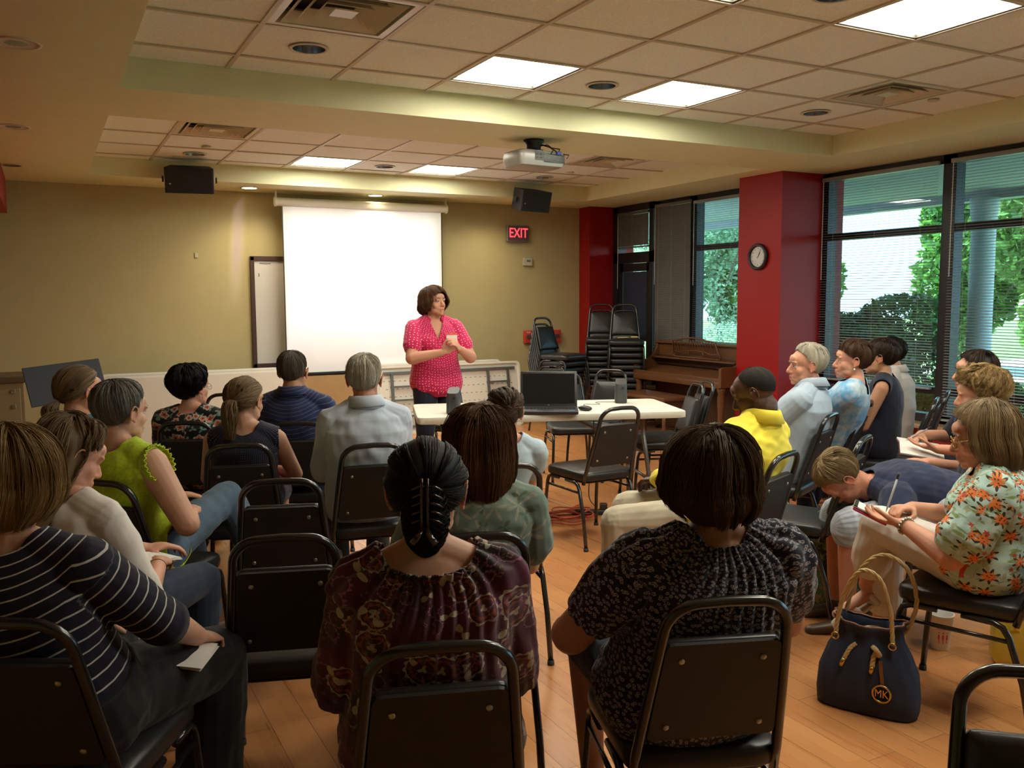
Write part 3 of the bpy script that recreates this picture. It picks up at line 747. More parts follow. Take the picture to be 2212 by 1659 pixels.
MB().add(sv, sf).build('screen_fabric', M_screen, ps, True)
MB().box((-.922, .001, 1.6), (.010, .002, 1.8)).box((.907, .001, 1.6), (.010, .002, 1.8)).build('black_edge', M_blk, ps)
MB().box((-.005, 0, .692), (1.86, .022, .028), bev=.005).build('bottom_bar', M_blk, ps)
M_hous = mat('screen_housing_white', (.66, .63, .52), .35)
mb = MB().tube([(-.98, 0, 2.525), (.95, 0, 2.525)], .045, 20); mb.build('housing', M_hous, ps, 'auto')
MB().tube([(-1.0, 0, 2.525), (-.98, 0, 2.525)], .052, 20).tube([(.95, 0, 2.525), (.97, 0, 2.525)], .052, 20).build('end_cap', M_hous, ps, 'auto')
MB().box((-.985, .0, 2.60), (.012, .05, .10)).box((.955, .0, 2.60), (.012, .05, .10)).build('bracket', M_hous, ps)
# ---- projector hanging from the beam
pj = thing('projector', 'silver ceiling projector hanging from the beam on a black mount', 'projector', (3.22, 5.74, 2.50), R(4))
M_silver = mat('projector_silver', (.36, .35, .32), .4, .2); 
bd = MB(); 
ol = rounded([(-.20, -.13), (.20, -.13), (.20, .13), (-.20, .13)], .045, 5); m = len(ol); vs = []; fs = []
for s_, z in ((.80, -.062), (.93, -.052), (.99, -.02), (1, .02), (.97, .045), (.9, .055)):
    for x, y in ol: vs.append((x*s_, y*s_, z))
for i in range(5):
    for k in range(m): k2 = (k+1) % m; fs.append((i*m+k, i*m+k2, (i+1)*m+k2, (i+1)*m+k))
fs += [tuple(range(m))[::-1], tuple(5*m+k for k in range(m))]
bd.add(vs, fs).build('body', M_silver, pj, 'auto')
g = MB()
for k in range(9): g.box((.095, -.1315, -.025+k*.007), (.18, .004, .003))
g.build('rear_grille', M_blk, pj)
MB().box((-.035, -.1305, .012), (.075, .004, .06)).build('port_panel', mat('port_panel', (.09, .09, .085), .5), pj)
for k in range(4): MB().box((-.055+.02*(k % 2)*1.6, -.134, .0+.024*(k//2)), (.014, .004, .010)).build('socket', M_blk, pj)
MB().lathe([(.04, 0), (.04, .02), (.03, .03)], (.08, .13, 0), 24, (0, 1, 0)).build('lens', mat('lens_black', (.01, .01, .015), .1), pj, True)
MB().lathe([(.075, .145), (.075, .128), (.055, .11), (.05, .06), (.06, .055)], (0, .0, 0), 24).build('ceiling_mount', M_blk, pj, True)
MB().box((0, 0, .06), (.16, .05, .012)).box((0, 0, .06), (.05, .18, .012)).build('mount_arm', M_blk, pj)
for a, b, c in (((.0, .0, .10), (.11, -.06, .09), (.12, -.132, .04)), ((.02, .0, .10), (.17, -.08, .05), (.2, -.134, .01)), ((.01, 0, .09), (.06, -.12, .08), (.06, -.135, .03))):
    P = [V3(a), V3((a[0]*.5+b[0]*.5, (a[1]+b[1])/2, max(a[2], b[2])+.012)), V3(b), V3((c[0], c[1]-.03, (b[2]+c[2])/2)), V3(c)]
    MB().tube(P, .004, 6).build('cable', M_blk, pj, True)
MB().box((.125, -.14, .04), (.035, .02, .02)).build('video_plug', mat('vga_blue', (.02, .06, .35), .4), pj)
# the projector's own beam: an image gate cuts it to the screen's rectangle, a stray strip falls on the wall at its left
L = D.lights.new('projector_beam', 'SPOT'); L.spot_size = R(46); L.spot_blend = 0; L.shadow_soft_size = .01; L.energy = 210; L.color = (.86, .86, 1)
Lo = D.objects.new('projector_beam', L); COL.objects.link(Lo); Lo.location = (3.20, 5.93, 2.42)
tg = V3((3.19, 9.5, 1.66)); Lo.rotation_euler = (tg-Lo.location).to_track_quat('-Z', 'Y').to_euler()
L.use_nodes = True; nt = L.node_tree; t = NT.__new__(NT); t.t = nt; t.b = None
tc = nt.nodes.new('ShaderNodeTexCoord'); x, y, z = t.sep(tc.outputs['Normal'])
iz = t.math('DIVIDE', 1.0, t.math('ABSOLUTE', z)); u = t.math('MULTIPLY', x, iz); v = t.math('MULTIPLY', y, iz)
def inside(a, c, h, s=60): return t.math('MULTIPLY', t.math('SUBTRACT', h, t.math('ABSOLUTE', t.math('SUBTRACT', a, c))), s, clamp=True)
rect = t.math('MULTIPLY', inside(u, 0.0, .246), inside(v, .0, .25, 4.5))
strip = t.math('MULTIPLY', inside(u, -.345, .022), t.math('MULTIPLY', inside(v, .12, .17, 6), 1.0))
strip3 = t.math('MULTIPLY', strip, 1.5)
em = [n for n in nt.nodes if n.type == 'EMISSION'][0]
nt.links.new(t.math('ADD', rect, strip3), em.inputs['Strength'])
nt.links.new(t.mix(strip, (.88, .84, 1), (.20, .06, .90)), em.inputs['Color'])
# ---- wall speakers
def wall_speaker(x, y, z, rz, label):
    o = thing('wall_speaker', label, 'speaker', (x, y, z), 0, 'black wall speakers on the front soffit', (R(14), 0, R(rz)))
    ol = rounded([(-.22, -.12), (.22, -.12), (.17, .11), (-.17, .11)], .02, 3)
    MB().prism(ol, -.115, .115).build('cabinet', mat('speaker_black', (.014, .013, .014), .6), o, 'auto')
    MB().box((0, -.121, 0), (.40, .006, .20), bev=.002).build('grille', mat('speaker_grille', (.018, .017, .018), .75, bump=(500, .4, .001)), o)
    MB().box((0, .13, .08), (.08, .12, .05)).build('bracket', M_blk, o)
    MB().lathe([(.008, 0), (.006, .002), (.0001, .002)], (-.17, -.125, -.03), 10, (0, -1, 0)).build('badge', M_bolt, o)
    MB().box((-.235, -.02, 0), (.015, .05, .05)).box((.235, -.02, 0), (.015, .05, .05)).build('knob', M_blk, o)
wall_speaker(1.27, 8.86, 2.625, -10, 'black speaker on the front soffit left of the screen'); wall_speaker(4.92, 8.86, 2.60, 12, 'black speaker on the front soffit right of the screen')
# ---- exit sign
ex = thing('exit_sign', 'lit red exit sign on the front wall above the thermostat', 'exit sign', (5.24, 9.78, 2.295), 0)
MB().box((0, -.02, 0), (.31, .05, .20), bev=.008).build('housing', mat('exit_housing', (.22, .20, .19), .5), ex, 'auto')
MB().box((0, -.046, 0), (.29, .004, .18)).build('face', mat('exit_face', (.10, .05, .05), .4), ex)
text('lettering', 'EXIT', .165, mat('exit_red', (.8, .02, .02), .5, emit=((1, .02, .03), 3.2)), frame_M((0, -.050, .0), (1, 0, 0), (0, 0, 1)), ex, extrude=.001, sx=.78)
# ---- thermostat, alarms, small plate
th = thing('thermostat', 'beige thermostat on the front wall under the exit sign', 'thermostat', (5.39, 9.79, 1.95), 0)
MB().box((0, -.012, 0), (.13, .025, .10), bev=.006).build('cover', mat('thermostat_beige', (.50, .45, .33), .5), th); MB().box((.01, -.026, .01), (.05, .002, .025)).build('display', mat('lcd', (.12, .12, .07), .3), th)
M_alarm = mat('alarm_red', (.50, .05, .03), .4)
def pull(x, label):
    o = thing('fire_alarm_pull', label, 'fire alarm', (x, 9.78, 1.01), 0, 'red fire alarm boxes')
    MB().box((0, -.02, 0), (.11, .05, .16), bev=.006).build('box', M_alarm, o, 'auto'); MB().box((0, -.048, .0), (.06, .01, .05), bev=.003).build('handle', mat('alarm_dark', (.08, .05, .05), .4), o)
    if x < 5.5: text('lettering', 'FIRE', .03, mat('alarm_white', (.7, .65, .6)), frame_M((0, -.047, .055), (1, 0, 0), (0, 0, 1)), o)
pull(5.38, 'red fire alarm box left of the first chair stack'); pull(5.80, 'red fire alarm box right of the first chair stack, mostly hidden')
tag(MB().box((1.44, 9.795, 1.965), (.035, .01, .05)).build('wall_hook', mat('hook_beige', (.5, .45, .3))), 'tiny pale fitting on the bare wall left of the whiteboard', 'wall fitting')
# ---- clock on the pillar
ck = thing('wall_clock', 'round black framed wall clock on the red pillar', 'clock', (6.045, 6.40, 1.875), 0, rot=(0, R(-90), 0))
MB().lathe([(.125, 0), (.127, .018), (.120, .03), (.105, .034), (.097, .022), (.095, .010)], seg=40).build('rim', M_blk, ck, True)
MB().lathe([(.097, .0112), (.0001, .0114)], seg=40).build('dial', mat('clock_dial', (.55, .56, .55), .4), ck)
TMc = Matrix(((0, -1, 0, 0), (1, 0, 0, 0), (0, 0, 1, 0), (0, 0, 0, 1)))   # dial up = local +x
for k in range(12):
    a = R(90-30*(k+1)); text('numeral', str(k+1), .020, M_blk, Matrix.Translation((.078*math.sin(a), -.078*math.cos(a), .0125)) @ Matrix.Rotation(R(-90), 4, 'Z') @ Matrix.Identity(4), ck, extrude=.0003)
def hand(deg, L, w_, name):
    a = R(deg); MB().tube([(-.015*math.cos(a), .015*math.sin(a), .013), (L*math.cos(a), -L*math.sin(a), .013)], w_, 6, flat=(1, .4)).build(name, M_blk, ck)
hand(35, .05, .0035, 'hour_hand'); hand(25, .075, .0022, 'minute_hand'); 
# ---- piano
M_pw = mat('piano_wood', (.125, .053, .020), .32, var=(7, .22), bump=(60, .08, .001)); M_pd = mat('piano_wood_dark', (.06, .026, .011), .4, var=(7, .25))
pn = thing('upright_piano', 'brown wooden upright piano with a pierced music desk under the window', 'piano', (6.46, 7.43, 0), R(-90))
# local: x along keyboard (towards camera = +x), y: -y is the front? front faces -X world => local -y
PL = 1.47
b = MB()
b.box((0, -.13, .50), (PL-.06, .26, .98), bev=.004)
b.build('case', M_pw, pn)
for sx in (-1, 1):
    prof = [(0, 0), (-.28, 0), (-.28, .60), (-.60, .60), (-.60, .79), (-.56, .80), (-.42, .80), (-.36, .83), (-.29, .92), (-.27, .985), (0, .985)]
    TMp = Matrix(((0, 0, 1, sx*(PL/2-.015)), (1, 0, 0, 0), (0, 1, 0, 0), (0, 0, 0, 1)))
    MB().prism(prof, -.018, .018, TMp).build('end_panel', M_pw, pn)
    MB().lathe([(.03, 0), (.034, .02), (.025, .04), (.030, .30), (.038, .50), (.030, .54), (.044, .56), (.044, .60)], (sx*(PL/2-.05), -.55, 0), 16).build('leg', M_pw, pn, True)
    MB().box((sx*(PL/2-.05), -.33, .06), (.05, .50, .05), bev=.006).build('toe_block', M_pw, pn)
MB().box((0, -.14, .995), (PL+.03, .31, .025), bev=.006).build('top_lid', M_pw, pn, 'auto')
MB().box((0, -.44, .62), (PL-.04, .33, .06), bev=.006).build('key_bed', M_pw, pn, 'auto')
MB().box((0, -.40, .70), (PL-.05, .26, .012), rot=(R(14), 0, 0), bev=.004).build('fallboard', M_pw, pn, 'auto')
MB().box((0, -.585, .665), (PL-.04, .025, .05), bev=.006).build('key_slip', M_pw, pn)
MB().box((0, -.285, .80), (PL-.06, .02, .10), rot=(R(10), 0, 0)).build('name_board', M_pd, pn)
MB().box((0, -.345, .83), (PL-.10, .09, .014), bev=.004).build('shelf', M_pw, pn)
MB().box((0, -.275, .30), (PL-.1, .02, .5)).build('lower_panel', M_pd, pn)
# pierced music desk
fmd = Matrix.Translation((0, -.30, .845)) @ Matrix.Rotation(R(15), 4, 'X')
md = MB(); outl = [(-.37, 0), (-.40, .03), (-.37, .06), (-.345, .19), (-.20, .20), (-.15, .215), (0, .225), (.15, .215), (.20, .20), (.345, .19), (.37, .06), (.40, .03), (.37, 0)]
pp = [V3((x, 0, z)) for x, z in outl]; md.v += []; 
md.tube([fmd @ p for p in pp], .010, 6, closed=True)
md.tube([fmd @ V3(p) for p in ((-.37, 0, .055), (-.22, 0, .05), (-.17, 0, .075), (0, 0, .085), (.17, 0, .075), (.22, 0, .05), (.37, 0, .055))], .008, 6)
for k in range(-8, 9):
    x = k*.042; md.tube([fmd @ V3((x, 0, .075)), fmd @ V3((x+.05, 0, .205))], .0025, 4); md.tube([fmd @ V3((x, 0, .075)), fmd @ V3((x-.05, 0, .205))], .0025, 4)
for x in (-.12, .12): md.tube([fmd @ V3((x, 0, 0)), fmd @ V3((x, 0, .075))], .006, 6)
md.build('music_desk', M_pw, pn, True)
MB().box((0, -.55, .05), (.001, .001, .001)).build('castor', M_bolt, pn)
D.objects.remove(D.objects['castor'])
bn = thing('piano_bench', 'brown piano bench in front of the piano, behind the table', 'bench', (5.62, 7.45, 0), R(-90))
MB().box((0, 0, .47), (.80, .36, .04), bev=.008).build('bench_top', M_pw, bn, 'auto'); MB().box((0, 0, .42), (.74, .30, .08)).build('apron', M_pd, bn)
for sx in (-1, 1):
    for sy in (-1, 1): MB().tube([(sx*.34, sy*.13, .42), (sx*.35, sy*.14, 0)], .02, 8).build('leg', M_pw, bn, True)
# ---- chair stacks near the corner
def stack(x, y, deg, n, label, tops=True, dz=.072):
    names = ('seat', 'back_frame', 'back_cushion', 'back_board', 'leg')
    for k in range(n):
        top = k == n-1
        l = label if top else 'black chair %s from the floor in the %s' % (('lowest', 'second', 'third', 'fourth', 'fifth', 'sixth', 'seventh', 'eighth', 'ninth')[k], label.split(' of the ')[-1])
        l = l.replace('lowest from the floor', 'lowest')
        d = R(deg); chair(l, x+k*.014*math.cos(d), y+k*.014*math.sin(d), deg, 'stacked black chairs in the far corner', z=k*dz, keep=None if top else names)
stack(5.02, 8.45, -72, 7, 'topmost chair of the stack nearest the yellow wall', dz=.070)
stack(5.99, 9.00, -122, 9, 'topmost chair of the stack against the red corner pillar', dz=.070)
stack(5.93, 8.42, -122, 9, 'topmost chair of the stack beside the piano', dz=.070)
yp = MB().ell((0, 0, .0), (.10, .05, .006)).ell((.14, -.06, .0), (.045, .05, .012)); o = tag(yp.build('torn_foam_patch', mat('foam_yellow', (.62, .50, .22), .8), None, True), 'patch of yellow foam showing on a stacked chair seat', 'foam patch'); o.location = (5.86, 8.36, 1.04); o.rotation_euler = (0, 0, R(20))
# ================================================================== people
def skin_mat(name, c, spec=.35, spots=.12):
    m = D.materials.new(name); m.use_nodes = True; t = NT(m)
    f = t.noise(t.obj(), 55, 3); f2 = t.noise(t.obj(), 9, 2)
    base = t.mix(t.math('ADD', t.math('MULTIPLY', f, .5), t.math('MULTIPLY', f2, .5)), tuple(x*(1-spots) for x in c), (min(1, c[0]*(1+spots)), c[1]*(1+spots*.6), c[2]*(1+spots*.5)))
    t.l(t.mix(1.0, base, t.attr('tint').outputs['Color'], 'MULTIPLY'), t.b.inputs['Base Color'])
    t.b.inputs['Roughness'].default_value = .52; t.b.inputs['Specular IOR Level'].default_value = spec
    t.b.inputs['Subsurface Weight'].default_value = .12; t.b.inputs['Subsurface Radius'].default_value = (.02, .008, .004); t.b.inputs['Subsurface Scale'].default_value = .5
    t.bump(t.noise(t.obj(), 260, 2), .12, .001); return m
SK = {'fair': skin_mat('skin_fair', (.58, .33, .225)), 'rosy': skin_mat('skin_rosy', (.60, .30, .20)), 'tan': skin_mat('skin_tan', (.46, .235, .135)), 'dark': skin_mat('skin_dark', (.095, .042, .026), .5, .18), 'red': skin_mat('skin_flushed', (.50, .22, .14))}
def hair_mat(name, dark, base, light, rough=.42):
    m = D.materials.new(name); m.use_nodes = True; t = NT(m)
    h = t.attr('hc').outputs['Fac']
    c = t.ramp(h, [(0, dark), (.5, base), (1, light)])
    st = t.noise(t.mapv(t.attr('hs').outputs['Vector'], (60, 2.2, 1)), 1, 3, .7)
    c = t.mix(t.math('MULTIPLY', st, .8), c, dark)
    t.l(c, t.b.inputs['Base Color']); t.b.inputs['Roughness'].default_value = rough
    t.b.inputs['Specular IOR Level'].default_value = .22; t.b.inputs['Anisotropic'].default_value = .6
    t.bump(st, .5, .002); return m
HM = {'blond': hair_mat('hair_blond', (.13, .075, .025), (.42, .265, .105), (.66, .47, .24)),
      'dkblond': hair_mat('hair_dark_blond', (.09, .052, .026), (.27, .175, .09), (.45, .32, .18)),
      'ashblond': hair_mat('hair_ash_blond', (.14, .09, .045), (.34, .235, .12), (.52, .38, .22)),
      'brown': hair_mat('hair_brown', (.028, .014, .008), (.085, .040, .020), (.17, .09, .045)),
      'auburn': hair_mat('hair_auburn', (.045, .018, .008), (.15, .062, .026), (.29, .14, .07)),
      'dkbrown': hair_mat('hair_dark_brown', (.012, .007, .005), (.035, .020, .013), (.10, .060, .035)),
      'black': hair_mat('hair_black', (.004, .0035, .0035), (.009, .0075, .007), (.028, .023, .020), .5),
      'grey': hair_mat('hair_grey', (.08, .072, .062), (.26, .24, .21), (.52, .50, .45)),
      'greybrown': hair_mat('hair_grey_brown', (.05, .035, .025), (.15, .12, .09), (.30, .27, .22)),
      'white': hair_mat('hair_white', (.34, .30, .23), (.66, .61, .50), (.86, .82, .70)),
      'ltbrown': hair_mat('hair_light_brown', (.035, .019, .010), (.12, .070, .038), (.34, .225, .13)),
      'stubble': hair_mat('hair_cropped', (.010, .008, .007), (.030, .025, .021), (.09, .08, .07), .85)}
M_eye = mat('eye_white', (.62, .56, .52), .25); M_iris = mat('eye_iris', (.03, .018, .010), .15)
M_gold = mat('gold_metal', (.55, .36, .10), .25, .9); M_sil = mat('silver_metal', (.55, .52, .48), .22, .9)
M_lens = mat('lens_glass', (.9, .95, .95), .02, trans=1.0)

def blob(mb, voxel, smooth=2, factor=.5):
    me = D.meshes.new('b'); me.from_pydata(mb.v, [], mb.f); me.update()
    o = D.objects.new('b', me); COL.objects.link(o)
    r_ = o.modifiers.new('r', 'REMESH'); r_.mode = 'VOXEL'; r_.voxel_size = voxel; r_.adaptivity = 0
    s_ = o.modifiers.new('s', 'SMOOTH'); s_.iterations = smooth; s_.factor = factor
    dg = bpy.context.evaluated_depsgraph_get(); out = D.meshes.new_from_object(o.evaluated_get(dg))
    D.objects.remove(o); D.meshes.remove(me)
    out.polygons.foreach_set('use_smooth', [True]*len(out.polygons)); return out
def mverts(me):
    a = np.empty(len(me.vertices)*3, np.float32); me.vertices.foreach_get('co', a); return a.reshape(-1, 3)
def mnorm(me):
    a = np.empty(len(me.vertices)*3, np.float32); me.vertices.foreach_get('normal', a); return a.reshape(-1, 3)
def setv(me, a): me.vertices.foreach_set('co', np.ascontiguousarray(a, np.float32).ravel()); me.update()
def attr_vec(me, name, a):
    t = me.attributes.new(name, 'FLOAT_VECTOR', 'POINT'); t.data.foreach_set('vector', np.ascontiguousarray(a, np.float32).ravel())
def cut(me, mask):
    """delete the vertices where mask is true"""
    bm = bmesh.new(); bm.from_mesh(me); bm.verts.ensure_lookup_table()
    bmesh.ops.delete(bm, geom=[bm.verts[i] for i in np.nonzero(mask)[0]], context='VERTS')
    for _ in range(8):                                     # even out the stepped hem
        new = {}
        for v in bm.verts:
            nb = [e.other_vert(v) for e in v.link_edges if e.is_boundary]
            if len(nb) == 2: new[v] = v.co*.4+(nb[0].co+nb[1].co)*.3
        for v, c in new.items(): v.co = c
    bm.to_mesh(me); bm.free(); me.update()
def obj_of(name, me, m, parent):
    me.name = name; me.materials.clear(); me.materials.append(m)
    o = D.objects.new(name, me); COL.objects.link(o); o.parent = parent; return o
def cone(mb, a, b, ra, rb, n=7, flat=None, seg=16):
    a = V3(a); b = V3(b); L = (b-a).length
    pts = [a+(b-a)*(i/(n-1)) for i in range(n)]; rs = [ra+(rb-ra)*(i/(n-1)) for i in range(n)]
    d = (b-a).normalized() if L > 1e-6 else V3((0, 0, 1))
    pts = [a-d*ra*.9, a-d*ra*.6]+pts+[b+d*rb*.6, b+d*rb*.9]; rs = [ra*.35, ra*.78]+rs+[rb*.78, rb*.35]
    mb.tube(pts, rs, seg, flat=flat)
def loft(mb, rings, seg=28):
    """rings: (centre, right, fwd, hw, hd)"""
    vs = []; fs = []
    for c, r_, f_, w_, d_ in rings:
        for k in range(seg):
            a = 2*math.pi*k/seg; ca, sa = math.cos(a), math.sin(a)
            e = 1.0
            vs.append(c+r_*(w_*math.copysign(abs(ca)**.88, ca))+f_*(d_*math.copysign(abs(sa)**.9, sa)))
    n = len(rings)
    for i in range(n-1):
        for k in range(seg):
            k2 = (k+1) % seg; fs.append((i*seg+k, i*seg+k2, (i+1)*seg+k2, (i+1)*seg+k))
    fs.append(tuple(range(seg))[::-1]); fs.append(tuple((n-1)*seg+k for k in range(seg)))
    mb.add(vs, fs)
def ik(S_, W_, l1, l2, hint):
    S_ = V3(S_); W_ = V3(W_); d = W_-S_; L = d.length
    if L > (l1+l2)*.985: W_ = S_+d*((l1+l2)*.985/L); d = W_-S_; L = d.length
    L = max(L, abs(l1-l2)+.01)
    a = (l1*l1-l2*l2+L*L)/(2*L); h = math.sqrt(max(0, l1*l1-a*a)); u = d.normalized()
    hv = V3(hint); hv = (hv-u*hv.dot(u)); hv = hv.normalized() if hv.length > 1e-5 else u.orthogonal().normalized()
    return S_+u*a+hv*h, W_
def hand(mb, W_, d, n, side, s=1.0, curl=.35, spread=1.0, pinch=False):
    """palm + five fingers; d = direction of the hand, n = palm normal (out of the palm), side +1 right hand"""
    d = V3(d).normalized(); n = V3(n); n = (n-d*n.dot(d)).normalized(); x = d.cross(n)*side      # x towards the thumb
    W_ = V3(W_); P = W_+d*.045*s
    R3 = Matrix((x, d, n)).transposed()
    mb.ell(W_+d*.050*s, (.038*s, .048*s, .0145*s), R3, 14, 10); mb.ell(W_+d*.028*s+x*.012*s+n*.004*s, (.024*s, .034*s, .015*s), R3, 12, 8)
    cone(mb, W_-d*.02*s, W_+d*.02*s, .023*s, .024*s, 4, (1.15, .8) if abs(n.z) > .5 else (.95, .95))
    for i, (off, L, r_) in enumerate(((.027, .072, .0080), (.009, .080, .0083), (-.009, .074, .0080), (-.026, .058, .0070))):
        b = W_+d*(.088-.003*abs(i-1.2))*s+x*off*s
        dd = (d+x*(.055*(1.2-i)*spread)).normalized(); c = curl*(1+.12*i)
        if pinch and i == 0: c *= .8
        pts = [b-d*.012*s, b]; ang = 0
        for seg_l, k in ((.46, .8), (.30, 1.1), (.24, .8)):
            ang += c*k; q = dd*math.cos(ang)+n*math.sin(ang); pts.append(pts[-1]+q*L*seg_l*s)
        mb.tube([pts[0], pts[1], (pts[1]+pts[2])/2, pts[2], (pts[2]+pts[3])/2, pts[3], pts[4], pts[4]+(pts[4]-pts[3]).normalized()*.004*s], [r_*s*f for f in (1.05, 1.08, .98, 1.04, .94, .98, .82, .4)], 10)
    b = W_+d*.022*s+x*.026*s+n*.006*s; t1 = b+(d*.62+x*.62+n*.42).normalized()*.040*s
    t2 = t1+(d*.88+x*(.25 if not pinch else -.15)+n*.45).normalized()*.030*s; t3 = t2+(d*.95+n*.35+x*(0 if not pinch else -.3)).normalized()*.022*s
    mb.tube([b-x*.01*s, b, t1, (t1+t2)/2, t2, t3, t3+(t3-t2)*.2], [.013*s, .0135*s, .0105*s, .0095*s, .0098*s, .0078*s, .004*s], 10)
def head_shape(mb, M, fem=True, nose=1.0, jaw=1.0, lidded=True):
    def E(c, r_, rot=None): mb.ell(V3((0, 0, 0)), (1, 1, 1), None, 20, 14) if 0 else _ell(mb, M, c, r_)
    def _c(a, b, ra, rb):
        cone(mb, M @ V3(a), M @ V3(b), ra*M.to_scale().x, rb*M.to_scale().x, 5, None, 12)
    E((0, -.014, .026), (.073, .092, .082)); E((0, .010, .030), (.068, .078, .070))
    E((0, .034, -.030), (.0585*jaw, .057, .076)); E((0, .012, -.046), (.061*jaw, .062, .052)); E((0, .050, -.066), (.043*jaw, .036, .036))
    E((0, .048, -.082), (.040*jaw, .040, .028)); E((0, .080, -.098), (.017*jaw, .014, .014))
    E((0, .058, -.052), (.041, .036, .036)); E((0, .050, -.020), (.050, .038, .040))
    for s_ in (-1, 1):
        E((s_*.033, .055, -.030), (.027, .026, .030)); E((s_*.036, .028, -.068), (.022*jaw, .038, .024))
        E((s_*.028, .080, .021), (.024, .0125, .0085)); E((s_*.011, .098, -.037), (.0085*nose, .0095, .0075))
        if lidded: E((s_*.031, .0755, .0065), (.0165, .0105, .0060)); E((s_*.031, .0745, -.0085), (.0150, .0095, .0035))
    E((0, .076, .040), (.045, .020, .028))
    _c((0, .083, .010), (0, .108*1, -.030), .0085*nose, .0125*nose); E((0, .108, -.034), (.0125*nose, .0115*nose, .0095))
    E((0, .086, -.060), (.023, .016, .012)); E((0, .0975, -.0605), (.019, .0065, .0045)); E((0, .0965, -.0695), (.0165, .0070, .0050)); E((0, .090, -.080), (.020, .010, .006))
def _ell(mb, M, c, r_):
    o = len(mb.v); t = MB().ell((0, 0, 0), r_, None, 18, 12); mb.add([M @ (V3(v)+V3(c)) for v in t.v], t.f)
def ear(mb, M):
    for s_ in (-1, 1):
        pts = []
        for k in range(11):
            a = R(-60+k*27); pts.append(M @ V3((s_*(.080+.010*math.sin(k/10*math.pi)), -.012+.017*math.cos(a)*-1+.004, -.004+.030*math.sin(a))))
        mb.tube(pts, .0046*M.to_scale().x, 8)
        _ell(mb, M, (s_*.077, -.008, -.010), (.0055, .013, .024)); _ell(mb, M, (s_*.079, .001, -.032), (.006, .008, .010)); _ell(mb, M, (s_*.073, .0, -.012), (.008, .012, .018))

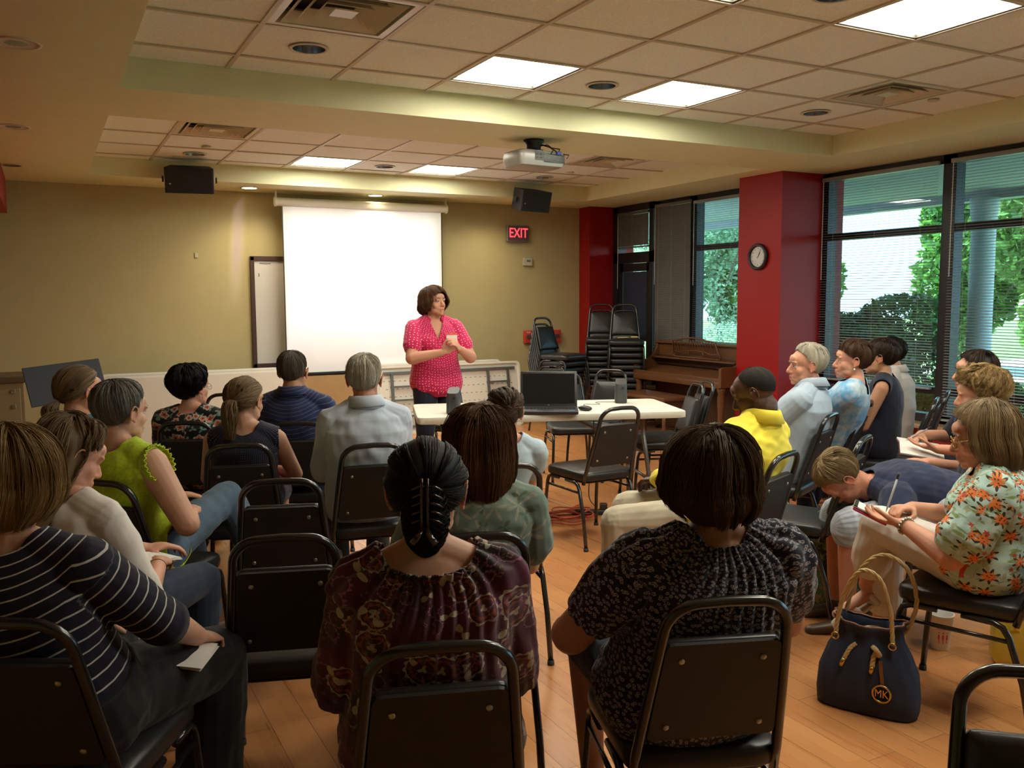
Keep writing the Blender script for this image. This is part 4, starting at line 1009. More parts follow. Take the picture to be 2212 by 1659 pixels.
def lerp_tab(x, tab):
    xs = [p[0] for p in tab]; ys = [p[1] for p in tab]; return np.interp(x, xs, ys)
def hair(M, st, parent, m, seed=0, n=900, rs=.0016, name='hair'):
    """hair built from a scalp shell and individual locks that follow it. M: head frame"""
    rng = np.random.default_rng(seed); sc = M.to_scale().x
    A = np.array([[M[i][j] for j in range(4)] for i in range(3)])
    e = np.array((0, st.get('ey', -.012), .026)); rad = np.array((.076, .094, .084)); tilt = R(st.get('tilt', 14))
    vol = st.get('vol', .018); op = st.get('open', 55); fall = st.get('fall', 0); mode = st.get('mode', 'fall')
    hl = st.get('hl', [(0, 62), (40, 66), (70, 84), (95, 96), (120, 118), (180, 128)])
    curl = st.get('curl', 0); freq = st.get('freq', 2.5); inward = st.get('inward', .02); flen = st.get('flen', [(0, 1), (180, 1)])
    def surf(th, a, t):
        x = np.sin(th)*np.sin(a); y = np.sin(th)*np.cos(a); z = np.cos(th)
        y2 = y*np.cos(tilt)-z*np.sin(tilt); z2 = y*np.sin(tilt)+z*np.cos(tilt)
        d = np.stack([x, y2, z2], -1); return e+d*(rad+t[..., None]), d
    def path(a_deg, s, toff):
        """a_deg (K,), s (S,), toff (K,) -> points (K,S,3)"""
        aa = np.abs(((a_deg+180) % 360)-180); K = len(a_deg)
        the = np.radians(lerp_tab(aa, hl))
        if mode == 'fall':
            isf = (aa > op)*1.0; ramp = np.clip((aa-op)/20, 0, 1)
            Lf = fall*lerp_tab(aa, flen)*(isf*(.35+.65*ramp))
            thl = np.where((fall > 0) & (aa > op), np.minimum(np.radians(st.get('leave', 94)), the+.5), the)
            arc = thl*.092; tot = arc+Lf
            l = s[None, :]*tot[:, None]; th = np.minimum(l/.092, thl[:, None]); th = np.maximum(th, .004)
            dn = np.clip(l-arc[:, None], 0, None)
            swirl = np.radians(st.get('swirl', 0))*(1-s[None, :])**2
            a = np.radians(a_deg)[:, None]+swirl+0*th
            t = (vol*(.62+.38*np.sin(np.minimum(th, 1.57))))+toff[:, None]
            if fall == 0:
                bk_ = np.clip((aa-62)/22, 0, 1)[:, None]; t = t*(1-(.55+.38*bk_)*np.clip((s[None, :]-.70+.26*bk_)/(.30+.26*bk_), 0, 1))+.002*bk_*s[None, :]
            p, d = surf(th, a, t)
            fr = dn/max(fall, 1e-3)
            rad_ = d*np.array((1, 1, 0)); rad_ /= np.linalg.norm(rad_, axis=-1, keepdims=True)+1e-6
            p = p+np.array((0, 0, -1))*dn[..., None]+rad_*(st.get('flare', .0)*np.sin(np.clip(fr, 0, 1)*np.pi)-inward*fr**2)[..., None]
        else:
            tie = np.array(st.get('tie', (0, -.105, .02))); ti = (tie-e)/rad; tl = np.linalg.norm(ti); tt = (tl-1)
            ti = ti/tl
            p0, d0 = surf(the, np.radians(a_deg), np.full(K, vol))
            om = np.arccos(np.clip((d0*ti).sum(-1), -1, 1))[:, None]+1e-4
            d = (np.sin((1-s)[None, :]*om)[..., None]*d0[:, None]+np.sin(s[None, :]*om)[..., None]*ti)/np.sin(om)[..., None]
            t = vol*(.5+.5*np.sin(s*np.pi*.5+.4))[None, :]+toff[:, None]*(1-s[None, :])
            p = e+d*(rad+t[..., None])
            a = np.radians(a_deg)[:, None]+0*s[None, :]
        if st.get('drop'): p = p+np.array(st['drop'])*(s[None, :, None]**2)
        return p, d, a
    V = []; F = []; HC = []; HS = []
    # shell
    ka, ks = 72, 26
    ag = np.linspace(-180, 180, ka+1)[:-1]
    if mode == 'fall' and fall > 0:                     # avoid stretched faces across the face opening
        pass
    s = np.linspace(0, 1, ks)
    nz = np.array([pnoise(V3((math.cos(R(x))*2+seed, math.sin(R(x))*2, 0))) for x in ag])
    p, d, a = path(ag, s, nz*.006-vol*.12)
    if curl:
        ph = nz*9
        p = p+d*(curl*.6*np.sin(2*np.pi*freq*s[None, :]+ph[:, None]))[..., None]
    p = p.reshape(-1, 3); V.append(p)
    F += [(i*ks+k, ((i+1) % ka)*ks+k, ((i+1) % ka)*ks+k+1, i*ks+k+1) for i in range(ka) for k in range(ks-1)
          if not (mode == 'fall' and fall > 0 and ((abs(ag[i]) > op) != (abs(ag[(i+1) % ka]) > op)) and s[k+1] > .45)]
    HC.append(np.full(len(p), .35)); HS.append(np.stack([np.repeat(ag/60, ks), np.tile(s, ka), np.zeros(ka*ks)], -1))
    # strands
    nc = st.get('clumps', 80); ca = rng.uniform(-180, 180, nc); ct = rng.normal(0, st.get('rough', .003), nc); ph = rng.uniform(0, 6.28, nc); cc = rng.uniform(0, 1, nc)
    cid = rng.integers(0, nc, n); a0 = ca[cid]+rng.normal(0, st.get('cw', 5), n)
    S_ = (18 if curl > .008 else 12) if (fall > .1 or curl) else 9; s = np.linspace(st.get('s0', .0), 1, S_)
    toff = ct[cid]+rng.normal(0, .0014, n)
    p, d, a = path(a0, s, toff)
    pull = (ca[cid]-a0)[:, None]*.6*s[None, :]
    tang = np.stack([np.cos(a), -np.sin(a), 0*a], -1)
    p = p+tang*(np.radians(pull)*.09)[..., None]
    if curl:
        ps = ph[cid][:, None]+rng.normal(0, .35, n)[:, None]; ar = 2*np.pi*freq*s[None, :]+ps; g = curl*(.35+.65*s[None, :])
        p = p+tang*(np.sin(ar)*g)[..., None]+d*(np.cos(ar)*g*.8)[..., None]
    fl = st.get('fly', .0015); p[:, 1:] += rng.normal(0, fl, (n, S_-1, 3))*s[None, 1:, None]
    if mode == 'fall': p = p+(rng.normal(0, min(.009, vol*.5), (n, 1, 3))*np.array((1, 1, .15)))*((1-s)**2.2)[None, :, None]
    hcv = np.clip(.5+.28*(cc[cid]-.5)*2+rng.normal(0, .16, n), 0, 1)
    def strands(p, hcv, r_, V, F, HC, HS, av):
        n_, S2, _ = p.shape
        t = np.gradient(p, axis=1); t /= np.linalg.norm(t, axis=-1, keepdims=True)+1e-9
        u = np.cross(t, np.array((.31, .52, .79))); u /= np.linalg.norm(u, axis=-1, keepdims=True)+1e-9; w_ = np.cross(t, u)
        rr = r_*(1-.65*np.linspace(0, 1, S2)**2)
        ring = [p+(u*math.cos(q)+w_*math.sin(q))*rr[None, :, None] for q in (0, 2.094, 4.189)]
        v = np.stack(ring, 2).reshape(-1, 3); base = sum(len(x) for x in V); V.append(v)
        idx = base+(np.arange(n_)[:, None, None]*S2*3+np.arange(S2-1)[None, :, None]*3)
        fs = []
        for k in range(3):
            k2 = (k+1) % 3; fs.append(np.stack([idx[..., 0]+k, idx[..., 0]+k2, idx[..., 0]+3+k2, idx[..., 0]+3+k], -1).reshape(-1, 4))
        F.append(np.concatenate(fs)); HC.append(np.repeat(hcv, S2*3)); HS.append(np.stack([np.repeat(av, S2*3), np.tile(np.repeat(np.linspace(0, 1, S2), 3), n_), np.zeros(n_*S2*3)], -1))
    F = [np.array(F)]
    if n > 1: strands(p, hcv, rs, V, F, HC, HS, a0/60)
    # tail / bun
    if 'tail' in st:
        P_ = np.array(st['tail']); nt = st.get('ntail', 220); wd = st.get('tailw', .022)
        k = len(P_); ss = np.linspace(0, 1, 14); kn = np.linspace(0, 1, k); s2 = np.clip((ss[:, None]+np.linspace(-.12, .12, 7)[None]), 0, 1); cx = np.stack([np.interp(s2, kn, P_[:, i]).mean(1) for i in range(3)], -1); cx[0] = P_[0]
        q = rng.normal(0, 1, (nt, 2)); q /= np.maximum(1, np.linalg.norm(q, axis=1, keepdims=True)/1.5)
        env = (.12+.88*np.sin(np.pi*np.clip(ss*.85+.06, 0, 1))**.8)
        off = np.zeros((nt, 14, 3)); off[..., 0] = q[:, :1]*wd*env; off[..., 1] = q[:, 1:]*wd*env
        wv = rng.uniform(0, 6.28, (nt, 1)); off[..., 0] += st.get('tcurl', .004)*np.sin(ss[None, :]*7+wv)
        strands(cx[None]+off, np.clip(rng.normal(.55, .2, nt), 0, 1), rs*1.25, V, F, HC, HS, q[:, 0])
    if 'bun' in st:
        bc, br, turns = st['bun']; bc = np.array(bc); br = np.array(br); nt = 420; ss = np.linspace(0, 1, 16)
        a_ = rng.uniform(0, 6.28, nt)[:, None]+ss[None]*3.0; z_ = rng.uniform(-.95, .95, nt)[:, None]+.25*np.sin(ss[None]*5+rng.uniform(0, 6, nt)[:, None]); z_ = np.clip(z_, -1, 1)
        rr = np.sqrt(1-z_**2*.97); loc = np.stack([rr*np.cos(a_), rr*np.sin(a_), z_], -1)*(br*rng.uniform(.9, 1.03, nt)[:, None, None])
        strands(bc+loc, np.clip(rng.normal(.45, .2, nt), 0, 1), rs*1.7, V, F, HC, HS, z_[:, 0])
        t = MB().ell(tuple(bc), tuple(br*.93)); v = np.array(t.v); base = sum(len(x) for x in V); V.append(v); HC.append(np.full(len(v), .3)); HS.append(np.zeros((len(v), 3)))
        extra = [tuple(i+base for i in f) for f in t.f]
    else: extra = []
    v = np.concatenate(V) @ A[:, :3].T+A[:, 3]
    off = np.array(parent.location); v = v-off
    faces = [tuple(int(i) for i in f) for fr in F for f in fr.tolist()]+extra
    me = D.meshes.new(name); me.from_pydata(v.tolist(), [], faces); me.update()
    me.polygons.foreach_set('use_smooth', [True]*len(me.polygons))
    at = me.attributes.new('hc', 'FLOAT', 'POINT'); at.data.foreach_set('value', np.concatenate(HC).astype(np.float32))
    attr_vec(me, 'hs', np.concatenate(HS)); me.materials.append(m)
    o = D.objects.new(name, me); COL.objects.link(o); o.parent = parent; return o

def wav(p, seed, sc):
    r_ = np.random.default_rng(seed); out = 0
    for k in range(7):
        v = r_.normal(0, 1, 3)*sc; out = out+np.sin(p @ v+r_.uniform(0, 6.28))
    return out/4
def _n(nh, rs): return int(nh*1.5), rs*.72
def person(label, hip, face, head, look=None, pit=0, tiltr=0, skin='fair', hs=1.0, b=1.0, fem=True, sh=None, slouch=.03, hw_=1.0,
           arms=None, legs=None, hairst=None, hairm='brown', nh=900, rs=.0016, shirt=None, pants=None, shoes=None, vox=.006, eyes=False, nose=1.0, jaw=1.0,
           glasses=None, brow='dkbrown', group='seated audience', s=.95, seedv=0, brim=None, tint_lips=(.80, .42, .40), ears=True, beardless=True, armr=1.0, neckdy=-.030, hide_legs=False, cat='person'):
    """hip, head: world points; face/look: degrees of the body and of the gaze"""
    look = face if look is None else look; sh = face if sh is None else sh
    hip = V3(hip); H = V3(head); base = V3((hip.x, hip.y, 0))
    root = thing('person', label, cat, base, 0, group)
    def vec(deg): a = R(deg); return V3((math.cos(a), math.sin(a), 0)), V3((math.sin(a), -math.cos(a), 0))
    Fh, Rh = vec(face); Fs, Rs_ = vec(sh); U = V3((0, 0, 1))
    L = lambda r_, f_, z: hip*1+Rh*r_+Fh*f_+V3((0, 0, z-hip.z))       # local -> world
    # head frame
    HM_ = Matrix.Translation(H) @ Matrix.Rotation(R(look-90), 4, 'Z') @ Matrix.Rotation(R(-pit), 4, 'X') @ Matrix.Rotation(R(tiltr), 4, 'Y') @ Matrix.Scale(.95*hs, 4)
    Fl, Rl = vec(look)
    hn = HM_ @ V3((0, -.02, -.075))
    spine_dir = (H-hip).normalized()
    N = H-U*.128*s+Fs*neckdy if pit < 45 else H-spine_dir*.130*s
    UP = U if pit < 45 else spine_dir
    mid = (hip+N)/2-Fs*slouch
    def S_(t): return hip*(1-t)**2+mid*2*t*(1-t)+N*t*t
    def T_(t): return ((mid-hip)*(1-t)+(N-mid)*t).normalized()
    def Rv(t): return (Rh*(1-t)+Rs_*t).normalized()
    def fr(t):
        r_ = Rv(t); f_ = r_.cross(T_(t))*-1; f_ = (f_ if f_.dot(Fs) > -.01 else -f_).normalized(); return r_, f_
    tab = [(-.22, .13, .09), (-.12, .168, .122), (0, .180, .130), (.2, .163, .122), (.4, .146, .110), (.6, .152, .112), (.78, .158, .104), (.9, .132, .082), (1.0, .072, .055)] if fem else \
          [(-.22, .12, .09), (-.12, .155, .115), (0, .165, .120), (.2, .158, .120), (.4, .156, .118), (.6, .166, .118), (.78, .175, .110), (.9, .150, .088), (1.0, .078, .060)]
    def torso(mb, e=0, b_=b, t0=-.3, t1=1.01, dfl=0):
        rg = []
        for t, w_, d_ in tab:
            if t0 <= t <= t1:
                r_, f_ = fr(max(0, t)); k = 1-.6*max(0, (t-.75)/.25); bb = 1+(b_-1)*k
                c = S_(t) if t >= 0 else hip+T_(0)*(t*(N-hip).length)
                rg.append((c+f_*(dfl*.5), r_, f_, w_*s*bb+e, d_*s*bb+e+dfl*.5))
        loft(mb, rg)
        if fem and t1 > .7:
            r_, f_ = fr(.62)
            for q in (-1, 1): mb.ell(S_(.64)+r_*q*.070*s*b_+f_*(.075*s*b_), ((.062*s+e*.6)*b_,)*3, None, 14, 10)
    shw = (.150 if fem else .172)*s*hw_*(1+(b-1)*.45)
    J = [S_(.885)+Rs_*q*shw-U*.012 for q in (-1, 1)]
    def traps(mb, e=0):
        for j in J: cone(mb, N+U*.012*s, j, .047*s+e*.7, .050*s*(1+(b-1)*.4)+e, 6)
    # arms
    arms = arms or {}
    AR = []
    for i, q in enumerate((-1, 1)):                         # 0 left, 1 right
        sp = arms.get('LR'[i], {}); l1, l2 = .275*s, .245*s
        W_ = L(*sp['w']) if 'w' in sp else (V3(sp['W']) if 'W' in sp else L(q*.10, .26, hip.z+.10))
        hint = sp.get('h', (q*.6, -.5, -.7)); hv = Rs_*hint[0]+Fs*hint[1]+U*hint[2]
        E_, W_ = ik(J[i], W_, l1, l2, hv)
        d = (W_-E_).normalized()
        hd = sp.get('d'); hd = (Rs_*hd[0]+Fs*hd[1]+U*hd[2]) if hd else d
        hn_ = sp.get('n', (0, 0, -1)); hn_ = Rs_*hn_[0]+Fs*hn_[1]+U*hn_[2]
        AR.append((J[i], E_, W_, hd, hn_, q, sp.get('curl', .35), sp.get('pinch', False)))
    ua = .047*s*(1+(b-1)*.8)*armr
    def armsf(mb, e=0, frac=9, flare=0, hands=True, puff=0):
        for (j, E_, W_, hd, hn_, q, cu, pi) in AR:
            if frac <= 1:
                en = j+(E_-j)*frac
                if puff: cone(mb, j, j+(E_-j)*frac*.6, ua+e+puff*.5, ua*.97+e+puff, 5); cone(mb, j+(E_-j)*frac*.6, en, ua*.97+e+puff, ua*.9+e, 4)
                else: cone(mb, j, en, ua*1.06+e, ua*.95+e+flare, 7)
            else:
                cone(mb, j, E_, ua*1.06+e, ua*.80+e, 7)
                f2 = min(1, frac-1); cone(mb, E_, E_+(W_-E_)*f2, ua*.84+e, (ua*.80*(1-f2)+.027*s*f2)+e, 7)
            if hands: hand(mb, W_, hd, hn_, q, s*1.0, cu, 1.0, pi)
    # legs
    legs = legs or [((-.105, .42, .50), (-.105, .42, .085), None), ((.105, .42, .50), (.105, .42, .085), None)]
    LG = []
    for i, q in enumerate((-1, 1)):
        k, a, fd = legs[i]; hj = hip+Rh*q*.085*s*b+(Fh*.02 if legs[i][0][2] > .3 else Fh*0)
        K_, A_ = L(*k), L(*a); fdv = (Rh*fd[0]+Fh*fd[1]+U*fd[2]).normalized() if fd else (Fh*1-U*.15).normalized()
        LG.append((hj, K_, A_, fdv, q))
    def legsf(mb, e=0, to=2.0, feet=True, flare=0):
        for (hj, K_, A_, fd, q) in LG:
            cone(mb, hj, K_, .082*s*b+e, .056*s*(1+(b-1)*.5)+e, 8)
            if to > 1: f2 = min(1, to-1); cone(mb, K_, K_+(A_-K_)*f2, .055*s*(1+(b-1)*.5)+e, (.052*(1-f2)+.036*f2)*s+e+flare, 8)
            if feet:
                hl_ = A_+U*-.03-fd*.03; cone(mb, A_, A_+(-U*.03-fd*.015), .034*s, .030*s, 4)
                toe = A_+fd*.15*s+V3((0, 0, -.055*s)) if abs(fd.z) < .5 else A_+fd*.15*s
                cone(mb, hl_-V3((0, 0, .012)), toe, .032*s, .022*s, 6, (1.15, .8))
    off = -base
    def fin(me, tintf=None, gc=None):
        a = mverts(me)
        setv(me, a+np.array(off)); return me
    # ---- body
    mb = MB(); torso(mb, -.005); traps(mb, -.003); armsf(mb)
    if not hide_legs: legsf(mb, -.004)
    head_shape(mb, HM_, fem, nose, jaw)
    if ears: ear(mb, HM_)
    cone(mb, N-U*.02, hn, .050*s*(1 if fem else 1.12)*(1+(b-1)*.4), .049*s*(1 if fem else 1.12), 6)
    me = blob(mb, vox, 3, .5); P = mverts(me)
    Hi = HM_.inverted(); A = np.array(Hi); q = P @ A[:3, :3].T+A[:3, 3]
    tint = np.ones((len(P), 4), np.float32)
    def paint_(c, r_, col, k=1.0):
        d = (((q-np.array(c))/np.array(r_))**2).sum(1); w_ = np.clip(1.4-d, 0, 1)[:, None]*k; tint[:, :3] = tint[:, :3]*(1-w_)+np.array(col)*w_
    paint_((0, .104, -.064), (.023, .014, .009), tint_lips)
    for z in (-1, 1): paint_((z*.040, .080, -.034), (.030, .03, .026), (1.05, .90, .87), .5); paint_((z*.082, -.008, -.01), (.02, .03, .035), (1.1, .82, .76), .6)
    paint_((0, .115, -.034), (.016, .016, .014), (1.06, .84, .80), .6)
    ta = me.attributes.new('tint', 'FLOAT_COLOR', 'POINT'); ta.data.foreach_set('color', tint.ravel())
    fin(me); obj_of('body', me, SK[skin], root)
    sc_ = HM_.to_scale().x
    if eyes:
        for z in (-1, 1):
            eo = MB(); _ell(eo, Matrix.Translation(off) @ HM_, (z*.031, .0735, -.001), (.0125, .0125, .0105)); e_o = eo.build('eye', M_eye, root, True)
            io = MB(); _ell(io, Matrix.Translation(off) @ HM_, (z*.031, .0835, -.001), (.0056, .0035, .0056)); io.build('iris', M_iris, e_o, True)
            bo = MB(); bo.tube([Matrix.Translation(off) @ HM_ @ V3(p) for p in ((z*.014, .0925, .0225), (z*.028, .0945, .0275), (z*.042, .0865, .0255), (z*.050, .076, .020))], [.0022*sc_, .0028*sc_, .0022*sc_, .0010*sc_], 6); bo.build('eyebrow', HM[brow], root, True)
            lo = MB(); lo.tube([Matrix.Translation(off) @ HM_ @ V3(p) for p in ((z*.018, .083, .001), (z*.025, .0855, .0062), (z*.034, .085, .0068), (z*.045, .077, .002))], .0011*sc_, 5); lo.build('eyelashes', M_iris, root, True)
    if glasses:
        g = MB(); G = Matrix.Translation(off) @ HM_
        for z in (-1, 1):
            g.tube([G @ V3((z*.034+.022*math.cos(R(k*20)), .103-.006*abs(math.cos(R(k*20)))*(1 if math.cos(R(k*20))*z > 0 else 0), -.003+.017*math.sin(R(k*20)))) for k in range(18)], .0011*sc_, 6, closed=True)
            g.tube([G @ V3((z*.056, .098, .002)), G @ V3((z*.074, .06, .004)), G @ V3((z*.080, .0, .004)), G @ V3((z*.079, -.018, -.008))], .0011*sc_, 6)
        g.tube([G @ V3((-.012, .104, -.001)), G @ V3((0, .108, .003)), G @ V3((.012, .104, -.001))], .0011*sc_, 6)
        g.build('glasses', glasses, root, True)
    # ---- clothes
    def gcoords(P, kind):
        """cloth coordinates in metres: u round the limb, v along it"""
        best = np.full(len(P), 9.0); uv = np.zeros((len(P), 3), np.float32)
        if kind == 'shirt': segs = [(hip, N, .15, Rs_, 0, .165*b, 0)]+[(a[0], a[1], .05, Fs, 1+i, ua+.03, .0) for i, a in enumerate(AR)]+[(a[1], a[2], .045, Fs, 1+i, ua+.02, .275*s) for i, a in enumerate(AR)]
        else: segs = [(hip, N, .15, Rh, 0, .16*b, 0)]+[(a[0], a[1], .08, Rh, 3+i, .085*b, 0) for i, a in enumerate(LG)]+[(a[1], a[2], .06, Rh, 3+i, .06, .42) for i, a in enumerate(LG)]
        for a, b2, rr, ref, pid, R0, v0 in segs:
            a = np.array(a); b2 = np.array(b2); d = b2-a; Lg = np.linalg.norm(d); d /= Lg
            w_ = P-a; vr = w_ @ d; v = np.clip(vr, -.25 if pid == 0 else (-.03 if v0 == 0 else 0), Lg); c = a+v[:, None]*d; rel = P-c; dist = np.linalg.norm(rel, axis=1)/R0+(np.where(vr < .012, .8, 0) if (pid in (1, 2) and v0 == 0) else 0)
            rf = np.array(ref)-d*np.dot(np.array(ref), d); rf /= np.linalg.norm(rf); bk_ = np.cross(d, rf)
            u = np.arctan2(rel @ rf, rel @ bk_)*rr; rad_ = np.linalg.norm(w_-vr[:, None]*d, axis=1); v = v if pid else vr+np.clip(.15*b-rad_, 0, .2)
            m_ = dist < best; best[m_] = dist[m_]; uv[m_, 0] = u[m_]; uv[m_, 1] = v[m_]+v0; uv[m_, 2] = pid*.37
        return uv
    made = {}
    if pants:
        mb = MB(); pe = pants.get('e', .008); torso(mb, pe, b, -.3, .25); legsf(mb, pe+.004, pants.get('len', 1.93), False, pants.get('flare', .012))
        me = blob(mb, vox, 2); P = mverts(me); Nn = mnorm(me)
        P2 = P+Nn*(wav(P, seedv+5, 28)*.003+wav(P, seedv+6, 60)*.0015)[:, None]; setv(me, P2); attr_vec(me, 'gc', gcoords(P, 'pants'))
        fin(me); made['pants'] = obj_of(pants.get('name', 'trousers'), me, pants['m'], root)
    if shirt:
        mb = MB(); e = shirt.get('e', .012); torso(mb, e, b*shirt.get('bk', 1), shirt.get('t0', -.3), 1.01, shirt.get('belly', 0)); traps(mb, e*.7)
        fcs = shirt.get('sl', .5)
        if fcs > 0: armsf(mb, shirt.get('se', e*.9), fcs, shirt.get('flare', .006), False, shirt.get('puff', 0))
        if shirt.get('skirt'):
            for (hj, K_, A_, fd, q) in LG: cone(mb, hj, hj+(K_-hj)*shirt.get('skl', .35), .082*s*b+shirt['skirt'], .078*s*b+shirt['skirt'], 5)
        me = blob(mb, shirt.get('vox', vox), 2); P = mverts(me); Nn = mnorm(me); g = gcoords(P, 'shirt')
        wa = shirt.get('wr', .0035); disp = wav(P, seedv+1, 22)*wa+wav(P, seedv+2, 55)*wa*.45
        if 'gather' in shirt:
            ga, gf = shirt['gather']; top = (N-hip).length; k = np.clip((g[:, 1]-top*.25)/(top*.75), 0, 1)*(g[:, 2] == 0)+.35*(g[:, 2] > 0)
            disp = disp+ga*np.sin(g[:, 0]*gf+2.2*np.sin(g[:, 1]*17)+1.3*np.sin(g[:, 0]*31))*k
        if 'pleat' in shirt:
            for u0 in shirt['pleat']: disp = disp-.006*np.exp(-((g[:, 0]-u0)/.004)**2)*(g[:, 1] < (N-hip).length*.80)*(g[:, 2] == 0)
        P2 = P+Nn*disp[:, None]
        rel = P-np.array(N); Fu = (Fs-UP*Fs.dot(UP)).normalized(); rx = rel @ np.array(Rs_); fy = rel @ np.array(Fu); zz = rel @ np.array(UP)
        nk = shirt.get('neck', 'crew')
        if nk == 'crew': cm = ((rx/(.072*s))**2+((fy+.002)/(.070*s))**2 < 1) & (zz > -.05)
        elif nk == 'scoop': cm = ((rx/(.086*s))**2+((fy-.016)/(.090*s))**2 < 1) & (zz > -.075)
        elif nk == 'wide': cm = ((rx/(.108*s))**2+((fy)/(.090*s))**2 < 1) & (zz > -.034)
        elif nk == 'v': cm = (((rx/(.066*s))**2+(fy/(.066*s))**2 < 1) & (zz > -.045)) | ((fy > 0) & (np.abs(rx) < .055*np.clip((zz+.15)/.15, 0, 1.2)) & (zz > -.15))
        else: cm = ((rx/(.058*s))**2+(fy/(.058*s))**2 < 1) & (zz > -.02)
        cm = cm & (g[:, 2] == 0) | (cm & (zz > -.03))
        if fcs == 0:                                         # sleeveless: open armholes
            for j in J:
                dj = P-np.array(j); sd = np.sign(np.dot(np.array(j-N), np.array(Rs_))); cm = cm | ((dj @ np.array(Rs_))*sd > .018)
        attr_vec(me, 'gc', g); setv(me, P2); cut(me, cm)
        fin(me); so = obj_of(shirt.get('name', 'shirt'), me, shirt['m'], root); made['shirt'] = so
        if shirt.get('solid', True):
            sm_ = so.modifiers.new('thickness', 'SOLIDIFY'); sm_.thickness = .0025; sm_.offset = 0
        if shirt.get('collar'):
            cb = MB(); hh = shirt['collar']; seg = 48; vs = []; fs = []
            nd = (hn-N).normalized(); ax = (UP*.75+nd*.35).normalized(); Fc = (Fs-ax*Fs.dot(ax)).normalized(); Rc = Fc.cross(ax)
            rr0 = .054*s*(1 if fem else 1.12)*(1+(b-1)*.4)+.006; ctr = N+off+nd*.004
            for lv, (rad_, z) in enumerate(((rr0+.018, -.026), (rr0+.006, .002), (rr0+.001, hh*.7), (rr0+.002, hh), (rr0+.008, hh*1.02), (rr0+.014, hh*.72), (rr0+.032, -.012))):
                for k in range(seg+1):
                    gp = shirt.get('gap', 16); a = R(90+gp+(360-2*gp)*k/seg)
                    vs.append(ctr+Rc*(rad_*math.cos(a))+Fc*(rad_*1.04*math.sin(a))+ax*(z+.012-shirt.get('dip', .022)*max(0, math.sin(a))))
            for lv in range(6):
                for k in range(seg): a = lv*(seg+1)+k; fs.append((a, a+1, a+seg+2, a+seg+1))
            co = MB().add(vs, fs).build('collar', shirt.get('cm', shirt['m']), root, True)
            attr_vec(co.data, 'gc', gcoords(np.array([tuple(V3(v)-off) for v in vs]), 'shirt'))
            sm_ = co.modifiers.new('thickness', 'SOLIDIFY'); sm_.thickness = .003
    if shoes:
        for (hj, K_, A_, fd, q) in LG:
            sb = MB(); A2 = A_+off
            toe = A2+fd*.165*s+V3((0, 0, -.055*s)); heel = A2-fd*.045-U*.045
            cone(sb, heel, toe, .040*s, .030*s, 8, (1.1, .9)); cone(sb, A2+(-U*.015), A2-U*.04, .040*s, .042*s, 4)
            me = blob(sb, max(vox, .005), 2); me2 = obj_of('shoe', me, shoes, root)
    if hairst is not None:
        hair(HM_, hairst, root, HM[hairm], seedv, *_n(nh, rs))
    return dict(root=root, H=HM_, N=N, J=J, AR=AR, LG=LG, off=off, hip=hip, F=Fs, R=Rs_, Fh=Fh, Rh=Rh, S=S_, fr=fr)
# ================================================================== fabrics
def fabric(name, base, rough=.85, sheen=.15, fn=None, weave=900, var=.08):
    m = D.materials.new(name); m.use_nodes = True; t = NT(m)
    uv = t.attr('gc').outputs['Vector']
    n = t.noise(t.obj(), 14, 3)
    c = t.mix(n, tuple(x*(1-var) for x in base), tuple(min(1, x*(1+var)) for x in base))
    if fn: c = fn(t, uv, c)
    t.l(c, t.b.inputs['Base Color']); t.b.inputs['Roughness'].default_value = rough
    t.b.inputs['Sheen Weight'].default_value = sheen; t.b.inputs['Specular IOR Level'].default_value = .25
    t.bump(t.math('ADD', t.noise(t.obj(), weave, 1), t.math('MULTIPLY', t.noise(t.obj(), 30, 3), 2.0)), .25, .002)
    return m
def flowers(t, uv, per, rin, rout, petals, amp, rnd=1.0, off=(0, 0)):
    """mask of flower or ring shapes scattered at spacing `per` metres"""
    v = t.mapv(uv, (1/per, 1/per, 0), (off[0], off[1], 0))
    vo = t.vor(v, 1, rnd, '2D'); pos = vo.outputs['Position']
    d = t.n('ShaderNodeVectorMath', operation='SUBTRACT'); t.l(v, d.inputs[0]); t.l(pos, d.inputs[1])
    x, y, z = t.sep(d.outputs[0]); r_ = t.math('SQRT', t.math('ADD', t.math('MULTIPLY', x, x), t.math('MULTIPLY', y, y)))
    ang = t.math('ARCTAN2', y, x); px, py, pz = t.sep(pos)
    pm = t.math('ADD', 1-amp, t.math('MULTIPLY', t.math('COSINE', t.math('ADD', t.math('MULTIPLY', ang, petals), t.math('MULTIPLY', px, 7.3))), amp))
    o = t.math('LESS_THAN', r_, t.math('MULTIPLY', pm, rout))
    if rin > 0: o = t.math('MULTIPLY', o, t.math('GREATER_THAN', r_, rin))
    return o, vo.outputs['Color'], r_
def f_stripe(per, w_, col, off=0):
    def fn(t, uv, c):
        x, y, z = t.sep(uv)
        k = t.math('LESS_THAN', t.math('FRACT', t.math('ADD', t.math('DIVIDE', t.math('ADD', y, t.math('MULTIPLY', t.noise(t.obj(), 7, 1), .004)), per), off)), w_)
        return t.mix(k, c, col)
    return fn
def f_dots(per, r_, col, rnd=.25):
    def fn(t, uv, c):
        m_, _, _ = flowers(t, uv, per, 0, r_, 1, 0, rnd); return t.mix(m_, c, col)
    return fn
def f_ditsy(t, uv, c):
    m_, cc, _ = flowers(t, uv, .0110, .15, .36, 5, .16, .9); f, _, _ = flowers(t, uv, .0110, 0, .10, 1, 0, .9)
    return t.mix(f, t.mix(m_, c, (.36, .33, .36)), (.12, .10, .13))
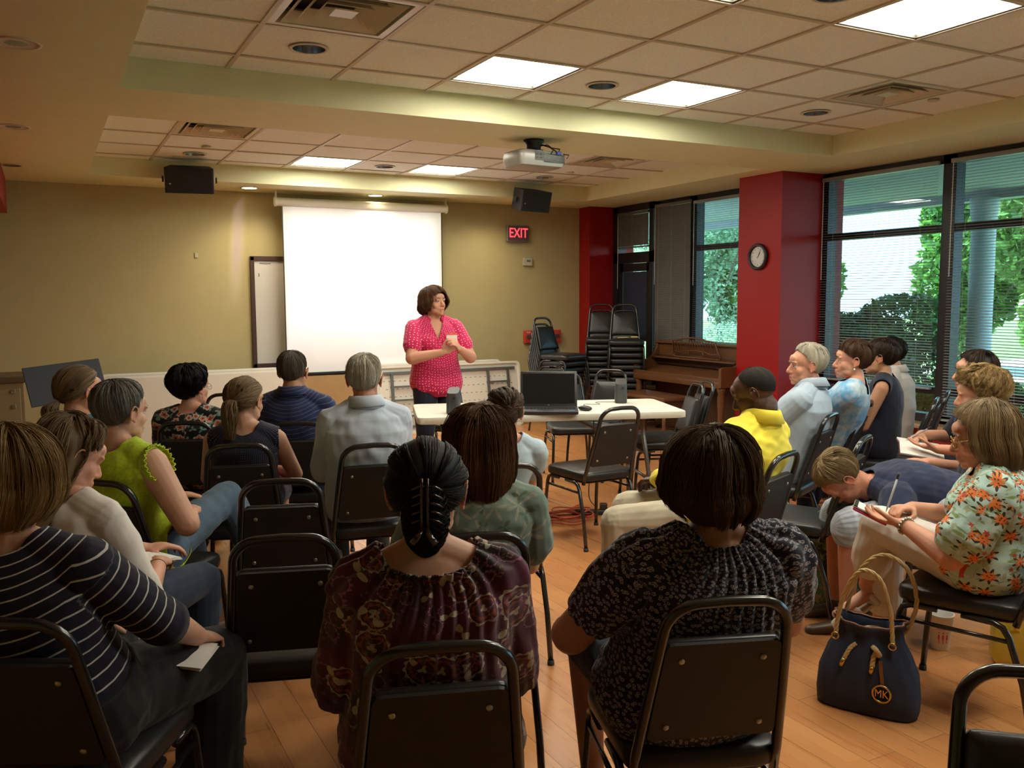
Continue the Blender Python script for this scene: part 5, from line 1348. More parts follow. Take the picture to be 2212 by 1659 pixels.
def f_paisley(t, uv, c):
    n = t.noise(t.obj(), 5, 2)
    c = t.mix(t.ramp(n, [(.4, (0, 0, 0)), (.62, (1, 1, 1))]), c, (.020, .010, .008))
    for per, a, b, pt, amp, col, of in ((.105, .30, .36, 14, .06, (.48, .42, .30), (0, 0)), (.105, .20, .27, 9, .1, (.30, .06, .03), (0, 0)), (.105, 0, .10, 3, .3, (.46, .38, .26), (0, 0)),
                                       (.062, .24, .31, 12, .08, (.32, .12, .24), (3.3, 1.7)), (.075, 0, .30, 2, .62, (.50, .45, .33), (7.1, 4.2)), (.020, .1, .22, 4, .2, (.24, .12, .07), (1.1, 9.2))):
        m_, cc, r_ = flowers(t, uv, per, a, b, pt, amp, 1, of)
        if per < .05: m_ = t.math('MULTIPLY', m_, t.math('GREATER_THAN', n, .52))
        else: m_ = t.math('MULTIPLY', m_, t.math('GREATER_THAN', t.sep(cc)[0], .28))
        c = t.mix(t.math('MULTIPLY', m_, .85), c, col)
    return c
def f_tropic(t, uv, c):
    g = t.noise(t.mapv(uv, (28, 60, 1)), 1, 3); c = t.mix(t.ramp(g, [(.55, (0, 0, 0)), (.62, (1, 1, 1))]), c, (.23, .30, .10))
    g = t.noise(t.mapv(uv, (50, 24, 1), (3, 3, 0)), 1, 2); c = t.mix(t.ramp(g, [(.60, (0, 0, 0)), (.66, (1, 1, 1))]), c, (.36, .40, .28))
    m_, _, _ = flowers(t, uv, .066, 0, .44, 7, .42, .75); c = t.mix(m_, c, (.045, .035, .02))
    m_, _, _ = flowers(t, uv, .066, 0, .30, 9, .22, .75); c = t.mix(m_, c, (.75, .20, .045))
    m_, _, _ = flowers(t, uv, .009, 0, .25, 1, 0, 1); f2, _, _ = flowers(t, uv, .066, 0, .22, 5, .2, .75); c = t.mix(t.math('MULTIPLY', m_, f2), c, (.16, .03, .01))
    m_, _, _ = flowers(t, uv, .085, 0, .10, 5, .2, 1, (5, 2)); return t.mix(m_, c, (.55, .08, .05))
def f_blackfloral(t, uv, c):
    m_, _, _ = flowers(t, uv, .062, 0, .40, 3, .45, 1, (2, 2)); c = t.mix(m_, c, (.14, .24, .21))
    m_, _, _ = flowers(t, uv, .085, 0, .36, 5, .14, .9); c = t.mix(m_, c, (.50, .42, .34))
    m_, _, _ = flowers(t, uv, .085, 0, .24, 5, .2, .9); c = t.mix(m_, c, (.52, .10, .055))
    m_, _, _ = flowers(t, uv, .085, 0, .07, 1, 0, .9); return t.mix(m_, c, (.02, .01, .01))
def f_bamboo(t, uv, c):
    x, y, z = t.sep(uv)
    g = t.noise(t.obj(), 4.5, 3); c = t.mix(t.ramp(g, [(.35, (0, 0, 0)), (.65, (1, 1, 1))]), c, (.11, .15, .15))
    m_, cc, _ = flowers(t, uv, .13, 0, .46, 6, .80, .7); c = t.mix(t.math('MULTIPLY', m_, .75), c, (.33, .31, .24))
    m_, cc, _ = flowers(t, uv, .075, 0, .40, 3, .75, 1, (4, 6)); c = t.mix(t.math('MULTIPLY', m_, t.math('MULTIPLY', t.math('GREATER_THAN', t.sep(cc)[1], .6), .7)), c, (.07, .11, .05))
    return c
def f_tiedye(t, uv, c):
    g = t.noise(t.obj(), 11, 3, .6); return t.mix(t.ramp(g, [(.38, (0, 0, 0)), (.6, (1, 1, 1))]), c, (.14, .36, .62))
def f_plaid(t, uv, c):
    x, y, z = t.sep(uv)
    a = t.math('LESS_THAN', t.math('FRACT', t.math('MULTIPLY', x, 38)), .4); b_ = t.math('LESS_THAN', t.math('FRACT', t.math('MULTIPLY', y, 38)), .4)
    return t.mix(t.math('MULTIPLY', t.math('ADD', a, b_), .5), c, (.26, .30, .36))
def f_crinkle(t, uv, c):
    g = t.vor(t.obj(), 85, 1).outputs['Distance']; return t.mix(t.math('MULTIPLY', g, .8), c, (.32, .44, .015))
FB = {'pink': fabric('fabric_pink_dots', (.62, .018, .11), .8, .2, f_dots(.0205, .16, (.85, .50, .52), .35)),
      'stripe': fabric('fabric_navy_stripes', (.010, .009, .022), .85, .1, f_stripe(.0345, .13, (.50, .49, .47))),
      'white': fabric('fabric_white_linen', (.74, .68, .62), .9, .2), 'lime': fabric('fabric_lime_crinkle', (.55, .70, .03), .85, .2, f_crinkle),
      'teal': fabric('fabric_teal', (.06, .23, .27)), 'blackfloral': fabric('fabric_black_floral', (.012, .012, .013), .7, .1, f_blackfloral),
      'navydots': fabric('fabric_navy_pin_dots', (.012, .013, .032), .8, .1, f_dots(.0095, .14, (.30, .30, .38), .1)),
      'polo': fabric('fabric_navy_polo', (.020, .028, .085), .85, .15, f_stripe(.027, .13, (.10, .115, .20))),
      'oxford': fabric('fabric_blue_oxford', (.50, .56, .66), .85, .15), 'paisley': fabric('fabric_burgundy_paisley', (.12, .014, .050), .55, .3, f_paisley),
      'bamboo': fabric('fabric_green_bamboo', (.20, .27, .20), .8, .1, f_bamboo), 'paleblue': fabric('fabric_pale_blue', (.42, .52, .60)),
      'ditsy': fabric('fabric_navy_ditsy', (.012, .011, .022), .75, .15, f_ditsy), 'yellow': fabric('fabric_yellow', (.82, .68, .055), .8, .15),
      'bluepolo': fabric('fabric_pale_blue_polo', (.37, .46, .56)), 'tiedye': fabric('fabric_tie_dye', (.52, .62, .66), .8, .1, f_tiedye),
      'navy': fabric('fabric_navy', (.014, .020, .055)), 'navy2': fabric('fabric_dark_navy', (.010, .012, .026)), 'beige': fabric('fabric_beige_check', (.44, .40, .37), .85, .1),
      'tropic': fabric('fabric_aqua_tropical', (.42, .60, .55), .7, .1, f_tropic), 'denim': fabric('fabric_denim', (.085, .135, .20), .85, .1, var=.3), 'dkdenim': fabric('fabric_dark_denim', (.022, .035, .062), .85, .1, var=.3),
      'black': fabric('fabric_black', (.012, .013, .013), .85, .1), 'khaki': fabric('fabric_khaki', (.52, .46, .35)), 'whitep': fabric('fabric_white_cotton', (.70, .66, .60), .85), 'navyp': fabric('fabric_navy_trousers', (.014, .018, .035), .85, .1),
      'plaid': fabric('fabric_blue_plaid', (.45, .47, .52), .85, .1, f_plaid), 'skirt': fabric('fabric_slate_skirt', (.05, .065, .10), .85, .1)}
M_shoe = mat('black_leather', (.015, .014, .014), .3, spec=.5); M_brshoe = mat('brown_leather', (.07, .035, .018), .4)
def ruffle(pd, name, m, pts_fn, n=160, waves=26, amp=.008, width=.03, updir=(0, 0, 1), fine=3.1):
    """frilled strip along a closed or open curve; pts_fn(t)->(point, outward)"""
    vs = []; fs = []; K = 5
    for i in range(n+1):
        p, o_ = pts_fn(i/n); p = V3(p)+pd['off']; o_ = V3(o_)
        a = i/n*waves*2*math.pi
        for k in range(K):
            q = k/(K-1)
            vs.append(p+V3(updir)*(width*(q-.35))+o_*(amp*(.25+q)*math.sin(a+.9*math.sin(i*fine)))+o_*.006*q)
    for i in range(n):
        for k in range(K-1): a = i*K+k; fs.append((a, a+K, a+K+1, a+1))
    o = MB().add(vs, fs).build(name, m, pd['root'], True)
    g = np.array([[i/n*.6, k*.006, .9] for i in range(n+1) for k in range(K)]); attr_vec(o.data, 'gc', g)
    sm_ = o.modifiers.new('thickness', 'SOLIDIFY'); sm_.thickness = .002; return o
def neck_ring(pd, a, b, z, df=0, s=.95):
    def fn(t):
        an = 2*math.pi*t; o = pd['R']*math.cos(an)+pd['F']*math.sin(an)
        return pd['N']+pd['R']*(a*s*math.cos(an))+pd['F']*(b*s*math.sin(an)+df)+V3((0, 0, z)), o
    return fn
def arm_ring(pd, i, r_, out=.02):
    j, E_ = pd['J'][i], pd['AR'][i][1]; sd = 1 if i else -1
    ax = (pd['R']*sd+V3((0, 0, .35))).normalized(); u = pd['F']; w_ = ax.cross(u).normalized()
    def fn(t):
        an = 2*math.pi*t; o = u*math.cos(an)+w_*math.sin(an); return j+ax*out+o*r_+V3((0, 0, -.012)), o
    return fn
# ================================================================== the people
def seat(key, f=-.035, r=0, z=.545):
    x, y, dg = CH[key]; a = R(dg); return (x+f*math.cos(a)+r*math.sin(a), y+f*math.sin(a)-r*math.cos(a), z)
BOB = dict(fall=.085, fall_b=.1, open=52, vol=.026, inward=.030, flare=.012, hl=[(0, 60), (35, 66), (52, 80), (70, 94), (180, 100)], clumps=90)
SHORTW = dict(fall=0, vol=.024, hl=[(0, 70), (35, 70), (60, 78), (80, 100), (95, 106), (120, 130), (180, 144)], clumps=110, rough=.004)
MAN = dict(fall=0, vol=.014, hl=[(0, 48), (30, 52), (60, 66), (80, 88), (95, 92), (115, 122), (180, 138)], clumps=110, rough=.0025)
def stand_legs(z=.0): return [((-.10, .03, .46), (-.12, -.02, .085), None), ((.10, .03, .46), (.12, -.02, .085), (.35, 1, -.1))]
PS = {}
# --- standing speaker
PS[1] = person('person standing in a pink polka dot polo shirt, hands clasped, facing the audience', (2.66, 6.30, .86), 262, (2.641, 6.271, 1.468), look=288, pit=-6, tiltr=0, skin='rosy', b=1.12, fem=True, slouch=-.005, s=.98, neckdy=-.02,
    arms={'L': dict(w=(-.115, .285, 1.12), h=(-.7, -.1, -1), d=(.55, .45, .55), n=(1, -.1, .1), curl=.55), 'R': dict(w=(.02, .265, 1.10), h=(.9, .0, -.8), d=(-.75, .35, .40), n=(-.35, -.6, .4), curl=.5)},
    legs=stand_legs(), hairst=dict(BOB, fall=.095, vol=.034, open=42, tilt=12, flare=.018, hl=[(0, 76), (22, 80), (42, 90), (60, 98), (180, 100)], curl=.002, swirl=25), hairm='auburn', nh=1000, rs=.0022,
    shirt=dict(m=FB['pink'], sl=.60, e=.012, se=.010, flare=.010, neck='v', collar=.030, gap=34, dip=.045, cm=mat('collar_pink', (.62, .018, .11), .8), t0=-.26, wr=.003), pants=dict(m=FB['navyp'], len=1.95, flare=.02), shoes=M_shoe, vox=.005, eyes=True, brow='dkbrown', group='the speaker', armr=1.15, seedv=11)
PS[1]['root']['group'] = 'standing speaker'
def plate(name, m, pd, c, ex, ey, w_, h_, th=.002, bev=0):
    M = frame_M(tuple(c), ex, ey); return MB().box((0, 0, 0), (w_, h_, th), M=M).build(name, m, pd['root'] if pd else None)
p = PS[1]; c = p['S'](.72)+p['off']+p['R']*-.095+p['F']*.150
tg_ = plate('name_tag', mat('paper_white', (.75, .73, .70), .7), p, c, -p['R']*1, V3((0, 0, 1)), .085, .055, .002)
plate('name_tag_border', mat('tag_orange', (.75, .13, .04), .6), p, c+p['F']*.0012+V3((0, 0, .021)), -p['R']*1, V3((0, 0, 1)), .085, .013, .001)
# --- left block
PS[2] = person('person at bottom left in a navy top with thin white stripes and a blonde bob', seat('C4', r=-.05), 62, (-.085, 2.215, 1.098), look=58, pit=14, skin='fair', b=1.16, sh=64,
    arms={'R': dict(W=(.315, 2.385, .615), h=(.8, -.5, -.5), d=(.25, .9, -.35), n=(-.2, 0, -1), curl=.8, pinch=True), 'L': dict(w=(-.05, .30, .66))},
    legs=[((-.08, .44, .52), (-.09, .42, .09), None), ((.25, .40, .50), (.22, .36, .09), None)],
    hairst=dict(BOB, fall=.105, vol=.034, open=50, inward=.035, clumps=70, rough=.006, cw=4, curl=.004, freq=1.2, leave=96), hairm='blond', nh=2600, rs=.0013,
    shirt=dict(m=FB['stripe'], sl=1.18, e=.013, neck='scoop', wr=.003, vox=.0045), pants=dict(m=FB['black'], len=1.9, flare=.03, e=.026), shoes=M_shoe, vox=.0042, seedv=21, armr=1.12)
PS[3] = person('person in a white blouse with long brown wavy hair, looking down at papers', (.085, 2.925, .545), 52, (.045, 2.883, 1.045), look=22, pit=26, skin='rosy', b=.98, sh=46, armr=.9,
    arms={'R': dict(W=(.285, 2.99, .655), h=(.6, -.5, -.7), d=(-.45, .85, -.1), n=(-.2, -.2, -1), curl=.45), 'L': dict(w=(-.02, .30, .66), d=(.6, .7, 0), n=(0, 0, -1), curl=.4)},
    legs=[((-.09, .42, .52), (-.09, .40, .09), None), ((.12, .43, .52), (.11, .40, .09), None)],
    hairst=dict(fall=.30, open=84, vol=.017, inward=-.01, flare=.0, hl=[(0, 60), (40, 66), (62, 84), (85, 100), (180, 104)], flen=[(0, .5), (70, .9), (100, 1.0), (180, .8)], curl=.012, freq=1.5, clumps=46, cw=3.5, rough=.005, leave=100), hairm='dkblond', nh=1900, rs=.0015,
    shirt=dict(m=FB['white'], sl=1.02, e=.015, se=.012, neck='crew', wr=.006, puff=0, vox=.005), pants=dict(m=FB['dkdenim']), shoes=M_brshoe, vox=.0045, seedv=31)
PS[4] = person('person in a sleeveless lime green ruffled top, short grey hair, raised denim knee', seat('C12', -.05), 50, (.236, 3.579, 1.084), look=34, pit=6, skin='fair', b=1.05, sh=44,
    arms={'R': dict(W=(.47, 3.60, .665), h=(.9, -.6, -.7), d=(-.5, .8, .1), n=(-.3, 0, -1), curl=.5), 'L': dict(W=(.42, 3.80, .70), h=(-.8, -.3, -.7), d=(.7, .6, 0), n=(0, 0, -1), curl=.4)},
    legs=[((-.08, .42, .52), (.02, .42, .09), None), ((.14, .40, .66), (.36, .36, .30), (.5, .8, -.2))],
    hairst=dict(SHORTW, vol=.022, clumps=90, rough=.005), hairm='grey', nh=1700, rs=.0015,
    shirt=dict(m=FB['lime'], sl=0, e=.014, neck='crew', wr=.005, vox=.005), pants=dict(m=FB['denim'], len=1.9, flare=.018), shoes=M_brshoe, vox=.0045, eyes=True, brow='grey', seedv=41, armr=1.2)
for i in (0, 1): ruffle(PS[4], 'sleeve_ruffle', FB['lime'], arm_ring(PS[4], i, .068, .022), waves=23, amp=.005, width=.032, updir=(PS[4]['R']*(1 if i else -1)+V3((0, 0, .2))).normalized())
ruffle(PS[4], 'neck_ruffle', FB['lime'], neck_ring(PS[4], .076, .072, -.045), waves=20, amp=.005, width=.026)
PS[5] = person('person in a teal top with a turquoise drop earring and low blonde ponytail, glasses', (.14, 4.35, .545), 52, (.120, 4.323, 1.101), look=32, pit=4, skin='rosy', b=1.1, vox=.005,
    hairst=dict(mode='gather', vol=.016, tie=(0, -.112, -.045), hl=[(0, 60), (40, 64), (70, 80), (95, 90), (115, 112), (180, 128)], clumps=60, tail=[(0, -.115, -.045), (0, -.145, -.07), (0, -.14, -.12), (0, -.12, -.17)], tailw=.024, ntail=260), hairm='dkblond', nh=1000, rs=.002,
    shirt=dict(m=FB['teal'], sl=.6, neck='scoop'), pants=dict(m=FB['dkdenim']), glasses=mat('brown_frame', (.05, .02, .01), .3), eyes=True, seedv=51)
PS[6] = person('person with dark curly hair and glasses in a black blouse with coral and white flowers', seat('C9', -.03), 62, (.699, 5.115, 1.015), look=34, pit=-2, skin='rosy', b=1.12, vox=.006,
    hairst=dict(SHORTW, vol=.040, curl=.009, freq=2.5, clumps=110, rough=.007, hl=[(0, 72), (35, 74), (60, 84), (80, 104), (120, 130), (180, 140)]), hairm='black', nh=1300, rs=.0024,
    shirt=dict(m=FB['blackfloral'], sl=.75, e=.016, neck='crew', flare=.015), pants=dict(m=FB['black']), glasses=M_blk, eyes=True, brow='black', seedv=61)
PS[7] = person('person with a long loose blonde ponytail in a sleeveless navy dotted top', seat('C8', -.03), 70, (.805, 4.185, 1.030), look=46, pit=4, skin='fair', b=.98, vox=.005,
    arms={'R': dict(w=(.10, .24, .64), h=(.9, -.5, -.6), curl=.5)},
    hairst=dict(mode='gather', vol=.014, tie=(0, -.116, .005), hl=[(0, 60), (40, 64), (70, 80), (95, 90), (115, 112), (180, 126)], clumps=60, tail=[(0, -.108, .012), (.0, -.132, .0), (.008, -.142, -.05), (.004, -.138, -.11), (0, -.125, -.19)], tailw=.022, ntail=300, tcurl=.008), hairm='dkblond', nh=1100, rs=.0018,
    shirt=dict(m=FB['navydots'], sl=0, e=.012, neck='crew', t0=-.3, skirt=.016), pants=dict(m=FB['navydots'], name='skirt', len=1.0), glasses=M_blk, eyes=True, seedv=71)
PS[8] = person('person with short greying hair in a navy polo shirt with fine pale stripes', seat('C10', -.03), 64, (1.180, 4.787, 1.107), look=58, pit=2, skin='tan', b=1.02, fem=False, vox=.006,
    hairst=dict(MAN, vol=.012, hl=[(0, 44), (40, 52), (70, 84), (95, 90), (115, 120), (180, 138)]), hairm='greybrown', nh=1000, rs=.0018,
    shirt=dict(m=FB['polo'], sl=.65, e=.014, neck='polo', collar=.032, flare=.012), pants=dict(m=FB['dkdenim']), seedv=81)
PS[9] = person('person with white hair in a light blue long sleeved shirt, seen from behind', seat('C11', -.03), 78, (1.299, 3.931, 1.128), look=66, pit=3, skin='red', b=1.05, fem=False, vox=.005, hw_=.94,
    arms={'L': dict(w=(-.12, .22, .66), h=(-.5, -.6, -.7)), 'R': dict(w=(.10, .24, .66), h=(.5, -.6, -.7))},
    hairst=dict(MAN, vol=.017, rough=.004, clumps=80, hl=[(0, 48), (30, 52), (60, 66), (80, 90), (100, 98), (115, 124), (180, 142)]), hairm='white', nh=1700, rs=.0017,
    shirt=dict(m=FB['oxford'], sl=1.95, e=.018, se=.014, neck='polo', collar=.036, wr=.006, pleat=(-.022, .022), bk=1.04, vox=.0045), pants=dict(m=FB['black']), shoes=M_shoe, seedv=91)
# --- middle foreground
PS[10] = person('person in the foreground with dark hair in a claw clip and a burgundy paisley blouse', seat('C3', -.03), 72, (.690, 1.695, 1.095), look=63, pit=6, skin='fair', b=1.08, vox=.0042, hw_=.95,
    arms={'L': dict(w=(-.13, .22, .64), h=(-.45, -.6, -.8), curl=.5), 'R': dict(w=(.12, .22, .64), h=(.45, -.6, -.8), curl=.5)},
    hairst=dict(mode='gather', vol=.014, tie=(.012, -.108, .020), hl=[(0, 58), (40, 64), (70, 82), (95, 92), (115, 120), (180, 146)], clumps=50, rough=.003, cw=4, bun=((.006, -.100, -.040), (.050, .034, .082), 3)), hairm='black', nh=2600, rs=.0012,
    shirt=dict(m=FB['paisley'], sl=1.35, e=.020, se=.020, neck='wide', wr=.005, gather=(.006, 190), bk=1.03, puff=0, vox=.0042), pants=dict(m=FB['dkdenim']), shoes=M_shoe, seedv=101)
p = PS[10]; ruffle(p, 'neck_ruffle', FB['paisley'], neck_ring(p, .114, .094, -.036), n=360, waves=34, amp=.007, width=.028)
cl = MB(); Hc = Matrix.Translation(p['off']) @ p['H']
for sd in (-1, 1):
    for k in range(5):
        z = .028-k*.017; cl.tube([Hc @ V3((.012+sd*.004, -.144, z)), Hc @ V3((.012+sd*.016, -.150, z)), Hc @ V3((.012+sd*.028, -.142, z-.006)), Hc @ V3((.012+sd*.034, -.126, z-.012))], [.0022, .0026, .0024, .0010], 8)
    cl.tube([Hc @ V3((.008+sd*.006, -.147, z)) for z in (.045, .02, -.01, -.04, -.066)], .0042, 8, flat=(1, .7))
    cl.tube([Hc @ V3(q) for q in ((.008+sd*.004, -.150, -.055), (.008+sd*.012, -.166, -.070), (.008+sd*.024, -.172, -.084))], [.004, .006, .008], 8, flat=(1, .5))
cl.build('claw_clip', mat('tortoise_plastic', (.035, .010, .006), .12, coat=.6), p['root'], True)
PS[11] = person('person with a straight auburn bob in a green bamboo print top', seat('C18', -.02), 72, (1.130, 2.350, 1.062), look=66, pit=3, skin='fair', b=1.0, vox=.0045,
    hairst=dict(BOB, fall=.155, vol=.030, open=55, inward=.018, flare=.010, clumps=70, rough=.003, cw=4), hairm='auburn', nh=2600, rs=.0013,
    shirt=dict(m=FB['bamboo'], sl=.62, e=.018, neck='crew', flare=.022, wr=.004, vox=.0045), pants=dict(m=FB['khaki']), seedv=111)
PS[12] = person('person with brown hair pinned up in curls wearing a pale blue blouse', seat('C12b', .05), 74, (1.691, 3.270, 1.020), look=72, pit=4, skin='fair', b=.92, hs=.92, s=.88, vox=.005,
    hairst=dict(mode='gather', vol=.014, tie=(0, -.10, .03), hl=[(0, 58), (40, 64), (70, 82), (95, 92), (115, 114), (180, 130)], clumps=40, rough=.005, curl=.004, bun=((0, -.105, -.005), (.044, .030, .052), 3)), hairm='brown', nh=1000, rs=.0018,
    shirt=dict(m=FB['paleblue'], sl=.5, e=.014, neck='crew', puff=.014, wr=.004), pants=dict(m=FB['khaki']), seedv=121)
PS[13] = person('person in the foreground with a layered brown bob and navy blouse of tiny white flowers', seat('C2', -.03), 72, (1.375, 1.600, 1.062), look=66, pit=6, skin='tan', b=1.2, vox=.0042, hw_=1.05,
    arms={'L': dict(w=(-.19, .20, .64), h=(-1, -.5, -.5), curl=.5), 'R': dict(w=(.14, .22, .64), h=(1, -.5, -.5), curl=.5)},
    legs=[((-.15, .42, .52), (-.15, .30, .09), None), ((.10, .42, .52), (.10, .36, .09), None)],
    hairst=dict(BOB, fall=.088, vol=.036, open=50, inward=.036, flare=.016, clumps=75, rough=.007, cw=4.5, curl=.003, freq=1.2, fly=.003), hairm='ltbrown', nh=3000, rs=.0013,
    shirt=dict(m=FB['ditsy'], sl=.62, e=.020, se=.018, neck='scoop', puff=.012, wr=.004, gather=(.0055, 210), bk=1.04, vox=.0042), pants=dict(m=FB['navyp'], name='shorts', len=1.0, e=.014), shoes=M_shoe, seedv=131, armr=1.15)
p = PS[13]; ruffle(p, 'neck_ruffle', FB['ditsy'], neck_ring(p, .092, .096, -.060, .016), n=300, waves=52, amp=.003, width=.022)
# --- right block
PS[14] = person('person with cropped dark hair in a bright yellow shirt, head bowed', seat('C13', .03), 122, (2.669, 2.835, 1.092), look=130, pit=26, skin='dark', b=1.12, fem=False, vox=.0045, sh=108,
    arms={'L': dict(w=(.0, .25, .68), h=(-.3, -.6, -.8), curl=.5), 'R': dict(w=(.08, .26, .68), h=(.5, -.5, -.6), curl=.5)},
    legs=[((-.27, .33, .53), (-.30, .30, .09), None), ((.06, .42, .52), (.06, .40, .09), None)],
    hairst=dict(MAN, vol=.0012, rough=.0004, clumps=160, cw=40, fly=.0007, hl=[(0, 40), (30, 46), (60, 66), (80, 86), (100, 90), (120, 108), (180, 120)]), hairm='stubble', nh=0, rs=.0009,
    shirt=dict(m=FB['yellow'], sl=1.95, e=.024, se=.022, neck='polo', collar=.040, wr=.007, bk=1.08, vox=.0045), pants=dict(m=FB['khaki'], e=.014), shoes=M_brshoe, seedv=141, tint_lips=(.9, .6, .6))
PS[15] = person('person with thick white hair in a pale blue polo shirt, face in profile', seat('C14', -.03), 118, (3.772, 3.600, 1.113), look=153, pit=2, skin='rosy', b=1.14, fem=False, vox=.0045, nose=1.12,
    hairst=dict(MAN, vol=.022, rough=.003, clumps=70, swirl=30, hl=[(0, 54), (30, 58), (60, 70), (80, 90), (100, 98), (115, 124), (180, 140)]), hairm='white', nh=1700, rs=.0016,
    shirt=dict(m=FB['bluepolo'], sl=.8, e=.018, neck='polo', collar=.036, flare=.014, wr=.004), pants=dict(m=FB['khaki']), shoes=M_brshoe, eyes=True, brow='white', seedv=151)
PS[16] = person('person with short brown hair and pearl earring in a blue and white tie dye top', seat('C15', -.03), 120, (4.240, 3.690, 1.115), look=142, pit=0, skin='rosy', b=1.05, vox=.005,
    hairst=dict(SHORTW, vol=.026, clumps=70, swirl=30, hl=[(0, 74), (30, 76), (55, 84), (72, 92), (95, 102), (120, 130), (180, 142)]), hairm='brown', nh=1300, rs=.0018,
    shirt=dict(m=FB['tiedye'], sl=.7, e=.016, neck='scoop', flare=.014, wr=.004), pants=dict(m=FB['skirt'], e=.014), shoes=M_shoe, eyes=True, brow='brown', seedv=161)
PS[17] = person('person with short dark hair in a sleeveless dark navy top beside the window', (4.745, 3.905, .545), 122, (4.719, 3.884, 1.105), look=122, pit=2, skin='tan', b=.95, vox=.006,
    hairst=dict(SHORTW, vol=.022, clumps=60), hairm='dkbrown', nh=800, rs=.0022, shirt=dict(m=FB['navy2'], sl=0, e=.014, neck='crew'), pants=dict(m=FB['navyp']), seedv=171)
PS[18] = person('person with dark hair in a beige collared shirt nearest the window', (5.180, 4.150, .545), 122, (5.153, 4.165, 1.098), look=112, pit=2, skin='tan', b=1.0, fem=False, vox=.006,
    hairst=dict(MAN, vol=.013, clumps=80), hairm='black', nh=900, rs=.002, shirt=dict(m=FB['beige'], sl=1.3, e=.018, neck='polo', collar=.034, wr=.005), pants=dict(m=FB['navyp']), seedv=181)
PS[19] = person('person with long dark hair in navy writing in an open notebook by the window', (4.49, 3.00, .545), 132, (4.440, 3.040, 1.085), look=136, pit=4, skin='rosy', b=1.0, vox=.005, nose=1.15,
    arms={'L': dict(W=(4.17, 3.05, .685), h=(-.7, -.4, -.7), d=(.3, .9, .1), n=(.2, 0, 1), curl=.25), 'R': dict(W=(4.34, 3.28, .72), h=(.8, -.3, -.6), d=(-.8, .5, -.2), n=(-.2, 0, -1), curl=.7, pinch=True)},
    hairst=dict(fall=.24, open=58, vol=.018, inward=.0, hl=[(0, 58), (40, 66), (58, 84), (80, 100), (180, 104)], curl=.006, freq=1.5, clumps=50, cw=4), hairm='dkbrown', nh=1400, rs=.0018,
    shirt=dict(m=FB['navy2'], sl=.9, e=.014, neck='crew'), pants=dict(m=FB['navyp']), shoes=M_shoe, eyes=True, brow='dkbrown', seedv=191)
PS[20] = person('person with curly golden blonde hair, mostly hidden behind the aqua tropical top', (4.06, 2.70, .545), 128, (4.010, 2.722, 1.012), look=128, pit=8, skin='rosy', b=1.05, vox=.006,
    hairst=dict(SHORTW, vol=.046, curl=.013, freq=3.2, clumps=160, rough=.010, cw=2.5, fly=.005), hairm='blond', nh=2600, rs=.0016, shirt=dict(m=FB['navy2'], sl=.8), pants=dict(m=FB['navyp']), seedv=201)
chair('black chair hidden under the person with curly golden hair', 4.10, 2.67, 128); chair('black chair hidden under the person writing in the notebook', 4.54, 2.97, 132)
chair('black chair under the person in the aqua tropical print top', 2.945, 1.97, 110); chair('black chair under the person bending down in navy', 3.52, 2.49, 140)
PS[21] = person('person in aqua top with orange flowers and white capri pants, writing on a pad', (2.95, 1.945, .545), 106, (2.905, 1.950, 1.005), look=130, pit=14, skin='rosy', b=1.08, vox=.0040, sh=126, slouch=.05,
    arms={'L': dict(W=(2.735, 2.125, .668), h=(-.9, -.6, -.7), d=(.42, .88, .05), n=(.15, 0, 1), curl=.32), 'R': dict(W=(2.90, 2.22, .69), h=(.9, -.4, -.7), d=(-.75, .55, .1), n=(-.3, .2, -.9), curl=.95, pinch=True)},
    legs=[((.02, .40, .61), (.09, .47, .33), (-.72, .50, -.45)), ((.12, .41, .53), (.19, .45, .10), (-.75, .62, -.12))],
    hairst=dict(BOB, fall=.125, vol=.030, open=58, inward=.022, flare=.012, clumps=70, rough=.004, cw=4, leave=98), hairm='ashblond', nh=2800, rs=.0013,
    shirt=dict(m=FB['tropic'], sl=.72, e=.020, se=.020, neck='crew', flare=.016, wr=.005, vox=.0042), pants=dict(m=FB['whitep'], len=1.62, e=.012, flare=.022), glasses=M_gold, eyes=True, brow='dkblond', seedv=211, armr=1.2)
PS[22] = person('person in a navy shirt bent over with face down, reaching into a patterned bag', (3.50, 2.53, .56), 146, (3.135, 2.765, .685), look=150, pit=68, skin='red', b=1.22, vox=.0045, slouch=.15, sh=150,
    arms={'L': dict(W=(3.13, 2.62, .36), h=(-.8, .3, -.6), d=(.1, .4, -.9), n=(.8, 0, .2), curl=.6), 'R': dict(W=(3.36, 2.98, .45), h=(.5, .2, -.8), d=(-.5, .7, -.4), n=(-.6, 0, -.5), curl=.5)},
    hairst=dict(SHORTW, vol=.028, clumps=80, rough=.004, swirl=20), hairm='ashblond', nh=2000, rs=.0017,
    shirt=dict(m=FB['navy'], sl=.72, e=.018, neck='crew', wr=.005, flare=.01), pants=dict(m=FB['plaid'], name='plaid_shorts', len=1.1, e=.014), shoes=M_brshoe, seedv=221, armr=1.1)
PS[23] = person('person beyond the right edge, one crossed foot in a strappy black sandal showing', (3.37, 1.24, .56), 150, (3.42, 1.20, 1.13), look=150, skin='rosy', vox=.0055,
    legs=[((-.06, .40, .62), (-.02, .62, .46), (-.02, .97, -.22)), ((.10, .40, .52), (.10, .42, .09), None)],
    hairst=dict(BOB), hairm='brown', nh=500, rs=.003, shirt=dict(m=FB['black'], sl=.6), pants=dict(m=FB['skirt'], name='skirt', len=1.0, e=.02), seedv=231)
chair('black chair beyond the right edge under the person with the black sandal', 3.40, 1.22, 150, 'chairs beyond the frame')
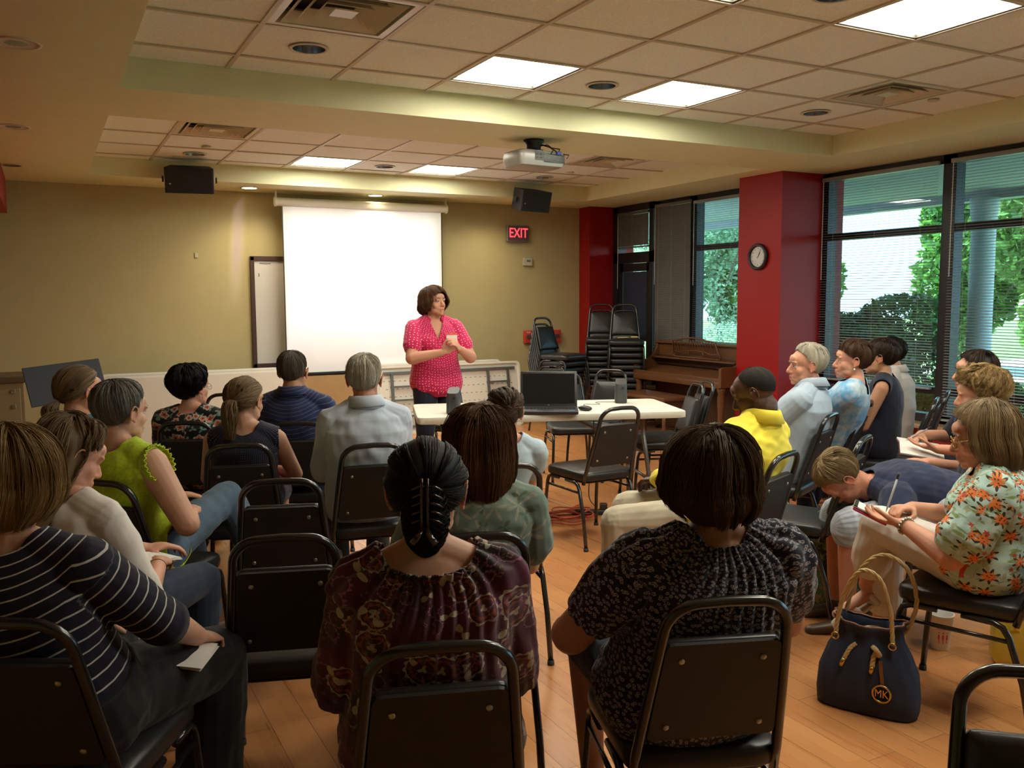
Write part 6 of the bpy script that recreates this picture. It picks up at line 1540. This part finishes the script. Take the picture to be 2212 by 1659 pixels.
# --- jewellery
def drop(pd, side, m, name, size=(.008, .004, .013), dz=-.052):
    M = Matrix.Translation(pd['off']) @ pd['H']; q = MB(); _ell(q, M, (side*.084, .002, dz), size); q.tube([M @ V3((side*.082, .001, -.040)), M @ V3((side*.084, .002, dz+size[2]))], .0009, 5); q.build(name, m, pd['root'], True)
drop(PS[5], 1, mat('turquoise', (.06, .42, .55), .3), 'earring', (.010, .004, .019), -.064); drop(PS[5], -1, mat('turquoise', (.06, .42, .55), .3), 'earring', (.010, .004, .019), -.064)
drop(PS[16], -1, mat('pearl', (.7, .66, .6), .2), 'earring', (.006, .006, .006), -.048); drop(PS[6], 1, mat('pearl', (.7, .66, .6), .2), 'earring', (.004, .004, .008), -.05)
def wrist_band(pd, i, m, name, r_=.030, w_=.006, beads=0, back=.02):
    j, E_, W_, hd, hn, q, *_ = pd['AR'][i]; d = (W_-E_).normalized(); c = W_-d*back+pd['off']; u = d.orthogonal().normalized(); v = d.cross(u); mb = MB()
    if beads:
        for k in range(beads): a = 2*math.pi*k/beads; mb.ell(c+(u*math.cos(a)+v*math.sin(a))*r_, (.0058,)*3, None, 8, 6)
    else: mb.tube([c+(u*math.cos(a)+v*math.sin(a))*r_ for a in [2*math.pi*k/28 for k in range(28)]], w_, 8, closed=True, flat=(1, .35))
    mb.build(name, m, pd['root'], True)
wrist_band(PS[21], 0, M_sil, 'bracelet', .031, beads=17, back=.012); wrist_band(PS[22], 1, mat('turquoise', (.06, .42, .55), .3), 'bracelet', .030, .008); wrist_band(PS[3], 1, mat('brown_band', (.08, .04, .02), .5), 'bracelet', .027, .0025, back=.03)
# --- held and carried things
M_paper = mat('paper', (.74, .72, .68), .75, var=(30, .04))
def sheets(name, label, cat, c, yaw, tilt, roll, w_, h_, n=4, m=None, cover=None):
    o = thing(name, label, cat, c, 0, None, (R(tilt), R(roll), R(yaw))); 
    for k in range(n): MB().box((random.uniform(-.004, .004), random.uniform(-.004, .004), k*.0022), (w_, h_, .0014), rot=(0, 0, R(random.uniform(-3, 3)))).build('sheet', m or M_paper, o)
    return o
sheets('paper_stack', 'folded white papers on the lap of the person in the striped top', 'papers', (.290, 2.350, .578), 62, 8, -6, .13, .10, 5)
sheets('paper_sheet', 'white paper held in the lap of the person in the white blouse', 'papers', (.275, 3.07, .655), 40, 5, 12, .15, .11, 3)
nb = thing('notebook', 'open hardback notebook on the knees of the person by the window', 'notebook', (4.23, 3.20, .665), 0, None, (R(8), R(-6), R(132-90)))
MB().box((-.085, 0, .004), (.165, .22, .010), rot=(0, R(-8), 0), bev=.002).box((.085, 0, .004), (.165, .22, .010), rot=(0, R(8), 0), bev=.002).build('pages', M_paper, nb)
MB().box((-.087, 0, -.004), (.172, .23, .004), rot=(0, R(-8), 0)).box((.087, 0, -.004), (.172, .23, .004), rot=(0, R(8), 0)).build('cover', mat('maroon_cover', (.08, .02, .025), .5), nb)
def pen(label, c, d, m=None, L=.14):
    d = V3(d).normalized(); o = thing('pen', label, 'pen', c, 0, None); mb = MB()
    mb.tube([d*-.02, d*.0, d*L*.8], [.0008, .004, .004], 10).build('barrel', m or mat('pen_grey', (.35, .36, .36), .25), o, True); MB().tube([d*L*.8, d*L], .0042, 10).tube([d*L*.82+V3((.004, 0, 0)), d*L*.55+V3((.005, 0, 0))], .001, 5).build('cap', M_blk, o, True)
pen('silver pen in the writing hand over the small notepad', (2.795, 2.245, .700), (.25, -.12, .9)); pen('pen in the hand writing in the open notebook', (4.235, 3.275, .705), (.6, -.3, .35)); 
pd_ = thing('notepad', 'small white notepad held with the pink phone in the writing lap', 'notepad', (2.725, 2.265, .690), 0, None, (R(24), R(-4), R(36)))
MB().box((0, 0, 0), (.075, .125, .006)).build('pages', M_paper, pd_); MB().box((0, .055, .0042), (.078, .014, .004), bev=.001).build('binding', M_blk, pd_)
ph = thing('phone', 'pink and black phone held under the small notepad', 'phone', (2.722, 2.262, .677), 0, None, (R(24), R(-4), R(36)))
MB().box((0, 0, 0), (.066, .130, .010), bev=.004).build('case', mat('pink_case', (.62, .03, .20), .4), ph, 'auto'); MB().box((0, 0, .0055), (.058, .118, .001)).build('screen', M_scr, ph)
ph2 = thing('phone', 'glowing phone in a lap behind the pale blue polo shirt', 'phone', (4.53, 3.98, .70), 0, None, (R(30), 0, R(20)))
MB().box((0, 0, 0), (.07, .13, .009), bev=.003).build('case', M_blk, ph2, 'auto'); MB().box((0, 0, .005), (.062, .118, .001)).build('screen', mat('phone_glow', (.5, .7, .9), .3, emit=((.55, .8, 1), 2.5)), ph2)
ph3 = thing('phone', 'pink phone in the lap of the girl with the ponytail', 'phone', (.965, 4.33, .640), 0, None, (R(10), 0, R(60)))
MB().box((0, 0, 0), (.07, .13, .010), bev=.004).build('case', mat('magenta_case', (.45, .03, .12), .4), ph3, 'auto')
bk2 = thing('folder', 'brown folder with a cream spine held upright by the bending person', 'folder', (3.30, 2.90, .50), 0, None, (R(60), R(10), R(60)))
MB().box((0, 0, 0), (.20, .26, .012)).build('cover', mat('folder_brown', (.06, .04, .025), .6), bk2); MB().box((-.103, 0, 0), (.01, .26, .014)).build('spine', mat('folder_cream', (.55, .47, .33), .6), bk2)
# --- sandals
def sandal(pd, i, m_sole, m_strap, name, toes=None, heel=.0, straps=((.10, .030), (.02, .040)), nails=None):
    hj, K_, A_, fd, q = pd['LG'][i]; s = .95; toe = A_+fd*.15*s+(V3((0, 0, -.055*s)) if abs(fd.z) < .5 else V3((0, 0, 0))); hl = A_-U3*.042-fd*.03
    ax = (toe-hl).normalized(); side = ax.cross(V3((0, 0, 1))).normalized(); up = side.cross(ax).normalized(); off = pd['off']
    sh = thing_child = MB(); L_ = (toe-hl).length+.075
    ol = [(-.030, -.028), (-.038, 0), (-.030, .028), (.03, .033), (.12, .043), (.17, .045), (.205, .030), (.215, 0), (.200, -.030), (.16, -.040), (.10, -.034), (.03, -.030)]
    k = L_/.25; M = Matrix(((ax.x, side.x, up.x, 0), (ax.y, side.y, up.y, 0), (ax.z, side.z, up.z, 0), (0, 0, 0, 1))); M = Matrix.Translation(hl+off-up*.036) @ M
    sb = MB().prism([(x*k, y) for x, y in ol], -.010, .002, M)
    if heel: sb.tube([M @ V3((.0, 0, -.01)), M @ V3((-.005, 0, -.01-heel))], [.018, .008], 10); sb.box((.15*k, 0, -.018), (.11, .07, .018), M=M, bev=.006)
    so = sb.build('sandal', m_sole, pd['root'], True)
    for x, r_ in straps:
        MB().tube([M @ V3((x*k+.012*math.sin(a), (r_+.008)*math.cos(a), .0+(r_*1.25)*math.sin(a))) for a in [math.pi*t/12 for t in range(13)]], .010, 8, flat=(.35, 1.15)).build('strap', m_strap, so, True)
    # toes
    for t in range(5):
        b_ = M @ V3((.170*k-.010*t*(1 if True else 0)+.008, (-.022+.012*t)*(1 if q < 0 else 1), .012)); rr = .0115 if t == 0 else .0085-.0005*t
        tm = MB().ell(b_, (rr*1.5, rr, rr*.95), None, 10, 8); tm.build('toe', toes, so, True)
        if nails: MB().ell(b_+ax*rr*.75+up*rr*.55, (rr*.55, rr*.55, rr*.35), None, 8, 6).build('toenail', nails, so, True)
U3 = V3((0, 0, 1))
M_wh = mat('white_leather', (.66, .60, .50), .4); M_pat = mat('patent_black', (.012, .012, .013), .08, coat=.8); M_red = M_red; M_gleam = mat('metallic_strap', (.50, .44, .32), .2, .7)
sandal(PS[21], 0, M_wh, M_wh, 'sandal', SK['rosy'], nails=mat('nail_red', (.6, .03, .03), .2)); sandal(PS[21], 1, M_gleam, M_gleam, 'sandal', SK['rosy'], nails=mat('nail_red', (.6, .03, .03), .2))
sandal(PS[23], 0, M_pat, M_pat, 'sandal', SK['rosy'], heel=.07, straps=((.16, .036), (.09, .036), (.02, .042)), nails=mat('nail_teal', (.08, .5, .42), .2))
# --- navy handbag with rope handles
hb = thing('handbag', 'navy drawstring handbag with rope handles and a gold MK charm on the floor', 'handbag', (2.60, 2.145, 0), R(-62))
# local x along the long side, -y towards the viewer
vs = []; fs = []; sg = 48
prof = [(.0, .155, .070), (.012, .170, .085), (.06, .172, .092), (.14, .165, .090), (.21, .140, .072), (.26, .112, .052), (.29, .104, .046), (.315, .112, .054), (.33, .122, .060)]
for z, a_, b_ in prof:
    for k in range(sg):
        an = 2*math.pi*k/sg; ca, sa = math.cos(an), math.sin(an); ex_ = .55 if z < .2 else .8
        fold = (.006*math.sin(an*11+z*20)*min(1, max(0, (z-.12)/.12)))
        vs.append(((a_+fold)*math.copysign(abs(ca)**ex_, ca), (b_+fold)*math.copysign(abs(sa)**ex_, sa), z+(.012*math.cos(2*an) if z > .28 else 0)))
for i in range(len(prof)-1):
    for k in range(sg): k2 = (k+1) % sg; fs.append((i*sg+k, i*sg+k2, (i+1)*sg+k2, (i+1)*sg+k))
fs.append(tuple(range(sg))[::-1])
M_nv = mat('navy_canvas', (.014, .024, .055), .8, bump=(700, .3, .001), var=(8, .15)); M_tan = mat('tan_leather', (.20, .085, .035), .45); M_rope = mat('rope_straw', (.45, .33, .15), .75)
b = MB().add(vs, fs).build('bag_body', M_nv, hb, True); s_ = b.modifiers.new('thickness', 'SOLIDIFY'); s_.thickness = .004; s_.offset = -1
top = vs[-sg:]; MB().tube([V3(v) for v in top], .0042, 6, closed=True, flat=(1, .8)).build('rim_trim', M_tan, hb, True)
MB().ell((0, 0, .16), (.10, .05, .10)).build('lining', mat('lining_brown', (.10, .06, .035), .3), hb, True); MB().ell((.02, .01, .27), (.07, .03, .035)).build('leather_pouch', mat('pouch_brown', (.09, .04, .02), .25), hb, True)
def rope(pts, r_, name, par, tw=.6):
    p = [V3(q) for q in pts]; dense = []
    for i in range(len(p)-1):
        a, b_, c_, d_ = p[max(i-1, 0)], p[i], p[i+1], p[min(i+2, len(p)-1)]
        for k in range(10):
            t = k/10; dense.append(.5*((2*b_)+(c_-a)*t+(2*a-5*b_+4*c_-d_)*t*t+(3*b_-3*c_+d_-a)*t**3))
    dense.append(p[-1]); mb = MB(); n_ = len(dense)
    for st_ in range(3):
        q = []; 
        for i, c_ in enumerate(dense):
            t = (dense[min(i+1, n_-1)]-dense[max(i-1, 0)]).normalized(); u = t.cross(V3((.3, .2, .9))).normalized(); w_ = t.cross(u); a = i*tw+st_*2.094
            q.append(c_+(u*math.cos(a)+w_*math.sin(a))*r_*.5)
        mb.tube(q, r_*.62, 7)
    return mb.build(name, M_rope, par, True)
rope([(-.105, -.060, .27), (-.10, -.055, .33), (-.075, -.06, .44), (-.02, -.07, .525), (.04, -.06, .50), (.075, -.055, .40), (.085, -.058, .33), (.09, -.062, .27)], .0078, 'rope_handle', hb)
rope([(-.095, .055, .27), (-.09, .05, .36), (-.045, .045, .50), (.03, .05, .560), (.11, .05, .52), (.145, .045, .42), (.13, .045, .33), (.105, .055, .28)], .0078, 'rope_handle', hb)
for x, y in ((-.105, -.064), (.09, -.066)): MB().tube([(x+.012*math.cos(a), y-.004, .268+.012*math.sin(a)) for a in [2*math.pi*k/16 for k in range(16)]], .0032, 6, closed=True).build('eyelet', M_gold, hb, True)
rope([(-.035, -.062, .25), (-.05, -.082, .235), (-.065, -.094, .20)], .0075, 'drawstring', hb); rope([(.025, -.062, .25), (.04, -.088, .252), (.052, -.084, .232), (.035, -.080, .232), (.03, -.092, .19)], .0085, 'drawstring', hb)
for a_, b2 in (((-.065, -.094, .20), (-.075, -.098, .172)), ((.03, -.092, .19), (.026, -.094, .165))): MB().tube([a_, b2], .0088, 10).build('metal_tip', M_gold, hb, True)
MB().box((.062, -.094, .175), (.012, .002, .085), rot=(0, R(-6), 0)).build('charm_strap', M_tan, hb)
ch_ = MB(); cc_ = V3((.066, -.099, .100)); ch_.tube([cc_+V3((.030*math.cos(a), 0, .030*math.sin(a))) for a in [2*math.pi*k/36 for k in range(36)]], .0042, 8, closed=True); cho = ch_.build('charm_ring', M_gold, hb, True)
text('charm_letters', 'MK', .040, M_gold, frame_M((.066, -.100, .100), (1, 0, 0), (0, 0, 1)), cho, extrude=.0018, sx=.82)
# --- patterned green bag
def f_bag(t, uv, c):
    n = t.noise(t.obj(), 16, 5, .65); return t.ramp(n, [(.30, (.018, .030, .016)), (.43, (.10, .15, .05)), (.50, (.26, .28, .12)), (.56, (.06, .25, .22)), (.62, (.42, .40, .26)), (.70, (.05, .07, .03))], 'CONSTANT')
gb = thing('tote_bag', 'green and cream patterned slouchy tote bag on the floor under the bending person', 'bag', (3.33, 2.93, 0), R(-55))
vs = []; fs = []
prof = [(.0, .13, .085), (.01, .16, .11), (.08, .185, .125), (.17, .165, .110), (.25, .125, .085), (.31, .10, .065), (.35, .085, .05)]
for z, a_, b_ in prof:
    for k in range(sg):
        an = 2*math.pi*k/sg; f_ = 1+.07*math.sin(an*5+z*12)+.04*math.sin(an*9-z*25); vs.append((a_*f_*math.cos(an)-.05*(z/.35)**2, b_*f_*math.sin(an), z+(.03*math.sin(an*2) if z > .3 else 0)))
for i in range(len(prof)-1):
    for k in range(sg): k2 = (k+1) % sg; fs.append((i*sg+k, i*sg+k2, (i+1)*sg+k2, (i+1)*sg+k))
fs.append(tuple(range(sg))[::-1])
M_bag = fabric('fabric_green_bag', (.1, .15, .08), .7, .1, f_bag); b = MB().add(vs, fs).build('bag_body', M_bag, gb, True); s_ = b.modifiers.new('thickness', 'SOLIDIFY'); s_.thickness = .006
MB().tube([(-.12, -.04, .33), (-.11, -.05, .44), (-.06, -.05, .50), (-.01, -.04, .44), (.02, -.02, .33)], .018, 8, flat=(.3, 1)).build('shoulder_strap', M_bag, gb, True)
MB().tube([(-.02, .02, .33), (.03, .03, .38), (.07, .02, .33)], .016, 8, flat=(.3, 1)).build('shoulder_strap', M_bag, gb, True)
# --- yellow bag
yb_ = thing('handbag', 'mustard yellow leather handbag on the floor at the right edge', 'handbag', (3.47, 2.06, 0), R(-50))
M_yl = mat('yellow_leather', (.55, .43, .05), .4, bump=(200, .15, .001)); MB().box((0, 0, .16), (.32, .14, .31), bev=.035).build('bag_body', M_yl, yb_, 'auto')
for sx in (-1, 1):
    MB().tube([(sx*.085, -.074, .17), (sx*.085, -.074, .27), (sx*.07, -.076, .34), (sx*.0, -.07, .40), (0, -.07, .40)], .006, 6).build('handle', M_yl, yb_, True)
    MB().box((sx*.085, -.073, .215), (.034, .006, .10), bev=.002).build('handle_tab', M_yl, yb_)
    for z in (.18, .25): MB().ell((sx*.085, -.078, z), (.004, .003, .004), None, 8, 6).build('rivet', M_gold, yb_, True)
# --- foam cup
cp = thing('foam_cup', 'white foam cup with a small red logo on the floor under the chair', 'cup', (3.31, 2.37, 0), R(-40))
MB().lathe([(.034, 0), (.036, .004), (.049, .148), (.052, .150), (.052, .154), (.046, .153), (.034, .01), (.0001, .008)], seg=32).build('cup_body', mat('foam_white', (.70, .68, .64), .6), cp, True)
lg = MB()
for k in range(3):
    a = R(-112+k*22); r_ = .0415; lg.ell((r_*math.cos(a), r_*math.sin(a), .062), (.004, .004, .014), None, 8, 8); lg.ell((r_*1.02*math.cos(a), r_*1.02*math.sin(a), .082), (.0035, .0035, .0035), None, 8, 6); lg.tube([(r_*.98*math.cos(a), r_*.98*math.sin(a), .05), (r_*.96*math.cos(a+.03), r_*.96*math.sin(a+.03), .034)], .0016, 5)
lg.build('red_logo', mat('logo_red', (.55, .03, .08), .5), cp, True)
for k in range(2): MB().box((0, 0, 0), (.05, .0006, .003), M=Matrix.Rotation(R(0), 4, 'Z') @ Matrix.Translation((0, -.0455-.0015*k, .098+k*.007)) @ Matrix.Rotation(R(-5), 4, 'X')).build('red_line', mat('logo_red', (.55, .03, .08), .5), cp)
# --- nearest chair at the bottom right
chair('black chair at the bottom right corner, padded back towards the viewer', 1.285, .635, 228, 'empty chairs')
# ================================================================== outside the windows
M_conc = mat('pale_concrete', (.62, .60, .56), .9, var=(1.5, .08)); M_porch = mat('porch_paint', (.30, .32, .33), .8); M_colu = mat('porch_column_paint', (.42, .45, .47), .7)
struct('trim_porch_slab', MB().box((8.5, 4.5, .02), (3.7, 22, .10)), M_conc, 'pale walk outside the windows')
tag(MB().box((30, 10, -.06), (40, 70, .1)).build('ground', mat('lawn', (.16, .24, .07), .95, var=(.8, .3))), kind='structure')
tag(MB().box((17.5, 1.5, -.0), (6, 22, .05)).build('ground', M_conc), kind='structure')
pr_ = MB().box((8.45, 4.5, 2.82), (3.6, 22, .16)).box((10.15, 4.5, 2.74), (.22, 22, .20))
struct('ceiling_porch', pr_, M_porch, 'porch roof outside')
for x, y, l in ((9.9, 6.75, 'pale porch column seen through the second window'), (9.9, 12.6, 'pale porch column near the far window'), (9.9, 1.5, 'pale porch column beyond the right edge')):
    o = thing('porch_column', l, 'column', (x, y, .07), 0, 'porch columns outside'); MB().lathe([(.17, 0), (.17, .08), (.14, .10), (.135, 2.25), (.16, 2.50), (.16, 2.57)], seg=28).build('shaft', M_colu, o, True)
def leaf_mat(name, c):
    m = D.materials.new(name); m.use_nodes = True; t = NT(m)
    h = t.attr('lc').outputs['Fac']; t.l(t.ramp(h, [(0, tuple(x*.45 for x in c)), (.6, c), (1, tuple(min(1, x*1.7) for x in c))]), t.b.inputs['Base Color'])
    t.b.inputs['Roughness'].default_value = .45; t.b.inputs['Subsurface Weight'].default_value = .0
    tr = t.n('ShaderNodeBsdfTranslucent'); t.l(t.ramp(h, [(0, tuple(x*.7 for x in c)), (1, tuple(min(1, x*1.8) for x in c))]), tr.inputs[0])
    mx = t.n('ShaderNodeMixShader'); mx.inputs[0].default_value = .4; out = [n for n in t.t.nodes if n.type == 'OUTPUT_MATERIAL'][0]
    t.l(t.b.outputs[0], mx.inputs[1]); t.l(tr.outputs[0], mx.inputs[2]); t.l(mx.outputs[0], out.inputs[0]); return m
LM = [leaf_mat('leaves_mid', (.12, .26, .05)), leaf_mat('leaves_dark', (.05, .13, .04)), leaf_mat('leaves_light', (.26, .40, .12)), leaf_mat('leaves_silver', (.34, .48, .36))]
M_bark = mat('bark', (.12, .085, .06), .9, var=(9, .3))
def leaves(c, rad, n, size, seed, lobes=7, flat_bottom=False):
    rg = np.random.default_rng(seed); lc = rg.normal(0, 1, (lobes, 3)); lc /= np.linalg.norm(lc, axis=1, keepdims=True); lc *= .55
    k = rg.integers(0, lobes, n); d = rg.normal(0, 1, (n, 3)); d /= np.linalg.norm(d, axis=1, keepdims=True)
    p = lc[k]+d*(.48*rg.uniform(.55, 1, (n, 1))**.5); p = np.array(c)+p*np.array(rad)
    if flat_bottom: p[:, 2] = np.maximum(p[:, 2], .12)
    u = rg.normal(0, 1, (n, 3)); u /= np.linalg.norm(u, axis=1, keepdims=True); w_ = np.cross(u, rg.normal(0, 1, (n, 3))); w_ /= np.linalg.norm(w_, axis=1, keepdims=True)
    sz = size*rg.uniform(.6, 1.3, (n, 1)); v = np.stack([p-u*sz, p+w_*sz*.45, p+u*sz, p-w_*sz*.45], 1).reshape(-1, 3)
    me = D.meshes.new('foliage'); me.from_pydata(v.tolist(), [], [(4*i, 4*i+1, 4*i+2, 4*i+3) for i in range(n)]); me.update()
    a = me.attributes.new('lc', 'FLOAT', 'POINT'); a.data.foreach_set('value', np.repeat(rg.uniform(0, 1, n), 4).astype(np.float32)); return me
def bush(name, label, c, rad, n, size, m, seed, cat='shrub', trunk=None, group=None):
    o = thing(name, label, cat, (c[0], c[1], 0), 0, group)
    me = leaves((0, 0, c[2]), rad, n, size, seed, flat_bottom=True); me.materials.append(m); l = D.objects.new('foliage', me); COL.objects.link(l); l.parent = o
    if trunk:
        for k, pts in enumerate(trunk): MB().tube(pts, [.09/(1+k*.6), .07/(1+k*.6), .045/(1+k), .02], 8).build('trunk' if k == 0 else 'branch', M_bark, o, True)
    else: MB().tube([(0, 0, 0), (0, 0, c[2])], [.05, .03], 6).build('stem', M_bark, o, True)
bush('round_shrub', 'large round dark green shrub outside the first window', (9.3, 7.55, .72), (1.25, 1.25, .85), 13000, .055, LM[1], 1)
bush('round_shrub', 'low glossy shrub just outside under the raised blind', (7.75, 5.6, .30), (.55, 1.2, .50), 8000, .04, LM[0], 2)
bush('round_shrub', 'sunlit pale shrub outside the window over the piano', (12.2, 12.6, .75), (1.3, 1.6, .95), 16000, .032, LM[3], 3)
bush('round_shrub', 'dark shrub outside behind the porch column', (12.0, 5.6, .45), (1.0, 1.2, .6), 6000, .055, LM[1], 4)
def tree(label, x, y, z, rad, n, m, seed, size=.11):
    bush('tree', label, (x, y, z), rad, n, size, m, seed, 'tree', [[(0, 0, 0), (.1, .1, z*.4), (0, .2, z*.7), (.1, .1, z)], [(.05, .05, z*.35), (.5, .7, z*.6), (.9, 1.2, z*.85), (1.1, 1.6, z*1.1)], [(.05, .05, z*.3), (-.5, -.6, z*.55), (-.8, -1.3, z*.8), (-.9, -1.7, z*1.0)]])
tree('leafy tree at the left side of the first window view', 17.0, 17.6, 2.6, (2.4, 1.9, 2.4), 14000, LM[0], 11)
tree('leafy tree right of the bright gap in the first window', 16.5, 11.3, 2.2, (1.7, 1.2, 2.5), 12000, LM[0], 12)
tree('bright green tree seen through the second window right of the column', 15.2, 8.6, 2.3, (2.2, 1.6, 2.2), 14000, LM[2], 13)
tree('silvery green tree outside the window over the piano', 15.0, 17.2, 2.7, (3.2, 2.6, 2.6), 26000, LM[3], 14, .07)
tree('far tree behind the second window', 26.0, 11.0, 2.4, (3.4, 4.5, 2.4), 12000, LM[1], 16, .16)
M_asph = mat('parking_pale', (.55, .56, .60), .9)
